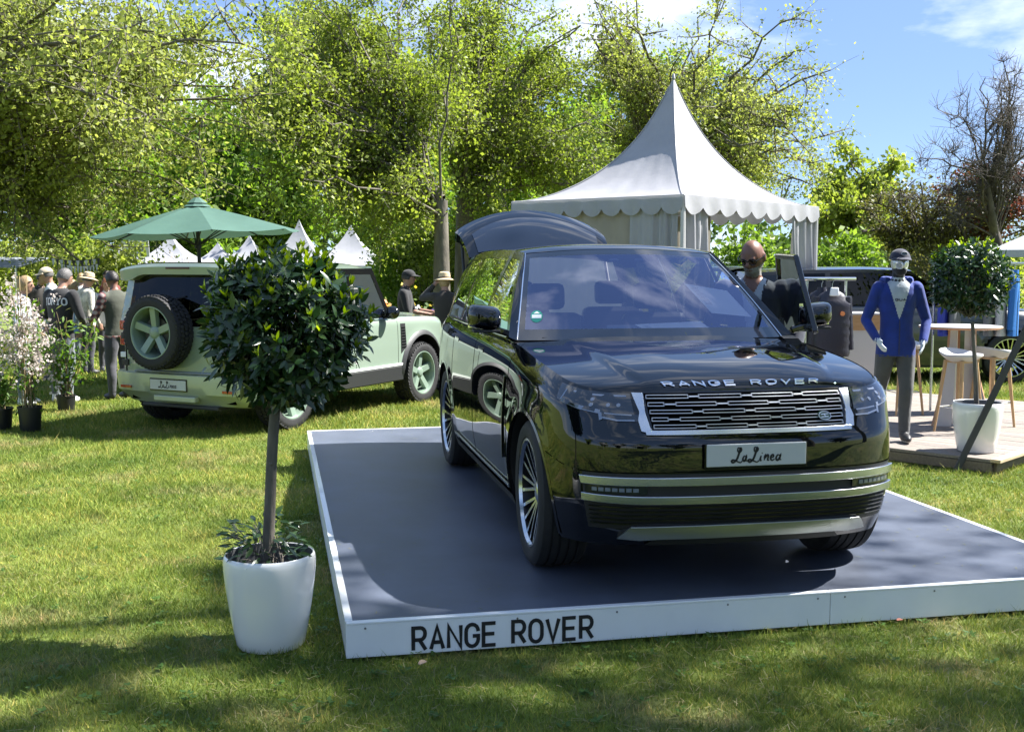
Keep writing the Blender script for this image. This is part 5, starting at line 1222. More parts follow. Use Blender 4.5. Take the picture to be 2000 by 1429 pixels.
# far wood, one mass along the horizon
r = np.random.default_rng(90); n = 20000; X = r.uniform(-90, 90, n); Y = r.uniform(112, 128, n)
topz = 9 + 3.2 * np.sin(X * .11) + 2.0 * np.sin(X * .31 + 1) + 1.2 * np.sin(X * .83); topz = np.where(X > 25, topz * .62, topz); Z = topz * np.sqrt(r.random(n)) 
V, F = leaf_quads(np.c_[X, Y, Z], .9, r); fw = big_mesh('far_wood', V, F, leafmat('far_wood_leaves', (.05, .085, .022), (.11, .17, .035), (.17, .23, .05), trans=.45), attrs={'rnd': np.repeat(np.clip(.5 + .5 * np.sin(X * .7) * np.sin(Z * 1.1) + r.normal(0, .2, n), 0, 1), 4)}); tagit(fw, 'distant dark green wood along the horizon', 'wood', kind='stuff')
# trees outside the picture: one to the right shades the foreground, one is added to darken the mirrored lawn, others stand behind the photographer and show in the car's paint
make_tree('shade_tree', 'big leafy tree outside the picture to the right, shading the foreground lawn', (14.5, 3.0), 11.0, .45, [((13.2, 7.6, 17), (6.6, 4.4, 1.6), 3), ((17, 5.0, 17), (4.5, 4.4, 1.8), 1)], 40, 10, 6, 5, .17, LMID, seed=71, minz=12, twigs=False, leafspread=1.3, spread=.55, twig=.3)
make_tree('shade_tree', 'second leafy tree added outside the picture to shade the lawn around the photographer', (11, -4), 5.0, .4, [((8.6, -2.4, 9.4), (4.6, 4.2, 1.6), 3), ((12, -6, 9), (3.5, 3.5, 1.6), 1)], 26, 9, 6, 8, .25, LMID, seed=72, minz=6, twigs=False)  # added out of view so the lawn mirrored in the bumper turns dark
for i, (x, y, zc, R_) in enumerate([(-26, -30, 5.5, 6), (-13, -34, 6, 6.5), (0, -36, 6, 7), (13, -34, 6, 6.5), (26, -30, 5.5, 6.5), (36, -16, 5.5, 6.5), (-36, -16, 5.5, 6.5)]):
    make_tree('park_tree', 'dark leafy park tree standing behind the photographer', (x, y), 2.4, .35, [((x, y, zc), (R_, R_ * .8, zc - 1.2), 3), ((x, y, 3.2), (R_ * .9, R_ * .7, 2.4), 1)], 14, 8, 5, 7, .75, LDARK if i % 2 else LMID, seed=80 + i, group='park trees behind the photographer', twig=.2, twigs=False)
# ================================================================ white pots with clipped laurel trees
POTW = pmat('pot_gloss_white', (0.76, 0.76, 0.74), 0.18, coat=0.5)
POTIN = pmat('pot_grey_inside', (0.12, 0.125, 0.13), 0.6)
SOIL = pmat('potting_soil', (0.02, 0.015, 0.011), 0.95, bump=.6, bscale=60)
STEM = pmat('laurel_stem', (0.085, 0.075, 0.062), 0.85, col2=(0.14, 0.125, 0.105), vscale=25, bump=.4, bscale=60, stretch=(1, 1, .2))
LAUR = leafmat('laurel_leaves', (.014, .036, .012), (.034, .072, .022), (.055, .10, .03), trans=.2, rough=.3, spec=.55)
LNEW = leafmat('laurel_new_leaves', (.09, .145, .016), (.17, .235, .028), (.24, .30, .045), trans=.48, rough=.4)
def leaf_shape(fold=.18, bend=.12):
    xs = [0, .18, .45, .75, 1.0]; ws = [.02, .13, .19, .13, 0.0]; V = []
    for x, w_ in zip(xs, ws):
        z = -bend * x * x
        V += [(x, 0, z), (x, w_, z + fold * w_), (x, -w_, z + fold * w_)]
    F = []
    for i in range(4):
        a, b_ = 3 * i, 3 * i + 3
        F += [(a, b_, b_ + 1, a + 1), (a, a + 2, b_ + 2, b_)]
    return np.array(V, float), F
LV, LF = leaf_shape()
def frames(ax, up):
    ax = ax / np.linalg.norm(ax, axis=1, keepdims=True); y = np.cross(up, ax); y /= np.linalg.norm(y, axis=1, keepdims=True) + 1e-9; z = np.cross(ax, y)
    return np.stack([ax, y, z], 2)
def place_leaves(name, P, M, s, rn, mat, parent, kind='stuff'):
    V = np.einsum('nij,kj->nki', M, LV) * s[:, None, None] + P[:, None]; n = len(P); k = len(LV)
    F = (np.array(LF)[None] + (np.arange(n) * k)[:, None, None]).reshape(-1, 4)
    return big_mesh(name, V.reshape(-1, 3), F, mat, parent, attrs={'rnd': np.repeat(rn, k)}, kind=kind, smooth=True)
def laurel_ball(parent, c, R_, seed, nsh, ls, singles, newfrac=.75, cam_dir=(0, -1, .05)):
    r = np.random.default_rng(seed); c = np.array(c)
    d = r.standard_normal((nsh, 3)); d /= np.linalg.norm(d, axis=1, keepdims=True)
    rr = r.uniform(.72, 1.0, nsh) * (1 + .07 * np.sin(d[:, 0] * 5 + seed) * np.cos(d[:, 2] * 4)); B = c + d * rr[:, None] * (np.array(R_) - .05)
    ax = d * .75 + np.array([0, 0, .55]) + r.normal(0, .35, (nsh, 3)); ax /= np.linalg.norm(ax, axis=1, keepdims=True)
    nl = 9; sh_ = np.repeat(np.arange(nsh), nl); k = np.tile(np.arange(nl), nsh); ang = k * 2.4 + np.repeat(r.uniform(0, 6.28, nsh), nl)
    a = ax[sh_]; u = np.cross(a, r.standard_normal(3)); u /= np.linalg.norm(u, axis=1, keepdims=True); v = np.cross(a, u)
    rad = u * np.cos(ang)[:, None] + v * np.sin(ang)[:, None]
    P1 = B[sh_] + a * ((k / nl - .55) * .11)[:, None] + rad * .006; D1 = a * (.25 + .4 * k / nl)[:, None] + rad * .9 + r.normal(0, .2, (len(k), 3)); S1 = ls * r.uniform(.65, 1.2, len(k))
    M1 = frames(D1, a + r.normal(0, .3, (len(k), 3))); R1 = np.clip(r.random(len(k)) * .8 + .1 * k / nl, 0, 1); out1 = (d[sh_] @ np.array(cam_dir))
    ni = nsh * 2; di = r.standard_normal((ni, 3)); di /= np.linalg.norm(di, axis=1, keepdims=True); Pi = c + di * (r.uniform(.3, .85, ni))[:, None] * np.array(R_)
    Mi = frames(di + r.normal(0, .8, (ni, 3)), r.standard_normal((ni, 3)) + [0, 0, 1.]); Si = ls * r.uniform(.8, 1.25, ni)
    tips = np.where((r.random(nsh) < newfrac) & (d[:, 2] > -.45))[0]; tips = tips[r.random(len(tips)) < np.clip(.62 + .75 * d[tips, 2], .2, 1)]; nn = 4; tk = np.repeat(tips, nn); kk = np.tile(np.arange(nn), len(tips)); an = kk * 1.7 + np.repeat(r.uniform(0, 6.28, len(tips)), nn)
    at = ax[tk] * .5 + np.array([0, 0, .7]); at /= np.linalg.norm(at, axis=1, keepdims=True); u = np.cross(at, r.standard_normal(3)); u /= np.linalg.norm(u, axis=1, keepdims=True); v = np.cross(at, u)
    rad = u * np.cos(an)[:, None] + v * np.sin(an)[:, None]; P2 = B[tk] + ax[tk] * .045 + at * .008; D2 = at + rad * .38; S2 = ls * .72 * r.uniform(.7, 1.2, len(tk)); M2 = frames(D2, -rad + .01); R2 = r.random(len(tk)); out2 = d[tk] @ np.array(cam_dir)
    sel1 = np.zeros(len(P1), bool); sel2 = np.zeros(len(P2), bool)
    if singles:
        n2 = min(90, len(P2)); c2 = np.argsort(-(out2 + .25 * r.random(len(P2))))[:n2]; sel2[c2] = True
        c1 = np.argsort(-(out1 + .12 * (k / nl) + .3 * r.random(len(P1))))[:singles - n2]; sel1[c1] = True
        pool = []
        for mt, lo in ((LAUR, 0), (LAUR, .4), (LAUR, .8), (LNEW, .2), (LNEW, .7)):
            me = bpy.data.meshes.new('leaf'); me.from_pydata([tuple(p) for p in LV], [], LF); me.materials.append(mt); at_ = me.attributes.new('rnd', 'FLOAT', 'POINT'); at_.data.foreach_set('value', np.full(len(LV), lo + .1, np.float32)); me.shade_smooth(); pool.append(me)
        for sel, P_, M_, S_, new in ((sel1, P1, M1, S1, 0), (sel2, P2, M2, S2, 1)):
            for i in np.where(sel)[0]:
                o = bpy.data.objects.new('leaf', pool[r.integers(3, 5) if new else r.integers(0, 3)]); COL.objects.link(o); o.parent = parent
                M = Matrix([[M_[i, a_, b_] * S_[i] for b_ in range(3)] + [P_[i, a_]] for a_ in range(3)] + [[0, 0, 0, 1]]); o.matrix_local = M
    place_leaves('foliage', np.concatenate([P1[~sel1], Pi]), np.concatenate([M1[~sel1], Mi]), np.concatenate([S1[~sel1], Si]), np.concatenate([R1[~sel1], r.random(ni) * .4]), LAUR, parent)
    if (~sel2).any(): place_leaves('new_shoots', P2[~sel2], M2[~sel2], S2[~sel2], R2[~sel2], LNEW, parent)
    nb = 60; E = in_ell(r, c, np.array(R_) * .85, nb, .6); S0 = np.tile(c - [0, 0, R_[2] * .9], (nb, 1)); V, F = tubes(bez(S0, S0 * .4 + E * .6 + [0, 0, -.03], E, 4), np.full(nb, .006), np.full(nb, .002), 4); big_mesh('branches', V, F, STEM, parent)
def white_pot(name, label, loc, group):
    t = thing(name, label, 'planter', loc, 0, group); q = MB()
    pr = [(.0, 0), (.146, 0), (.158, .004), (.165, .016), (.180, .09), (.199, .20), (.214, .31), (.2215, .385), (.2225, .420), (.2205, .442), (.216, .455), (.211, .460), (.207, .456)]
    q.lathe(pr, 48); q.build('pot', POTW, t); q = MB(); q.lathe([(.208, .456), (.206, .43), (.200, .33), (.0, .33)], 48); q.build('inside', POTIN, t)
    q = MB(); q.lathe([(.200, .335), (.12, .345), (0, .342)], 24); q.build('soil', SOIL, t); return t
p1 = (-1.182, 5.385, 0); white_pot('white_planter', 'glossy white tapered pot on the grass beside the platform corner', p1, 'white planters')
t = thing('laurel_tree', 'clipped ball laurel tree on a bare stem in the front white pot', 'tree', (p1[0], p1[1], .34))
q = MB(); q.tube([(-.012, 0, -.05), (-.008, 0, .12), (.006, .004, .35), (.018, .0, .55), (.030, -.004, .70), (.045, 0, .86), (.06, 0, 1.05)], [.032, .0295, .028, .0265, .0265, .024, .020], 12); q.tube([(.021, -.026, .56), (.03, -.034, .565)], [.010, .004], 8); q.build('trunk', STEM, t)
laurel_ball(t, (.085, 0, 1.205), (.425, .41, .405), 3, 520, .070, 300)
t = thing('laurel_underplant', 'small leafy laurel shoots round the stem in the front pot', 'plant', (p1[0], p1[1], .34))
r = np.random.default_rng(8); n = 190; th = r.uniform(0, 6.28, n); rad = np.sqrt(r.random(n)) * .19; z = r.uniform(.06, .26, n) + .06 * (1 - rad / .19); P_ = np.c_[rad * np.cos(th) * 1.05 - .02, rad * np.sin(th), z]; D = np.c_[np.cos(th), np.sin(th), r.normal(.15, .4, n)]
place_leaves('foliage', P_, frames(D, np.tile([0, 0, 1.], (n, 1)) + r.normal(0, .3, (n, 3))), r.uniform(.04, .075, n), r.random(n), LAUR, t)
S0 = np.c_[r.normal(0, .06, 26), r.normal(0, .05, 26), np.zeros(26)]; E = P_[:26]; V, F = tubes(bez(S0, (S0 + E) / 2 + [0, 0, .05], E, 4), np.full(26, .004), np.full(26, .002), 4); big_mesh('stems', V, F, STEM, t)
DKZ = .13
p2 = (4.30, 10.33, DKZ); white_pot('white_planter', 'glossy white tapered pot on the corner of the timber deck', p2, 'white planters')
t = thing('laurel_tree', 'dense dark ball laurel tree in the white pot on the deck', 'tree', (p2[0], p2[1], DKZ + .34))
q = MB(); q.tube([(0, 0, -.03), (-.02, 0, .25), (-.04, 0, .5), (-.075, 0, .85)], [.024, .022, .02, .016], 10); q.build('trunk', STEM, t)
laurel_ball(t, (-.105, 0, 1.25), (.405, .39, .385), 9, 340, .066, 0, newfrac=.5)

# ================================================================ timber deck and its furniture
WOOD = [pmat('deck_plank_%d' % i, c, .75, col2=tuple(k * 1.35 for k in c), vscale=5, bump=.25, bscale=40, stretch=(1.0, 14, 14)) for i, c in enumerate([(.16, .135, .115), (.19, .16, .135), (.145, .125, .11), (.175, .147, .12)])]
FASC = pmat('deck_fascia', (.12, .095, .07), .8, col2=(.18, .145, .105), vscale=6, bump=.25, bscale=30, stretch=(1, 8, 8))
PALEW = pmat('pale_edge_board', (.42, .31, .19), .7, col2=(.52, .40, .26), vscale=6, stretch=(1, 12, 12))
deck = thing('timber_deck', 'low weathered timber deck on the lawn at the right', 'deck', (DECK_C.x, DECK_C.y, 0), DECK_R)
# planks run along local y (from the front-right edge away to the left)
k = 0; x = .15
while x < 4.5:
    q = MB(); L = 3.3; q.box((x + .068, L / 2 + .02, DKZ - .013), (.134, L, .026)); q.v = [(a, b_, c + rnd.uniform(-.0012, .0012)) for a, b_, c in q.v]; q.build('plank', WOOD[rnd.randrange(4)], deck, smooth=False, bevel=.003); x += .140
q = MB(); q.box((.066, 1.67, DKZ - .006), (.13, 3.30, .028)); q.build('edge_board', WOOD[0], deck, smooth=False, bevel=.003)
q = MB(); q.box((2.25, -.004, DKZ - .002), (4.5, .09, .03)); q.build('edge_board', PALEW, deck, smooth=False, bevel=.003)
for a in (.012, ): q = MB(); q.box((a, 1.67, .062), (.028, 3.28, .085)); q.build('fascia', FASC, deck, smooth=False, bevel=.003)
q = MB(); q.box((2.25, .014, .06), (4.4, .03, .08)); q.build('fascia', FASC, deck, smooth=False, bevel=.003)
for a in (.3, 1.5, 2.7): q = MB(); q.box((2.2, a + .2, .045), (4.2, .07, .09)); q.build('joist', FASC, deck, smooth=False)
for a, b_ in ((.10, .10), (.10, 1.6), (2.0, .12)): q = MB(); q.box((a, b_, .03), (.14, .14, .06)); q.build('foot_block', FASC, deck, smooth=False)

PLY = pmat('ply_edge', (.42, .22, .12), .55, var=.15, vscale=20, stretch=(1, 1, 12))
LAMW = pmat('white_laminate', (.48, .47, .465), .4)
OAK = pmat('oak_leg', (.40, .25, .12), .5, col2=(.50, .33, .17), vscale=10, stretch=(6, 6, 1))
SEATW = pmat('white_plastic_seat', (.48, .48, .49), .35)
STEEL = pmat('steel_tube', (.55, .56, .58), .25, metal=1.0)
t = thing('bar_table', 'tall round white bar table with curved plywood-edged base panels', 'table', (4.83, 12.12, DKZ), 0)
q = MB(); q.lathe([(0, 1.035), (.40, 1.035), (.425, 1.047), (.425, 1.058)], 40); q.build('top_edge', PLY, t); q = MB(); q.lathe([(.425, 1.059), (.423, 1.064), (0, 1.064)], 40); q.build('tabletop', LAMW, t)
for k in range(3):
    a0 = RAD(205 + 120 * k); q = MB(); e = MB(); n = 14; O, I, O2, I2 = [], [], [], []
    for i in range(n):
        z = 1.03 * i / (n - 1); rr = .34 - .20 * math.sin(math.pi * .5 * (z / 1.03)) + .02; r_in = .05
        ca, sa = math.cos(a0), math.sin(a0); tx, ty = -sa * .016, ca * .016; cv = .10 * (rr / .36)
        mid = (ca * (rr + r_in) / 2 - sa * cv, sa * (rr + r_in) / 2 + ca * cv)
        O.append([(ca * rr + tx, sa * rr + ty, z), (mid[0] + tx, mid[1] + ty, z), (ca * r_in + tx, sa * r_in + ty, z)]); I.append([(ca * rr - tx, sa * rr - ty, z), (mid[0] - tx, mid[1] - ty, z), (ca * r_in - tx, sa * r_in - ty, z)])
    O, I = np.array(O), np.array(I); q.grid(O, 0); q.grid(I, 0, flip=True); q.build('base_panel', LAMW, t); e.grid(np.stack([O[:, 0], I[:, 0]], 1), 0); e.grid(np.stack([O[:, 2], I[:, 2]], 1), 0); e.build('panel_edge', PLY, t)
def stool(label, loc, rz):
    t = thing('bar_stool', label, 'stool', loc, rz, 'white bar stools with oak legs'); q = MB(); P = np.zeros((20, 9, 3))
    for i in range(20):
        th = 2 * math.pi * i / 20
        for j in range(9):
            k = j / 8; R1 = .225 * k; z = .775 + .045 * k ** 2.5 + .05 * max(0, math.sin(th)) * k ** 3 - .008; P[i, j] = (R1 * math.cos(th), R1 * .92 * math.sin(th), z)
    q.grid(P, 0, cu=True, flip=True); P2 = P.copy(); P2[..., 2] -= .018 + .035 * (1 - np.linspace(0, 1, 9) ** 2)[None, :]; q.grid(P2, 0, cu=True); q.grid(np.stack([P[:, -1], P2[:, -1]], 1), 0, cu=True, flip=True); q.build('seat', SEATW, t)
    for k in range(4):
        a = math.pi / 4 + k * math.pi / 2; q = MB(); q.tube([(.145 * math.cos(a), .145 * math.sin(a), .745), (.235 * math.cos(a), .235 * math.sin(a), 0)], [.021, .013], 8); q.build('leg', OAK, t)
    for k in range(4):
        a = math.pi / 4 + k * math.pi / 2; a2 = a + math.pi / 2; q = MB(); q.bar((.14 * math.cos(a), .14 * math.sin(a), .735), (.14 * math.cos(a2), .14 * math.sin(a2), .735), .03, .025); q.build('seat_rail', OAK, t, smooth=False, bevel=.003)
        q = MB(); q.tube([(.20 * math.cos(a), .20 * math.sin(a), .26), (.20 * math.cos(a2), .20 * math.sin(a2), .26)], .006, 6); q.build('footrest', STEEL, t)
stool('white bar stool right of centre, in front of the bar table base', (4.60, 11.50, DKZ), RAD(28))
stool('white bar stool at the right edge, beside the planter', (5.12, 11.95, DKZ), RAD(115))
stool('white bar stool half hidden behind the mannequin', (4.52, 12.95, DKZ), RAD(10))
DARKBAR = pmat('dark_strap', (.045, .043, .042), .6)
q = MB(); a = Vector((3.95, 9.96, -.05)); b_ = a + (Vector(unproj(1985, 680, 10.08)) - a) * 1.7; q.bar(a, b_, .058, .02, up=(0, -1, 0)); st = q.build('tension_strut', DARKBAR, None, smooth=False, bevel=.003); tagit(st, 'dark slanting strut rising from the lawn past the deck planter', 'strut')
# clothes rack and counter
def hangdown(name, label, loc, col, h, w_, dp, group=None, sleeves=True, quilt=True, rz=0):
    t = thing(name, label, 'jacket', loc, rz, group); q = MB(); n = 26; P = np.zeros((n, 20, 3))
    for i in range(n):
        th = 2 * math.pi * i / n
        for j in range(20):
            k = j / 19; ww = w_ * (.22 + .78 * min(1, (k / .22)) ** .6) * (1 - .06 * k); dd = dp * (.4 + .6 * min(1, k / .2)); pf = 1 + (.07 * abs(math.sin(k * 22)) if quilt else .02 * math.sin(th * 9 + 3 * k))
            P[i, j] = (ww / 2 * math.cos(th) * pf, dd / 2 * math.sin(th) * pf, -h * k)
    q.grid(P, 0, cu=True); q.build('torso', col, t)
    if sleeves:
        for sg in (-1, 1):
            q = MB(); pts = [(sg * w_ * (.40 + .12 * k), .01 * k, -h * (.10 + .80 * k)) for k in np.linspace(0, 1, 16)]; q.tube(pts, [.052 * (1 + (.12 * abs(math.sin(i * 1.3)) if quilt else 0)) * (1 - .25 * i / 15) for i in range(16)], 10); q.build('sleeve', col, t)
    q = MB(); q.lathe([(.055, .03), (.06, 0), (.07, -.05)], 14, sy=.8); q.build('collar', col, t)
    q = MB(); q.tube([(0, 0, .02), (0, 0, .07), (.015, 0, .10), (0, 0, .118)], .003, 6); q.build('hanger_hook', STEEL, t)
    return t
PUFF = pmat('navy_puffer', (.018, .017, .030), .45, bump=.15, bscale=40)
c1 = unproj(1652, 548, 13.6); c0 = unproj(1560, 545, 13.6)
rk = thing('clothes_rack', 'chrome clothes rack with its bar right of the open car door', 'rack', (c1.x, 13.6, 0))
q = MB(); q.tube([(c0.x - c1.x, 0, c1.z + .02), (.12, 0, c1.z + .02)], .022, 10); q.build('rail', CHROME, rk); q = MB(); q.tube([(0, 0, c1.z), (0, 0, .1)], .017, 10); q.build('post', STEEL, rk)
q = MB(); q.tube([(c0.x - c1.x + .1, 0, c1.z), (c0.x - c1.x + .1, 0, .1)], .017, 10); q.build('post', STEEL, rk); q = MB(); q.bar((-.0, -.25, .06), (0, .25, .06), .04, .06); q.build('foot', STEEL, rk, smooth=False); q = MB(); q.bar((c0.x - c1.x + .1, -.25, .06), (c0.x - c1.x + .1, .25, .06), .04, .06); q.build('foot', STEEL, rk, smooth=False)
j = unproj(1628, 556, 13.5); jk = hangdown('hanging_jacket', 'dark navy quilted jacket with orange badge hanging on the chrome rack', (j.x, 13.55, c1.z - .11), PUFF, .80, .46, .20)
q = MB(); q.lathe([(0, -.006), (.028, -.006), (.028, .006)], 14); q.v = [(v[0] + .10, v[2] - .112, v[1] - .28) for v in q.v]; q.build('badge', pmat('orange_badge', (.75, .25, .08), .5), jk)
q = MB(); q.box((0, -.10, -.02), (.11, .05, .10), taper=.8); q.build('price_tag', PAPER, jk, smooth=False, bevel=.01)
j = unproj(1606, 556, 13.7); hangdown('hanging_jacket', 'dark navy jacket behind it, nearer the open car door', (j.x, 13.72, c1.z - .11), PUFF, .82, .44, .18)
cn = unproj(1672, 612, 14.6); t = thing('sales_counter', 'white counter with an oak band along its top, left of the mannequin', 'counter', (cn.x, 14.9, 0))
zt_ = cn.z; q = MB(); q.box((0, 0, zt_ - .30 - (zt_ - .30) / 2 + .15), (.75, .5, zt_ - .30)); q.build('panel', LAMW, t, smooth=False, bevel=.005); q = MB(); q.box((0, -.005, zt_ - .12), (.77, .52, .20)); q.build('oak_band', pmat('oak_panel', (.36, .20, .085), .55, col2=(.45, .27, .13), vscale=7, stretch=(1, 8, 8)), t, smooth=False, bevel=.005); q = MB(); q.box((0, 0, zt_ - .01), (.80, .54, .02)); q.build('worktop', LAMW, t, smooth=False)
BLUEJ = pmat('bright_blue_jacket', (.012, .13, .42), .6, bump=.1, bscale=30); ROYAL = pmat('royal_blue_jacket', (.02, .035, .30), .6); WHITEC = pmat('white_cloth', (.42, .43, .44), .7); GREYJ = pmat('grey_cloth', (.13, .14, .15), .8)
rz_ = unproj(1985, 520, 13.2).z; rk2 = thing('garment_rail', 'garment rail behind the deck planter at the right edge', 'rack', (unproj(1985, 520, 13.2).x, 13.2, 0))
q = MB(); q.tube([(-.95, 0, rz_ + .03), (.35, 0, rz_ + .03)], .018, 8); q.build('rail', STEEL, rk2)
for a in (-.95, .35): q = MB(); q.tube([(a, 0, rz_ + .03), (a, 0, .05)], .016, 8); q.build('post', STEEL, rk2)
for u, cl, lab in ((1982, BLUEJ, 'bright blue jacket at the right end of the garment rail'), (1958, WHITEC, 'white shirt hanging next to the bright blue jacket'), (1935, GREYJ, 'grey jacket hanging behind the ball tree'), (1868, GREYJ, 'dark grey jacket near the mannequin on the garment rail'), (1846, ROYAL, 'royal blue jacket at the left end of the garment rail')):
    j = unproj(u, 540, 13.2); hangdown('hanging_jacket', lab, (j.x, 13.2, rz_ - .07), cl, .74, .34, .12, quilt=False, rz=RAD(62))
pc = unproj(2010, 468, 22); t = thing('white_parasol', 'white market parasol at the right edge behind the blue jacket', 'parasol', (pc.x, 22, 0)); q = MB()
q.lathe([(.02, pc.z + .12), (1.0, pc.z - .20), (1.02, pc.z - .34)], 4, sx=.75, sy=.75); q.build('canopy', WHITEC, t, smooth=False); q = MB(); q.tube([(0, 0, pc.z + .1), (0, 0, 0)], .03, 8); q.build('pole', STEEL, t)

# ================================================================ pagoda tents
def clothmat(name, c, tr=.25):
    m = pmat(name, tuple(k * .92 for k in c), .55, bump=.3, bscale=5, detail=6, col2=tuple(k * 1.05 for k in c), vscale=1.8); n = m.node_tree; o = n.nodes['Material Output']; b_ = n.nodes['Principled BSDF']; t_ = n.nodes.new('ShaderNodeBsdfTranslucent'); t_.inputs[0].default_value = (*c, 1); mx = n.nodes.new('ShaderNodeMixShader'); mx.inputs[0].default_value = tr
    n.links.new(b_.outputs[0], mx.inputs[1]); n.links.new(t_.outputs[0], mx.inputs[2]); n.links.new(mx.outputs[0], o.inputs[0]); return m
CANV = clothmat('tent_canvas', (.33, .33, .35), .12); CREAM = clothmat('tent_lining', (.33, .30, .25), .3)
def pagoda(name, label, loc, rz, sx, sy, h, ha, val=.26, nsc=9, detail=True, group=None):
    t = thing(name, label, 'tent', loc, rz, group); cx, cy = sx / 2, sy / 2; C4 = [(0, 0), (sx, 0), (sx, sy), (0, sy)]; n, m = (25, 26) if detail else (9, 10)
    q = MB()
    for e in range(4):
        a, c = C4[e], C4[(e + 1) % 4]; P = np.zeros((n, m, 3))
        for i in range(n):
            k = i / (n - 1); ex, ey = a[0] + (c[0] - a[0]) * k, a[1] + (c[1] - a[1]) * k
            for j in range(m):
                tt = j / (m - 1); tt = 1 - (1 - tt) ** 1.4; f_ = .72 * tt ** 1.75 + .28 * tt ** 6; sag = -.035 * math.sin(math.pi * k) * math.sin(math.pi * tt) * sx
                X, Y = ex + (cx - ex) * tt, ey + (cy - ey) * tt; P[i, j] = (X + (cx - X) * .0 , Y, h + (ha - h) * f_ + sag * .35)
                if detail: P[i, j, 2] += .006 * math.sin(k * 37 + tt * 9) * (1 - tt)
        q.grid(P, 0)
    q.build('roof', CANV, t, ang=60)
    if detail:
        for a in C4:
            q = MB(); q.tube([(a[0] + (cx - a[0]) * tt, a[1] + (cy - a[1]) * tt, h + (ha - h) * (.72 * tt ** 1.75 + .28 * tt ** 6) + .004) for tt in np.linspace(0, .97, 24)], .012, 6); q.build('hip_seam', CANV, t)
    for e in range(4):
        a, c = C4[e], C4[(e + 1) % 4]; q = MB(); L = math.hypot(c[0] - a[0], c[1] - a[1]); ns = nsc * 8 if detail else 12; P = np.zeros((ns + 1, 4, 3)); nx, ny = (c[1] - a[1]) / L, -(c[0] - a[0]) / L
        for i in range(ns + 1):
            k = i / ns; sc = abs(math.sin(math.pi * k * nsc)) ** .7; wv = (.014 * math.sin(k * nsc * 2 * math.pi + 1) if detail else 0)
            for j in range(4): zz = j / 3; drop = val * (.62 + .38 * sc) * zz; P[i, j] = (a[0] + (c[0] - a[0]) * k + nx * (.02 + wv * zz), a[1] + (c[1] - a[1]) * k + ny * (.02 + wv * zz), h + .01 - drop)
        q.grid(P, 0); q.build('valance', CANV, t)
    for a in C4: q = MB(); q.tube([(a[0] * .99 + cx * .01, a[1] * .99 + cy * .01, h), (a[0] * .99 + cx * .01, a[1] * .99 + cy * .01, 0)], .035, 8); q.build('post', LAMW, t)
    for e in range(4): a, c = C4[e], C4[(e + 1) % 4]; q = MB(); q.bar((a[0] * .99 + cx * .01, a[1] * .99 + cy * .01, h - .03), (c[0] * .99 + cx * .01, c[1] * .99 + cy * .01, h - .03), .04, .06); q.build('eave_beam', LAMW, t, smooth=False)
    if detail: q = MB(); q.lathe([(.0, ha + .06), (.02, ha + .03), (.03, ha - .03)], 12, c=(cx, cy, 0)); q.build('finial', CANV, t)
    return t
TR = RAD(90 - 38.7); tent = pagoda('pagoda_tent', 'large white pagoda tent with scalloped edge behind the black SUV', (2.262, 15.0, 0), TR, 4.28, 2.89, 2.76, 4.706)
def curtain(a, c, z0, z1, folds, amp, m, name='curtain', gather=1.0, gz=1.1):
    q = MB(); n = folds * 8; P = np.zeros((n + 1, 12, 3)); L = math.hypot(c[0] - a[0], c[1] - a[1]); nx, ny = (c[1] - a[1]) / L, -(c[0] - a[0]) / L
    for i in range(n + 1):
        k = i / n
        for j in range(12):
            z = z1 + (z0 - z1) * j / 11; g_ = 1 - (1 - gather) * math.exp(-((z - gz) / .45) ** 2); kk = k * g_; w_ = amp * (math.sin(k * folds * 2 * math.pi + .6 * math.sin(z * 2.2)) + .7 * math.sin(k * folds * 3.7 + 1.3 + .8 * z)) * (.35 + .75 * (z1 - z) / (z1 - z0)) 
            P[i, j] = (a[0] + (c[0] - a[0]) * kk + nx * w_, a[1] + (c[1] - a[1]) * kk + ny * w_, z)
    q.grid(P, 0); return q.build(name, m, tent)
curtain((.05, .04), (.80, .04), .02, 2.70, 4, .075, CANV, gather=.5); curtain((4.24, .04), (3.35, .04), .02, 2.70, 4, .085, CANV, gather=.5); curtain((.04, .10), (.04, .50), .02, 2.70, 4, .04, CANV, gather=.8)
curtain((.04, .5), (.04, .85), 1.2, 2.70, 2, .02, CANV, 'tied_flap'); curtain((.06, 2.82), (.06, .80), .02, 2.68, 7, .02, CREAM, 'side_wall'); curtain((.1, 2.80), (2.7, 2.80), .02, 2.68, 8, .015, CREAM, 'back_wall'); curtain((4.2, 2.8), (4.2, 1.9), .02, 2.68, 6, .03, CREAM, 'back_curtain')
for i, (u, v, y, s_, ha, lab) in enumerate([(253, 460, 62, 4.0, 3.41, 'small white peaked tent furthest left, beside the lettered sign'), (333, 455, 60, 5.0, 3.5, 'wide white peaked tent just left of the parasol pole'), (425, 473, 66, 4.0, 3.12, 'low white peaked tent just right of the parasol pole'), (487, 458, 64, 4.4, 3.52, 'white peaked tent left of the ball laurel top'), (584, 428, 58, 4.6, 4.15, 'tallest white peaked tent right above the laurel'), (685, 438, 58, 5.2, 3.89, 'white peaked tent right of the laurel with leaf shadows')]):
    c = unproj(u, v, y); pagoda('market_tent', lab, (c.x - s_ / 2, y - s_ / 2, 0), RAD(0), s_, s_, 1.75, c.z, .3, 6, False, 'white market tents in the distance')
for i, (x, y, s_) in enumerate([(-9.5, -8, 3.2), (-5.5, -10, 3.0), (-1.5, -12, 3.0), (5.5, -11.5, 3.4)]):
    pagoda('market_tent', 'white peaked tent behind the photographer, mirrored in the car', (x, y, 0), RAD(10), s_, s_, 2.3, 3.9, .25, 6, False, 'white tents mirrored in the car')
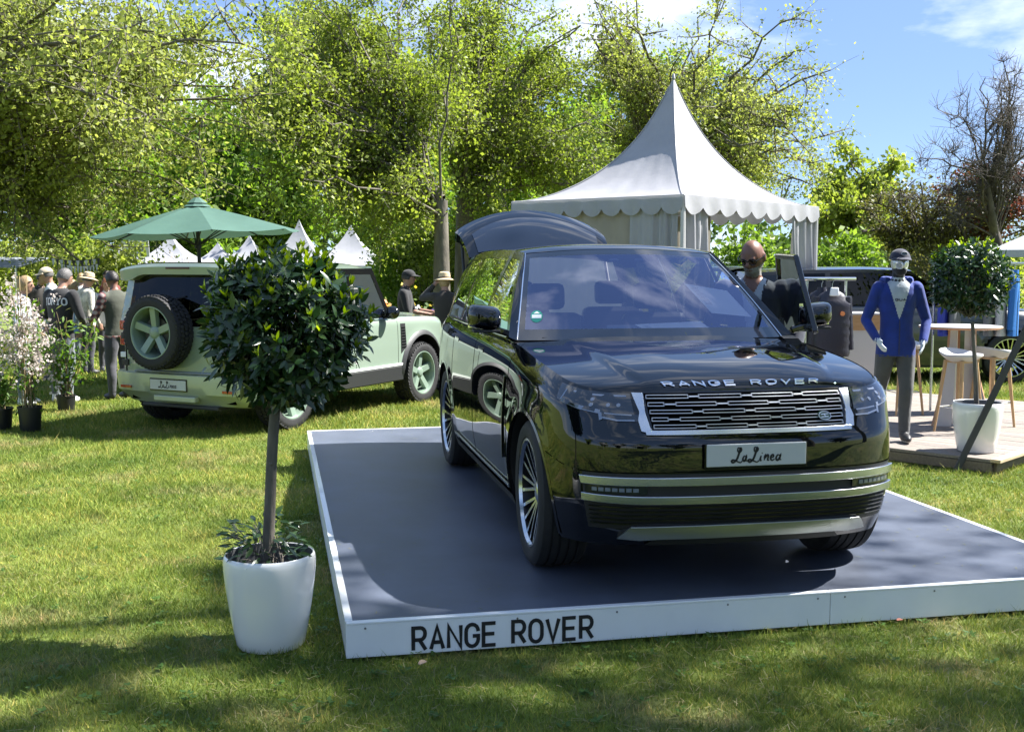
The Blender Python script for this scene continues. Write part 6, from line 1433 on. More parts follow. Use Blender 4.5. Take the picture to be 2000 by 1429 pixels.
# lettered sign, bunting, grey canopy
sg_ = unproj(265, 486, 40); t = thing('market_sign', 'white board with handwritten lines in front of the small tent', 'sign', (sg_.x, 40, 0)); q = MB(); q.box((0, 0, sg_.z), (.95, .03, .62), rot=Matrix.Rotation(-.06, 3, 'Y')); q.build('board', LAMW, t, smooth=False); q = MB(); q.tube([(.3, .03, sg_.z), (.3, .03, 0)], .025, 6); q.build('post', STEEL, t)
q = MB(); r2 = random.Random(4)
for (x0, x1, zz) in ((-.38, -.05, .20), (.05, .36, .22), (-.2, -.08, .06), (.0, .14, .08), (-.36, -.10, -.07), (-.02, .36, -.05), (-.32, .15, -.2)):
    pl = smoothpl([(x0 + (x1 - x0) * k / 8, zz + r2.uniform(-.045, .045)) for k in range(9)]); strokes_mesh(q, [pl], .022, lambda x, y, o: (x, -.018 - o, sg_.z + y + .06 * x), .003)
q.build('handwriting', pmat('sign_ink', (.03, .035, .09), .6), t, smooth=False)
for u0, u1, v0, lab in ((100, 196, 504, 'upper string of black and white pennants above the crowd'), (118, 192, 515, 'lower string of white pennants above the crowd')):
    a, c = unproj(u0, v0, 22), unproj(u1, v0 + 1, 22); t = thing('bunting', lab, 'bunting', (a.x, 22, 0)); q = MB(); n = 12; L = c.x - a.x
    q.tube([(L * k / n, 0, a.z - .05 * math.sin(math.pi * k / n)) for k in range(n + 1)], .006, 4); q.build('cord', INK, t)
    for k in range(n):
        x = L * (k + .5) / n; z = a.z - .05 * math.sin(math.pi * (k + .5) / n); q = MB(); w_ = L / n * .42; q.add([(x - w_, -.004, z), (x + w_, -.004, z), (x, -.004 + .01 * (k % 3 - 1), z - .16)], [(0, 2, 1)]); q.build('pennant', WHITEC if k % 2 == 0 or v0 > 510 else INK, t, smooth=False)
c = unproj(15, 512, 24); t = thing('grey_canopy', 'grey market awning at the far left behind the blossom', 'awning', (c.x, 24, 0)); q = MB(); P = np.array([[(-1.2, -.8, c.z - .08), (-1.2, .8, c.z + .12)], [(.55, -.8, c.z - .10), (.55, .8, c.z + .10)]]); q.grid(P, 0); q.build('canopy', pmat('grey_awning', (.30, .33, .37), .7), t, smooth=False, solid=.02); q = MB(); q.tube([(.5, -.75, c.z - .1), (.5, -.75, 0)], .025, 6); q.build('pole', STEEL, t)

# ================================================================ green parasol
PGREEN = clothmat('parasol_green', (.065, .135, .105), .2); uc = unproj(383, 400, 17.2)
t = thing('green_parasol', 'large sage green parasol on a dark pole behind the green off-roader', 'parasol', (uc.x, 17.2, 0)); cn_ = MB(); rb_ = []; nr = 8; R0 = 1.56; H0 = .44; tilt = Matrix.Rotation(RAD(-2.6), 3, 'Y'); piv = Vector((0, 0, uc.z))
def upt(k, f_, dz=0):
    a = 2 * math.pi * (k + .5) / nr - math.pi / 2; r_ = R0 * f_; p = Vector((r_ * math.cos(a), r_ * math.sin(a), -H0 * f_ ** 1.12 + dz)); return piv + tilt @ p
for k in range(nr):
    P = np.zeros((7, 9, 3))
    for i in range(7):
        for j in range(9):
            f_ = .06 + .94 * j / 8; p = upt(k, f_).lerp(upt(k + 1, f_), i / 6); s_ = math.sin(math.pi * i / 6); P[i, j] = p + Vector((0, 0, -.035 * s_ * f_))
    cn_.grid(P, 0)
cn_.build('canopy', PGREEN, t, ang=12)
for k in range(nr): q = MB(); q.tube([upt(k, .05, -.03), upt(k, .98, -.02)], .011, 6); q.tube([upt(k, .5, -.03), piv + Vector((.0, 0, -.62))], .009, 6); q.build('rib', MBLACK, t)
for k in range(2): q = MB(); q.lathe([(.05, .05 + .055 * k), (.17 - .05 * k, .0 + .055 * k), (.22 - .06 * k, -.03 + .055 * k)], 8, c=(.015, 0, uc.z)); q.build('vent_cap', PGREEN, t, smooth=False)
q = MB(); q.tube([(0, 0, uc.z + .02), (.03, 0, uc.z - .9), (.05, 0, 0)], [.03, .03, .032], 10); q.build('pole', MBLACK, t); q = MB(); q.lathe([(.05, uc.z - .66), (.055, uc.z - .56), (.045, uc.z - .54)], 10, c=(.015, 0, 0)); q.build('runner', MBLACK, t)
q = MB(); q.box((.05, 0, .04), (.6, .6, .08)); q.build('base', MBLACK, t, smooth=False, bevel=.02)

# ================================================================ nursery plants at the left, flower bed
NPOT = pmat('black_nursery_pot', (.010, .011, .013), .45)
LROSE = leafmat('rose_leaves', (.05, .11, .02), (.12, .20, .035), (.26, .20, .06), trans=.4); PETAL = leafmat('white_blossom', (.44, .37, .34), (.56, .50, .47), (.62, .57, .53), trans=.35)
def nursery(name, label, plabel, loc, pr, ph, H, R_, nst, nleaf, ls, lm, seed, zlo=.2, petals=0, cane=0, cat='plant', lean=(0, 0)):
    r = np.random.default_rng(seed); pt_ = thing('nursery_pot', plabel, 'pot', loc); q = MB(); q.lathe([(0, 0), (pr * .80, 0), (pr * .82, .01), (pr * .97, ph * .93), (pr * 1.03, ph * .93), (pr * 1.03, ph), (pr * .97, ph), (pr * .95, ph - .03)], 28); q.build('pot', NPOT, pt_); q = MB(); q.lathe([(pr * .95, ph - .03), (0, ph - .025)], 20); q.build('soil', SOIL, pt_)
    t = thing(name, label, cat, (loc[0], loc[1], loc[2] + ph - .03)); S0 = np.c_[r.normal(0, pr * .25, nst), r.normal(0, pr * .25, nst), np.zeros(nst)]; th = r.uniform(0, 6.28, nst); E = np.c_[np.cos(th) * R_ * r.random(nst) + lean[0], np.sin(th) * R_ * r.random(nst) * .7 + lean[1], H * r.uniform(.45, 1.0, nst)]
    Mi = (S0 + E) / 2 + np.c_[r.normal(0, .05, nst), r.normal(0, .05, nst), np.full(nst, .1)]; L = bez(S0, Mi, E, 10); V, F = tubes(L, np.full(nst, .008), np.full(nst, .003), 5); big_mesh('stems', V, F, pmat('cane_stem', (.20, .15, .08), .8), t)
    if cane:
        for k in range(cane): q = MB(); x = r.normal(0, .04); q.tube([(x, 0, 0), (x + r.normal(0, .03), 0, H * .95)], .006, 6); q.build('bamboo_cane', pmat('bamboo', (.45, .33, .17), .6), t)
    i = r.integers(0, nst, nleaf); f_ = r.uniform(zlo, 1, nleaf); k = (f_ * 10).astype(int).clip(0, 9); fr = f_ * 10 - k; C = L[i, k] * (1 - fr[:, None]) + L[i, k + 1] * fr[:, None] + r.normal(0, .055, (nleaf, 3)); D = r.standard_normal((nleaf, 3)) + [0, 0, -.1]
    place_leaves('foliage', C, frames(D, np.tile([0, 0, 1.], (nleaf, 1)) + r.normal(0, .4, (nleaf, 3))), ls * r.uniform(.6, 1.2, nleaf), np.clip(C[:, 2] / H * .6 + r.random(nleaf) * .4, 0, 1), lm, t)
    if petals:
        ncl = petals // 14; ic = r.integers(0, nst, ncl); kc = r.integers(4, 11, ncl); CC = L[ic, kc] + r.normal(0, .10, (ncl, 3)); CC[:, 0] += r.normal(0, .07, ncl); C = CC[r.integers(0, ncl, petals)] + r.normal(0, .035, (petals, 3)); V, F = leaf_quads(C, .030, r, up=.8, asp=.9); big_mesh('blossom', V, F, PETAL, t, attrs={'rnd': np.repeat(r.random(petals), 4)}, kind='stuff')
    return t
nursery('blossom_bush', 'tall white blossoming bush on canes, in front at the far left', 'black nursery pot of the front blossoming bush', (-5.37, 12.45, 0), .13, .28, 1.55, .40, 12, 380, .075, LROSE, 21, zlo=.0, petals=2100, cane=3)
nursery('leafy_rose', 'leafy young rose with reddish tips, beside the man in the lettered jacket', 'black nursery pot of the leafy rose', (-5.66, 14.2, 0), .12, .20, 1.12, .42, 14, 620, .085, LROSE, 22, zlo=.15)
nursery('blossom_bush', 'second white blossoming bush, cut by the left picture edge', 'black nursery pot of the second blossoming bush', (-6.25, 13.2, 0), .14, .28, 1.55, .45, 14, 420, .075, LROSE, 23, zlo=.1, petals=2000, cane=2)
nursery('leafy_shrub', 'low green shrub at the left edge below the blossom', 'black nursery pot of the low green shrub', (-5.75, 12.55, 0), .14, .25, .62, .35, 12, 520, .085, LROSE, 24, zlo=.1)
nursery('blossom_bush', 'pale pink blossoming bush behind the roof of the green off-roader', 'nursery pot behind the green off-roader', (unproj(355, 500, 19).x, 19, 0), .16, .3, 1.75, .45, 12, 300, .07, LROSE, 25, zlo=.3, petals=2200)
r = np.random.default_rng(33); bc = unproj(800, 600, 20); t = thing('flower_bed', 'mixed flower bed with orange and purple blooms behind the green off-roader', 'flower bed', (bc.x, 20.5, 0)); n = 5200; C = np.c_[r.uniform(-2.2, 1.6, n), r.uniform(-1, 1, n), np.abs(r.normal(.0, .45, n))]; C[:, 2] = np.minimum(C[:, 2], 1.25 - .2 * r.random(n)); V, F = leaf_quads(C, .10, r); big_mesh('foliage', V, F, LROSE, t, attrs={'rnd': np.repeat(r.random(n), 4)}, kind='stuff')
for nm, colr, m_, zc in (('orange_blooms', (.75, .28, .06), 260, .95), ('purple_blooms', (.22, .16, .42), 420, .75), ('yellow_blooms', (.70, .55, .12), 160, .95), ('white_blooms', (.7, .7, .68), 200, .8)):
    ncl = 10; cc = np.c_[r.uniform(-2.1, 1.5, ncl), r.uniform(-1, .2, ncl), zc + r.normal(0, .18, ncl)]; C = cc[r.integers(0, ncl, m_)] + r.normal(0, .07, (m_, 3)); V, F = leaf_quads(C, .075, r, asp=.9); big_mesh(nm, V, F, leafmat(nm, tuple(k * .8 for k in colr), colr, trans=.3), t, attrs={'rnd': np.repeat(r.random(m_), 4)}, kind='stuff')
# a dry curled leaf and a few scraps on the lawn
def dryleaf(label, loc, L, rz, c):
    q = MB(); P = np.zeros((7, 5, 3))
    for i in range(7):
        k = i / 6; w_ = .35 * L * math.sin(math.pi * (.12 + .8 * k))
        for j in range(5): a = (j / 4 - .5) * 2.2; P[i, j] = (L * (k - .5), w_ * math.sin(a) * .8, .018 + w_ * (1 - math.cos(a)) * .8)
    q.grid(P, 0); o = q.build('dry_leaf', pmat('dry_leaf_%d' % int(c[0] * 100), c, .8, var=.2, vscale=40), None, solid=.002); o.location = loc; o.rotation_euler = (.2, 0, rz); tagit(o, label, 'leaf')
dryleaf('curled tan dry leaf lying on the grass just below the platform lettering', (-.415, 5.05, .012), .055, 1.0, (.42, .30, .20))
dryleaf('small reddish dry leaf caught at the right of the platform front', (1.98, 5.62, .03), .04, .4, (.28, .10, .06))
# ================================================================ people
from mathutils.kdtree import KDTree
from mathutils.bvhtree import BVHTree
SKIN = pmat('skin', (.33, .185, .13), .5, var=.08, vscale=25); SKINT = pmat('tanned_skin', (.17, .080, .052), .42, var=.08, vscale=25)
SHOEB = pmat('black_shoe', (.02, .02, .021), .5); SHOEW = pmat('white_shoe', (.65, .65, .65), .5); SOLE = pmat('pale_sole', (.42, .41, .39), .6)
def cloth(name, c, var=.12): return pmat(name, c, .85, var=var, vscale=9, bump=.35, bscale=11, sheen=.15)
HAIRD = pmat('dark_hair', (.018, .014, .012), .45, bump=.5, bscale=90, stretch=(1, 1, .3)); HAIRB = pmat('blond_hair', (.30, .20, .10), .5, bump=.5, bscale=90, stretch=(1, 1, .3)); HAIRR = pmat('auburn_hair', (.22, .075, .03), .5, bump=.5, bscale=90); HAIRG = pmat('greying_hair', (.09, .085, .08), .5, bump=.5, bscale=90)
BEARD = pmat('grey_beard', (.30, .285, .27), .8, bump=.6, bscale=160); STRAW = pmat('straw_hat', (.50, .39, .24), .8, bump=.4, bscale=120)
def plaid(name):
    m = pmat(name, (.3, .15, .14), .85); n = m.node_tree; b_ = n.nodes['Principled BSDF']; tc_ = n.nodes.new('ShaderNodeTexCoord'); sp_ = n.nodes.new('ShaderNodeSeparateXYZ'); n.links.new(tc_.outputs['Object'], sp_.inputs[0]); prev = None
    for ax, sc_ in (('X', 90), ('Z', 80)):
        a = n.nodes.new('ShaderNodeMath'); a.operation = 'MULTIPLY'; a.inputs[1].default_value = sc_; n.links.new(sp_.outputs[ax], a.inputs[0]); s_ = n.nodes.new('ShaderNodeMath'); s_.operation = 'SINE'; n.links.new(a.outputs[0], s_.inputs[0])
        if prev is None: prev = s_.outputs[0]
        else: k = n.nodes.new('ShaderNodeMath'); k.operation = 'ADD'; n.links.new(prev, k.inputs[0]); n.links.new(s_.outputs[0], k.inputs[1]); prev = k.outputs[0]
    r_ = n.nodes.new('ShaderNodeValToRGB'); e = r_.color_ramp.elements; e[0].position = .2; e[0].color = (.05, .035, .045, 1); e[1].position = .8; e[1].color = (.50, .40, .36, 1); k = e.new(.5); k.color = (.26, .09, .08, 1)
    mr = n.nodes.new('ShaderNodeMapRange'); mr.inputs['From Min'].default_value = -2; mr.inputs['From Max'].default_value = 2; n.links.new(prev, mr.inputs['Value']); n.links.new(mr.outputs[0], r_.inputs[0]); n.links.new(r_.outputs[0], b_.inputs['Base Color']); return m

def remeshed(name, parts, mats, voxel, parent, recolor=None, smooth=5, base_rule=None):
    """parts: list of (MB, material index); joined, voxel-remeshed into one skin, recoloured by the nearest source piece"""
    V, F, MI = [], [], []
    for mb, mi in parts:
        o = len(V); V += mb.v; F += [tuple(i + o for i in f) for f in mb.f]; MI += [mi] * len(mb.v)
    me = bpy.data.meshes.new('tmp'); me.from_pydata(V, [], F); ob = bpy.data.objects.new('tmp', me); COL.objects.link(ob)
    md = ob.modifiers.new('r', 'REMESH'); md.mode = 'VOXEL'; md.voxel_size = voxel; ms = ob.modifiers.new('s', 'SMOOTH'); ms.factor = .5; ms.iterations = smooth
    dg = bpy.context.evaluated_depsgraph_get(); out_ = bpy.data.meshes.new_from_object(ob.evaluated_get(dg), depsgraph=dg); out_.name = name
    bpy.data.objects.remove(ob); bpy.data.meshes.remove(me)
    kd = KDTree(len(V)); [kd.insert(v, i) for i, v in enumerate(V)]; kd.balance()
    out_.materials.clear()
    for m in mats: out_.materials.append(m)
    idx = []
    for p in out_.polygons:
        c = p.center; mi = MI[kd.find(c)[1]]
        if base_rule: mi = base_rule(c, mi)
        if recolor: mi = recolor(c, mi)
        idx.append(mi)
    out_.polygons.foreach_set('material_index', idx); out_.shade_smooth()
    o = bpy.data.objects.new(name, out_); COL.objects.link(o); o.parent = parent; return o

def ringtube(rings, n=18):
    """rings: (centre, rx, ry) stacked along z-ish, closed at both ends"""
    q = MB(); V = []; F = []
    for c, rx, ry in rings:
        for j in range(n): th = 2 * math.pi * j / n; V.append((c[0] + rx * math.cos(th), c[1] + ry * math.sin(th), c[2]))
    k = len(rings)
    for i in range(k - 1):
        for j in range(n): F.append((i * n + j, i * n + (j + 1) % n, (i + 1) * n + (j + 1) % n, (i + 1) * n + j))
    F += [tuple(range(n - 1, -1, -1)), tuple((k - 1) * n + j for j in range(n))]; q.add(V, F); return q
def captube(pts, rad, n=12):
    pts = [Vector(p) for p in pts]; P_, R_ = [pts[0]], [rad[0]]
    for a, c, ra, rb in zip(pts[:-1], pts[1:], rad[:-1], rad[1:]):
        m = max(1, int((c - a).length / .035))
        for k in range(1, m + 1): P_.append(a.lerp(c, k / m)); R_.append(ra + (rb - ra) * k / m)
    pts, rad = P_, R_
    q = MB(); q.tube(pts, rad, n); q.sphere(pts[0], rad[0] * .98, 10, 6); q.sphere(pts[-1], rad[-1] * .98, 10, 6); return q
def hand_mb(w, d, side, palm, r=.0095, curl=.5):
    """wrist point, direction of the hand, thumb side vector, palm normal"""
    w, d, side, palm = Vector(w), Vector(d).normalized(), Vector(side).normalized(), Vector(palm).normalized(); side = (side - d * side.dot(d)).normalized(); palm = d.cross(side) * (1 if d.cross(side).dot(palm) > 0 else -1)
    q = MB(); M = Matrix((side, d, palm)).transposed(); q.sphere(w + d * .045, (.040, .055, .018), 12, 8, rot=M)
    for k, (s_, L) in enumerate(((.030, .070), (.010, .080), (-.010, .075), (-.029, .058))):
        a = w + d * .082 + side * s_; b_ = a + d * L * .5 + palm * curl * .014; c = b_ + d * L * .38 + palm * curl * .032; q.tube([a - d * .02, a, b_, c], [r * 1.1, r * 1.05, r, r * .8], 8)
    a = w + d * .025 + side * .030; q.tube([a - side * .012, a + side * .018 + d * .018, a + side * .026 + d * .048 + palm * .012], [r * 1.35, r * 1.2, r * .85], 8); return q

def person(name, label, loc, rz, H, cols, lean=0.0, bow=.2, headyaw=0.0, arms=None, feet=((-.11, .0), (.11, .0)), hem=.86, hair=None, hat=None, voxel=.0165, recolor=None, neckdrop=0, collar=True, build=1.0, cat='person', faceless=False, hairlen=0):
    """local frame: faces -y; cols: top, legs, shoes, skin"""
    s = H / 1.78; t = thing(name, label, cat, loc, rz); top, legs, shoes, skin = cols; mats = [top, legs, shoes, skin] + (list(recolor[1]) if recolor else [])
    hip = Vector((0, 0, .93)); sp = lambda z: Vector((0, -math.sin(lean) * (z - .93), .93 + math.cos(lean) * (z - .93))) if z > .93 else Vector((0, 0, z)); parts = []; B = build
    for i, sx in enumerate((-1, 1)):
        fx, fy = feet[i]; kn = Vector((sx * .10 * .4 + fx * .6, fy * .55 - .03, .50)); an = Vector((fx, fy, .09)); parts.append((captube([(sx * .085, 0, .92), Vector((sx * .092, 0, .80)) * .8 + kn * .2, kn, (kn + an) / 2 + Vector((0, .02, .03)), an], [.098 * B, .092 * B, .068 * B, .064 * B, .052]), 1))
        q = MB(); q.sphere((fx * 1.05, fy - .055, .045), (.046, .135, .048), 14, 8); q.sphere((fx, fy + .01, .075), (.045, .06, .06), 12, 8); parts.append((q, 2))
    zs = [(hem, .165, .118), (.95, .165, .118), (1.05, .155, .112), (1.15, .155, .112), (1.27, .175, .120), (1.38, .190, .115), (1.44, .175, .10), (1.485, .12, .08), (1.515, .065, .065)]
    parts.append((ringtube([(sp(z) if z > .93 else Vector((0, 0, z)), rx * B, ry * B) for z, rx, ry in zs], 22), 0))
    nb = sp(1.50); hd = nb + Vector((0, -.035 - .07 * math.sin(lean + bow) - .02, .165 * math.cos(bow) - neckdrop)); parts.append((captube([nb - Vector((0, 0, .03)), nb.lerp(hd, .6)], [.060, .055]), 3))
    HR = Matrix.Rotation(headyaw, 3, 'Z') @ Matrix.Rotation(-(lean * .5 + bow) if False else (lean * .5 + bow), 3, 'X'); hp = lambda x, y, z: hd + HR @ Vector((x, y, z))
    q = MB(); q.sphere(hd, (.078, .097, .115), 18, 14, rot=HR); q.sphere(hp(0, -.028, -.062), (.058, .066, .062), 14, 10, rot=HR)
    if not faceless:
        q.tube([hp(0, -.092, .012), hp(0, -.118, -.022), hp(0, -.098, -.034)], [.010, .0165, .012], 8); q.sphere(hp(0, -.085, -.062), (.024, .014, .008), 8, 6, rot=HR); q.sphere(hp(-.03, -.086, .022), (.022, .012, .008), 8, 6, rot=HR); q.sphere(hp(.03, -.086, .022), (.022, .012, .008), 8, 6, rot=HR)
        for sx in (-1, 1): q.sphere(hp(sx * .080, .008, -.005), (.012, .022, .034), 8, 6, rot=HR)
    else: q.tube([hp(0, -.092, .02), hp(0, -.112, -.022), hp(0, -.095, -.034)], [.008, .013, .010], 8)
    parts.append((q, 3))
    sh_ = [sp(1.43) + Vector((sx * .175 * B, 0, 0)) for sx in (-1, 1)]
    arms = arms or [((-.27, .03, 1.14), (-.25, -.10, .90)), ((.27, .03, 1.14), (.25, -.10, .90))]
    for i, sx in enumerate((-1, 1)):
        el, wr = Vector(arms[i][0]), Vector(arms[i][1]); sleeve = arms[i][2] if len(arms[i]) > 2 else 1.0
        parts.append((captube([sh_[i], (sh_[i] + el) / 2, el], [.070 * B, .060 * B, .050 * B]), 0)); k = el.lerp(wr, .96 * sleeve if sleeve > .2 else .02)
        if sleeve > .2: parts.append((captube([el, el.lerp(k, .5), k], [.050 * B, .047 * B, .040]), 0))
        parts.append((captube([el.lerp(wr, .3 if sleeve < .2 else .8), wr], [.040 if sleeve < .2 else .016, .027]), 3)); d = (wr - el).normalized(); parts.append((hand_mb(wr, d, Vector((0, -.6, .5)) if abs(d.z) < .9 else Vector((0, -1, 0)), Vector((-sx, 0, 0)), r=max(.0095, voxel * .92)), 3))
    parts = [(p, m) for p, m in parts]
    for p, m in parts: p.v = [tuple(Vector(v) * s) for v in p.v]
    body = remeshed('body', parts, mats, voxel, t, (lambda c, mi: recolor[0](c / s, mi, hd, HR)) if recolor else None, base_rule=lambda c, mi: 0 if mi == 1 and c.z > (hem + .015) * s else (1 if mi == 0 and c.z < hem * s and abs(c.x) < .17 * s and hem > .5 else mi))
    hds = hd * s
    def addhair(m, front=-.02, low=-.03, grow=.010):
        q = MB(); nu, nv = 28, 16; P = np.zeros((nu, nv, 3)); mask = np.ones((nu, nv - 1), bool)
        for i in range(nu):
            th = 2 * math.pi * i / nu
            for j in range(nv):
                ph = math.pi * .80 * j / (nv - 1); v = Vector(((.078 + grow) * math.sin(ph) * math.cos(th), (.097 + grow) * math.sin(ph) * math.sin(th) + .004, (.115 + grow) * math.cos(ph)))
                lim = low - hairlen if v.y > -.02 else (.055 if v.y < -.05 else .03); v.z = max(v.z, lim); 
                if v.y < -.085: v.y = -.085
                w_ = .003 * math.sin(th * 13 + j); P[i, j] = (hd + HR @ (v * (1 + w_))) * s
        q.grid(P, 0, cu=True, flip=True); q.build('hair', m, t)
    if hair: addhair(hair)
    if hat:
        kind, m = hat; q = MB()
        if kind == 'cap':
            P = np.zeros((28, 8, 3))
            for i in range(28):
                for j in range(8): th = 2 * math.pi * i / 28; ph = math.pi * .5 * j / 7; P[i, j] = (hd + HR @ Vector((.093 * math.sin(ph) * math.cos(th), .110 * math.sin(ph) * math.sin(th), .03 + .098 * math.cos(ph)))) * s
            q.grid(P, 0, cu=True, flip=True); B1 = np.zeros((13, 4, 3))
            for i in range(13):
                a = RAD(200 + 140 * i / 12)
                for j in range(4): k = j / 3; r_ = 1 + .75 * k * math.sin(math.pi * i / 12) ** .6; B1[i, j] = (hd + HR @ Vector((.090 * math.cos(a) * (1 + .05 * k), .108 * math.sin(a) * r_, .035 - .022 * k + .012 * math.cos((i - 6) / 6 * 1.2)))) * s
            q.grid(B1, 0); q.build('cap', m, t, solid=.004)
        else:
            q.lathe([(.0, .135), (.055, .135), (.080, .118), (.090, .05), (.092, .035), (.125, .024), (.150, .012), (.152, .006)], 30); q.v = [tuple((hd + HR @ Vector((v[0], v[1] * 1.12, v[2]))) * s) for v in q.v]; q.build('hat', m, t, solid=.004)
            q = MB(); q.lathe([(.0895, .066), (.0925, .052), (.0935, .036)], 30); q.v = [tuple((hd + HR @ Vector((v[0] * 1.02, v[1] * 1.14, v[2]))) * s) for v in q.v]; q.build('hat_band', pmat('hat_band', (.12, .09, .07), .8), t)
    if not faceless:
        for sx in (-1, 1):
            q = MB(); q.sphere(tuple(hp(sx * .031, -.0905, .008) * s), .0105 * s, 8, 6); q.build('eye', pmat('eye_dark', (.02, .015, .012), .15), t)
    return t, body, hd, HR, s
def project(body, strokes, w_, origin, ux, uy, direction, m, name, parent, off=.004):
    """lay strokes on the body: origin + x*ux + y*uy, cast along direction"""
    bv = BVHTree.FromPolygons([v.co.copy() for v in body.data.vertices], [tuple(p.vertices) for p in body.data.polygons]); ux, uy, dr_ = Vector(ux), Vector(uy), Vector(direction).normalized(); o0 = Vector(origin); q = MB()
    def fn(x, y, o):
        p = o0 + ux * x + uy * y; h = bv.ray_cast(p - dr_ * .6, dr_, 1.2)[0]; h = h if h is not None else p; return h - dr_ * (off + o)
    S2 = []
    for pl in strokes:
        o_ = []
        for a, c in zip(pl[:-1], pl[1:]):
            n = max(1, int(math.hypot(c[0] - a[0], c[1] - a[1]) / .02))
            for k in range(n): o_.append((a[0] + (c[0] - a[0]) * k / n, a[1] + (c[1] - a[1]) * k / n))
        o_.append(pl[-1]); S2.append(o_)
    strokes_mesh(q, S2, w_, fn, .002); return q.build(name, m, parent, smooth=False)

JBLK = cloth('black_jacket', (.010, .010, .011)); JEANS = cloth('grey_blue_trousers', (.12, .14, .155)); OLIVE = cloth('olive_vest', (.05, .055, .038)); PLAID = plaid('plaid_shirt'); DKPANT = cloth('dark_trousers', (.045, .045, .055)); NAVYB = cloth('navy_blazer', (.012, .016, .032)); SHIRTB = cloth('pale_blue_shirt', (.38, .44, .53)); WHT = cloth('white_shirt', (.48, .49, .49)); GREYH = cloth('grey_white_hoodie', (.42, .44, .48), .3); BROWN = cloth('dark_brown_jacket', (.024, .020, .017)); REDS = cloth('dark_red_shirt', (.16, .025, .03)); CAMO = cloth('pale_camouflage_shirt', (.38, .36, .30), .45); BLUES = cloth('blue_shirt', (.20, .32, .55)); MANT = pmat('mannequin_silver', (.62, .63, .65), .22, metal=.5); MANH = pmat('mannequin_white_hand', (.55, .60, .66), .35); CAPN = cloth('navy_cap', (.012, .013, .03)); CAPK = cloth('black_cap', (.008, .008, .009)); CAPB = cloth('beige_cap', (.42, .35, .25)); GREYP_ = cloth('grey_trousers', (.07, .07, .07)); HOODB = cloth('royal_blue_hoodie', (.006, .026, .19), .18); TEEW = cloth('white_tee', (.42, .46, .50)); GAIT = cloth('black_gaiter', (.008, .008, .014))
# --- bald man at the open car door
cl, sl = math.cos(CARR), math.sin(CARR); cx_, cy_ = 1.05, 1.62; bx, by = CARX + cx_ * cl - cy_ * sl, CARY + cx_ * sl + cy_ * cl
def rc_bald(c, mi, hd, HR):
    if mi == 0 and c.y < -.03 and 1.02 < c.z and abs(c.x) < .018 + .16 * (c.z - 1.02) * .8: return 3 if (c.z > 1.38 and abs(c.x) < .55 * (c.z - 1.38)) else 5
    if mi == 0 and c.z > 1.455 and abs(c.x) < .09: return 5
    if mi == 3:
        l = HR.transposed() @ (c - hd)
        if l.z < -.045 and l.y < .03 and l.z > -.14 and not (abs(l.x) < .02 and -.066 < l.z < -.058): return 4
    return mi
t, body, hd, HR, s_ = person('person', 'bald man with grey beard and dark glasses leaning at the open car door', (bx, by, PTOP), RAD(-16), 1.86, (NAVYB, DKPANT, SHOEB, SKINT), lean=.20, bow=.34, headyaw=-.30, arms=[((-.30, -.10, 1.12), (-.22, -.34, 1.08)), ((.30, .02, 1.14), (.27, -.14, .92))], voxel=.009, recolor=(rc_bald, (BEARD, SHIRTB)), build=1.1)
gm = pmat('black_glasses', (.008, .008, .009), .2)
for sx in (-1, 1):
    q = MB(); n = 20; q.tube([tuple((hd + HR @ Vector((sx * .035 + .027 * math.cos(2 * math.pi * k / n), -.106 + .006 * abs(math.cos(2 * math.pi * k / n)), .008 + .021 * math.sin(2 * math.pi * k / n)))) * s_) for k in range(n + 1)], .0034, 6, cap=False); q.build('glasses_rim', gm, t)
    q = MB(); q.tube([tuple((hd + HR @ Vector(p)) * s_) for p in ((sx * .062, -.10, .014), (sx * .083, -.05, .015), (sx * .088, .01, .012))], .0035, 6); q.build('glasses_arm', gm, t)
    q = MB(); n = 16; V = [tuple((hd + HR @ Vector((sx * .035 + .025 * math.cos(2 * math.pi * k / n), -.105, .008 + .019 * math.sin(2 * math.pi * k / n)))) * s_) for k in range(n)]; q.add(V, [tuple(range(n))]); q.build('glasses_lens', SEEG, t, smooth=False)
q = MB(); q.tube([tuple((hd + HR @ Vector((x, -.111, .014))) * s_) for x in (-.01, 0, .01)], .004, 6); q.build('glasses_bridge', gm, t)
# --- mannequin
def rc_man(c, mi, hd, HR):
    if mi == 0 and c.y < -.03 and c.z > 1.15 and abs(c.x + .0) < .004 + .30 * (c.z - 1.15): return 4
    if mi == 3 and c.z < 1.32: return 6 if (c.z < 1.0 or True) else 0
    if mi == 3 and c.z < hd.z - .055: return 5
    if mi == 2 and c.z < .028: return 7
    return mi
t, body, hd, HR, s_ = person('mannequin', 'silver faced mannequin in royal blue hoodie, grey trousers and navy cap on the deck', (3.74, 10.95, DKZ), RAD(-6), 1.86, (HOODB, GREYP_, SHOEB, MANT), bow=.02, headyaw=.12, arms=[((-.275, .03, 1.13), (-.20, -.15, .955)), ((.275, .02, 1.13), (.21, -.14, .935))], feet=((-.12, .22), (.085, -.06)), hem=.80, hat=('cap', CAPN), voxel=.009, recolor=(rc_man, (TEEW, GAIT, MANH, SOLE)), cat='mannequin', faceless=True, build=.96)
S_, W_ = text_strokes('GUA', .020, .026, .010); project(body, [[(p[0] - W_ / 2, p[1]) for p in pl] for pl in S_], .0055, (0.005, 0, 1.315 * s_), (1, 0, 0), (0, 0, 1), (0, 1, 0), INK, 'shirt_lettering', t)
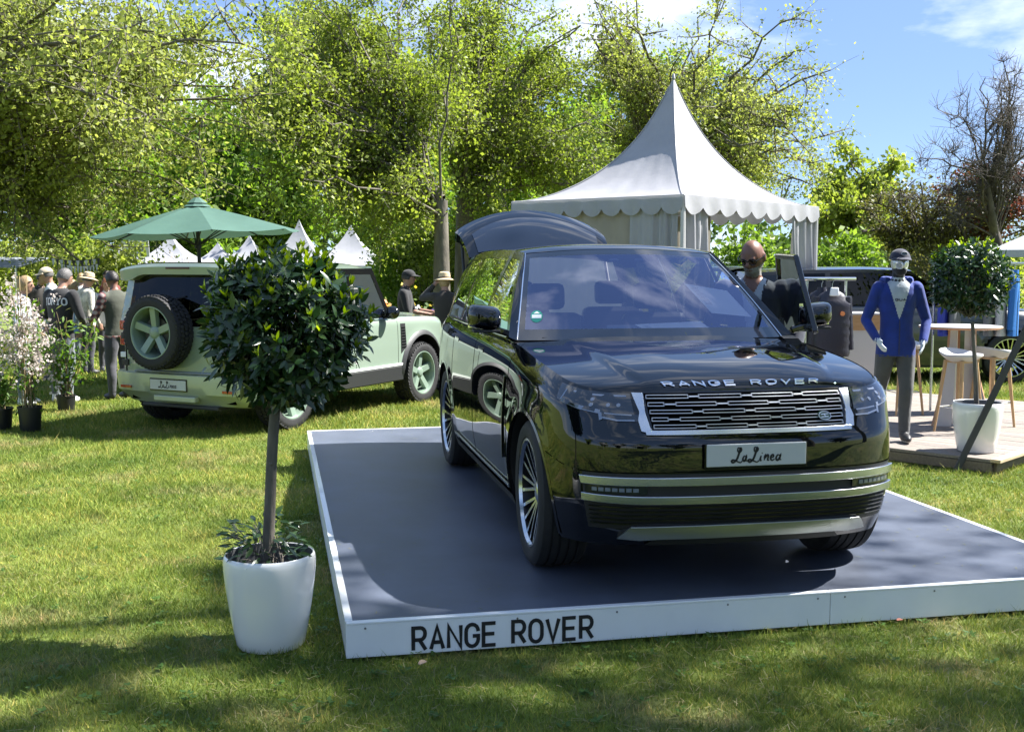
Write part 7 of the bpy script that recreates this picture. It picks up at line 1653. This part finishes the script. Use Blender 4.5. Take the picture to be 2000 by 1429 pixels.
q = MB(); n = 20; V = [tuple((hd + HR @ Vector((.030 * math.cos(2 * math.pi * k / n), -.106, .083 + .017 * math.sin(2 * math.pi * k / n)))) * s_) for k in range(n)]; q.add(V, [tuple(range(n))]); cb = q.build('cap_badge', pmat('cap_badge', (.10, .12, .14), .4), t, smooth=False, solid=.002)
q = MB(); q.tube([tuple((hd + HR @ Vector((.028 * math.cos(2 * math.pi * k / n), -.109, .083 + .0155 * math.sin(2 * math.pi * k / n)))) * s_) for k in range(n + 1)], .002, 5, cap=False); q.build('cap_badge_ring', WHT, t)
q = MB(); q.tube([(-.10, -.04, 1.50 * s_), (-.125, .05, 1.50 * s_), (-.08, .12, 1.49 * s_), (0, .145, 1.48 * s_), (.08, .12, 1.49 * s_), (.125, .05, 1.50 * s_), (.10, -.04, 1.50 * s_)], [.03, .04, .05, .055, .05, .04, .03], 10); q.build('hood', HOODB, t)
q = MB(); q.bar((0, -.135 * s_, .82 * s_), (0, -.128 * s_, 1.14 * s_), .008, .006); q.build('zip', pmat('zip_dark', (.02, .02, .05), .4), t, smooth=False)
# --- group at the left
t, body, hd, HR, s_ = person('person', 'dark haired man seen from behind in black jacket with white lettering', (-6.02, 15.0, 0), RAD(158), 1.80, (JBLK, JEANS, SHOEW, SKIN), lean=.06, bow=.25, headyaw=-.35, arms=[((-.29, -.06, 1.15), (-.16, -.26, 1.06)), ((.29, -.06, 1.15), (.16, -.26, 1.06))], hair=HAIRG, build=1.14)
S_, W_ = text_strokes('TOKYO', .085, .052, .022)
ser = []
for pl in S_: ser.append(pl)
for i, ch in enumerate('TOKYO'):
    x = i * .074
    if ch in 'TKY':
        for (sx, sy) in {'T': ((.026, 0),), 'K': ((0, 0), (0, .085)), 'Y': ((.026, 0),)}[ch]: ser.append([(x + sx - .014, sy), (x + sx + .014, sy)])
project(body, [[(W_ / 2 - p[0], p[1] - .10 * (p[0] - W_ / 2) ** 2 * 4) for p in pl] for pl in ser], .0165, (0, 0, 1.31 * s_), (1, 0, 0), (0, 0, 1), (0, -1, 0), WHT, 'jacket_lettering', t)
person('person', 'man in olive vest and plaid shirt standing beside the green off-roader', (-5.42, 15.45, 0), RAD(-128), 1.76, (OLIVE, DKPANT, SHOEB, SKINT), lean=.03, bow=.22, arms=[((-.28, -.10, 1.14), (-.20, -.33, 1.10)), ((.28, -.10, 1.14), (.20, -.33, 1.10))], hair=HAIRD, recolor=((lambda c, mi, hd, HR: 4 if mi == 0 and (abs(c.x) > .185 or c.z < .90) else mi), (PLAID,)), build=1.06)
person('person', 'fair haired woman in a grey and white hoodie behind the blossom', (-6.42, 14.75, 0), RAD(98), 1.70, (GREYH, JEANS, SHOEW, SKIN), bow=.15, arms=[((-.27, .0, 1.14), (-.22, -.22, 1.02)), ((.27, .0, 1.14), (.22, -.22, 1.02))], hair=HAIRB, hairlen=.06, voxel=.0155)
person('person', 'man in straw hat and pale patterned shirt in the crowd', (-7.15, 18.9, 0), RAD(140), 1.70, (CAMO, DKPANT, SHOEB, SKIN), hair=HAIRG, hat=('hat', STRAW), voxel=.0165)
person('person', 'man in beige cap behind the lettered jacket', (-7.30, 17.9, 0), RAD(-70), 1.80, (WHT, DKPANT, SHOEB, SKIN), hat=('cap', CAPB), hair=HAIRG, voxel=.0165)
person('person', 'person in light blue shirt between the lettered jacket and the straw hat', (-6.82, 17.3, 0), RAD(120), 1.62, (BLUES, DKPANT, SHOEB, SKIN), hair=HAIRB, bow=.3, voxel=.0165)
person('person', 'auburn haired woman behind the man in the vest', (-6.98, 19.4, 0), RAD(30), 1.62, (WHT, DKPANT, SHOEB, SKIN), hair=HAIRR, hairlen=.07, voxel=.0165)
# --- people by the flower bed
person('person', 'man in black cap and black shirt reaching out beside the flowers', (-1.64, 17.3, 0), RAD(88), 1.76, (JBLK, DKPANT, SHOEB, SKIN), bow=.05, arms=[((-.20, -.06, 1.16), (-.12, -.42, 1.10), .1), ((.20, -.10, 1.16), (.10, -.50, 1.12), .1)], hair=HAIRD, hat=('cap', CAPK))
person('person', 'woman in sun hat and dark brown jacket, one arm raised to her hat', (-.98, 16.5, 0), RAD(190), 1.72, (BROWN, JBLK, SHOEB, SKIN), bow=.05, arms=[((-.27, .02, 1.14), (-.20, -.14, 1.30)), ((.34, -.12, 1.40), (.15, -.12, 1.60))], hair=HAIRB, hairlen=.10, hat=('hat', STRAW))
person('person', 'person in dark red shirt bending over, mostly hidden behind the laurel', (-2.35, 17.8, 0), RAD(-80), 1.66, (REDS, DKPANT, SHOEB, SKIN), lean=.55, bow=.4, hair=HAIRG, hat=('cap', CAPB), voxel=.0165)
person('person', 'person in a dark coat at the far left under the grey awning', (-8.45, 20.2, 0), RAD(60), 1.72, (BROWN, DKPANT, SHOEB, SKIN), hair=HAIRD, voxel=.02)
person('person', 'person in a white top further back between the cap and the straw hat', (-8.2, 21.5, 0), RAD(200), 1.68, (WHT, JEANS, SHOEB, SKIN), hair=HAIRB, hairlen=.05, voxel=.02)
person('person', 'person in a red top furthest back behind the man in the vest', (-8.05, 22.6, 0), RAD(-20), 1.72, (REDS, DKPANT, SHOEB, SKIN), hair=HAIRD, voxel=.02)
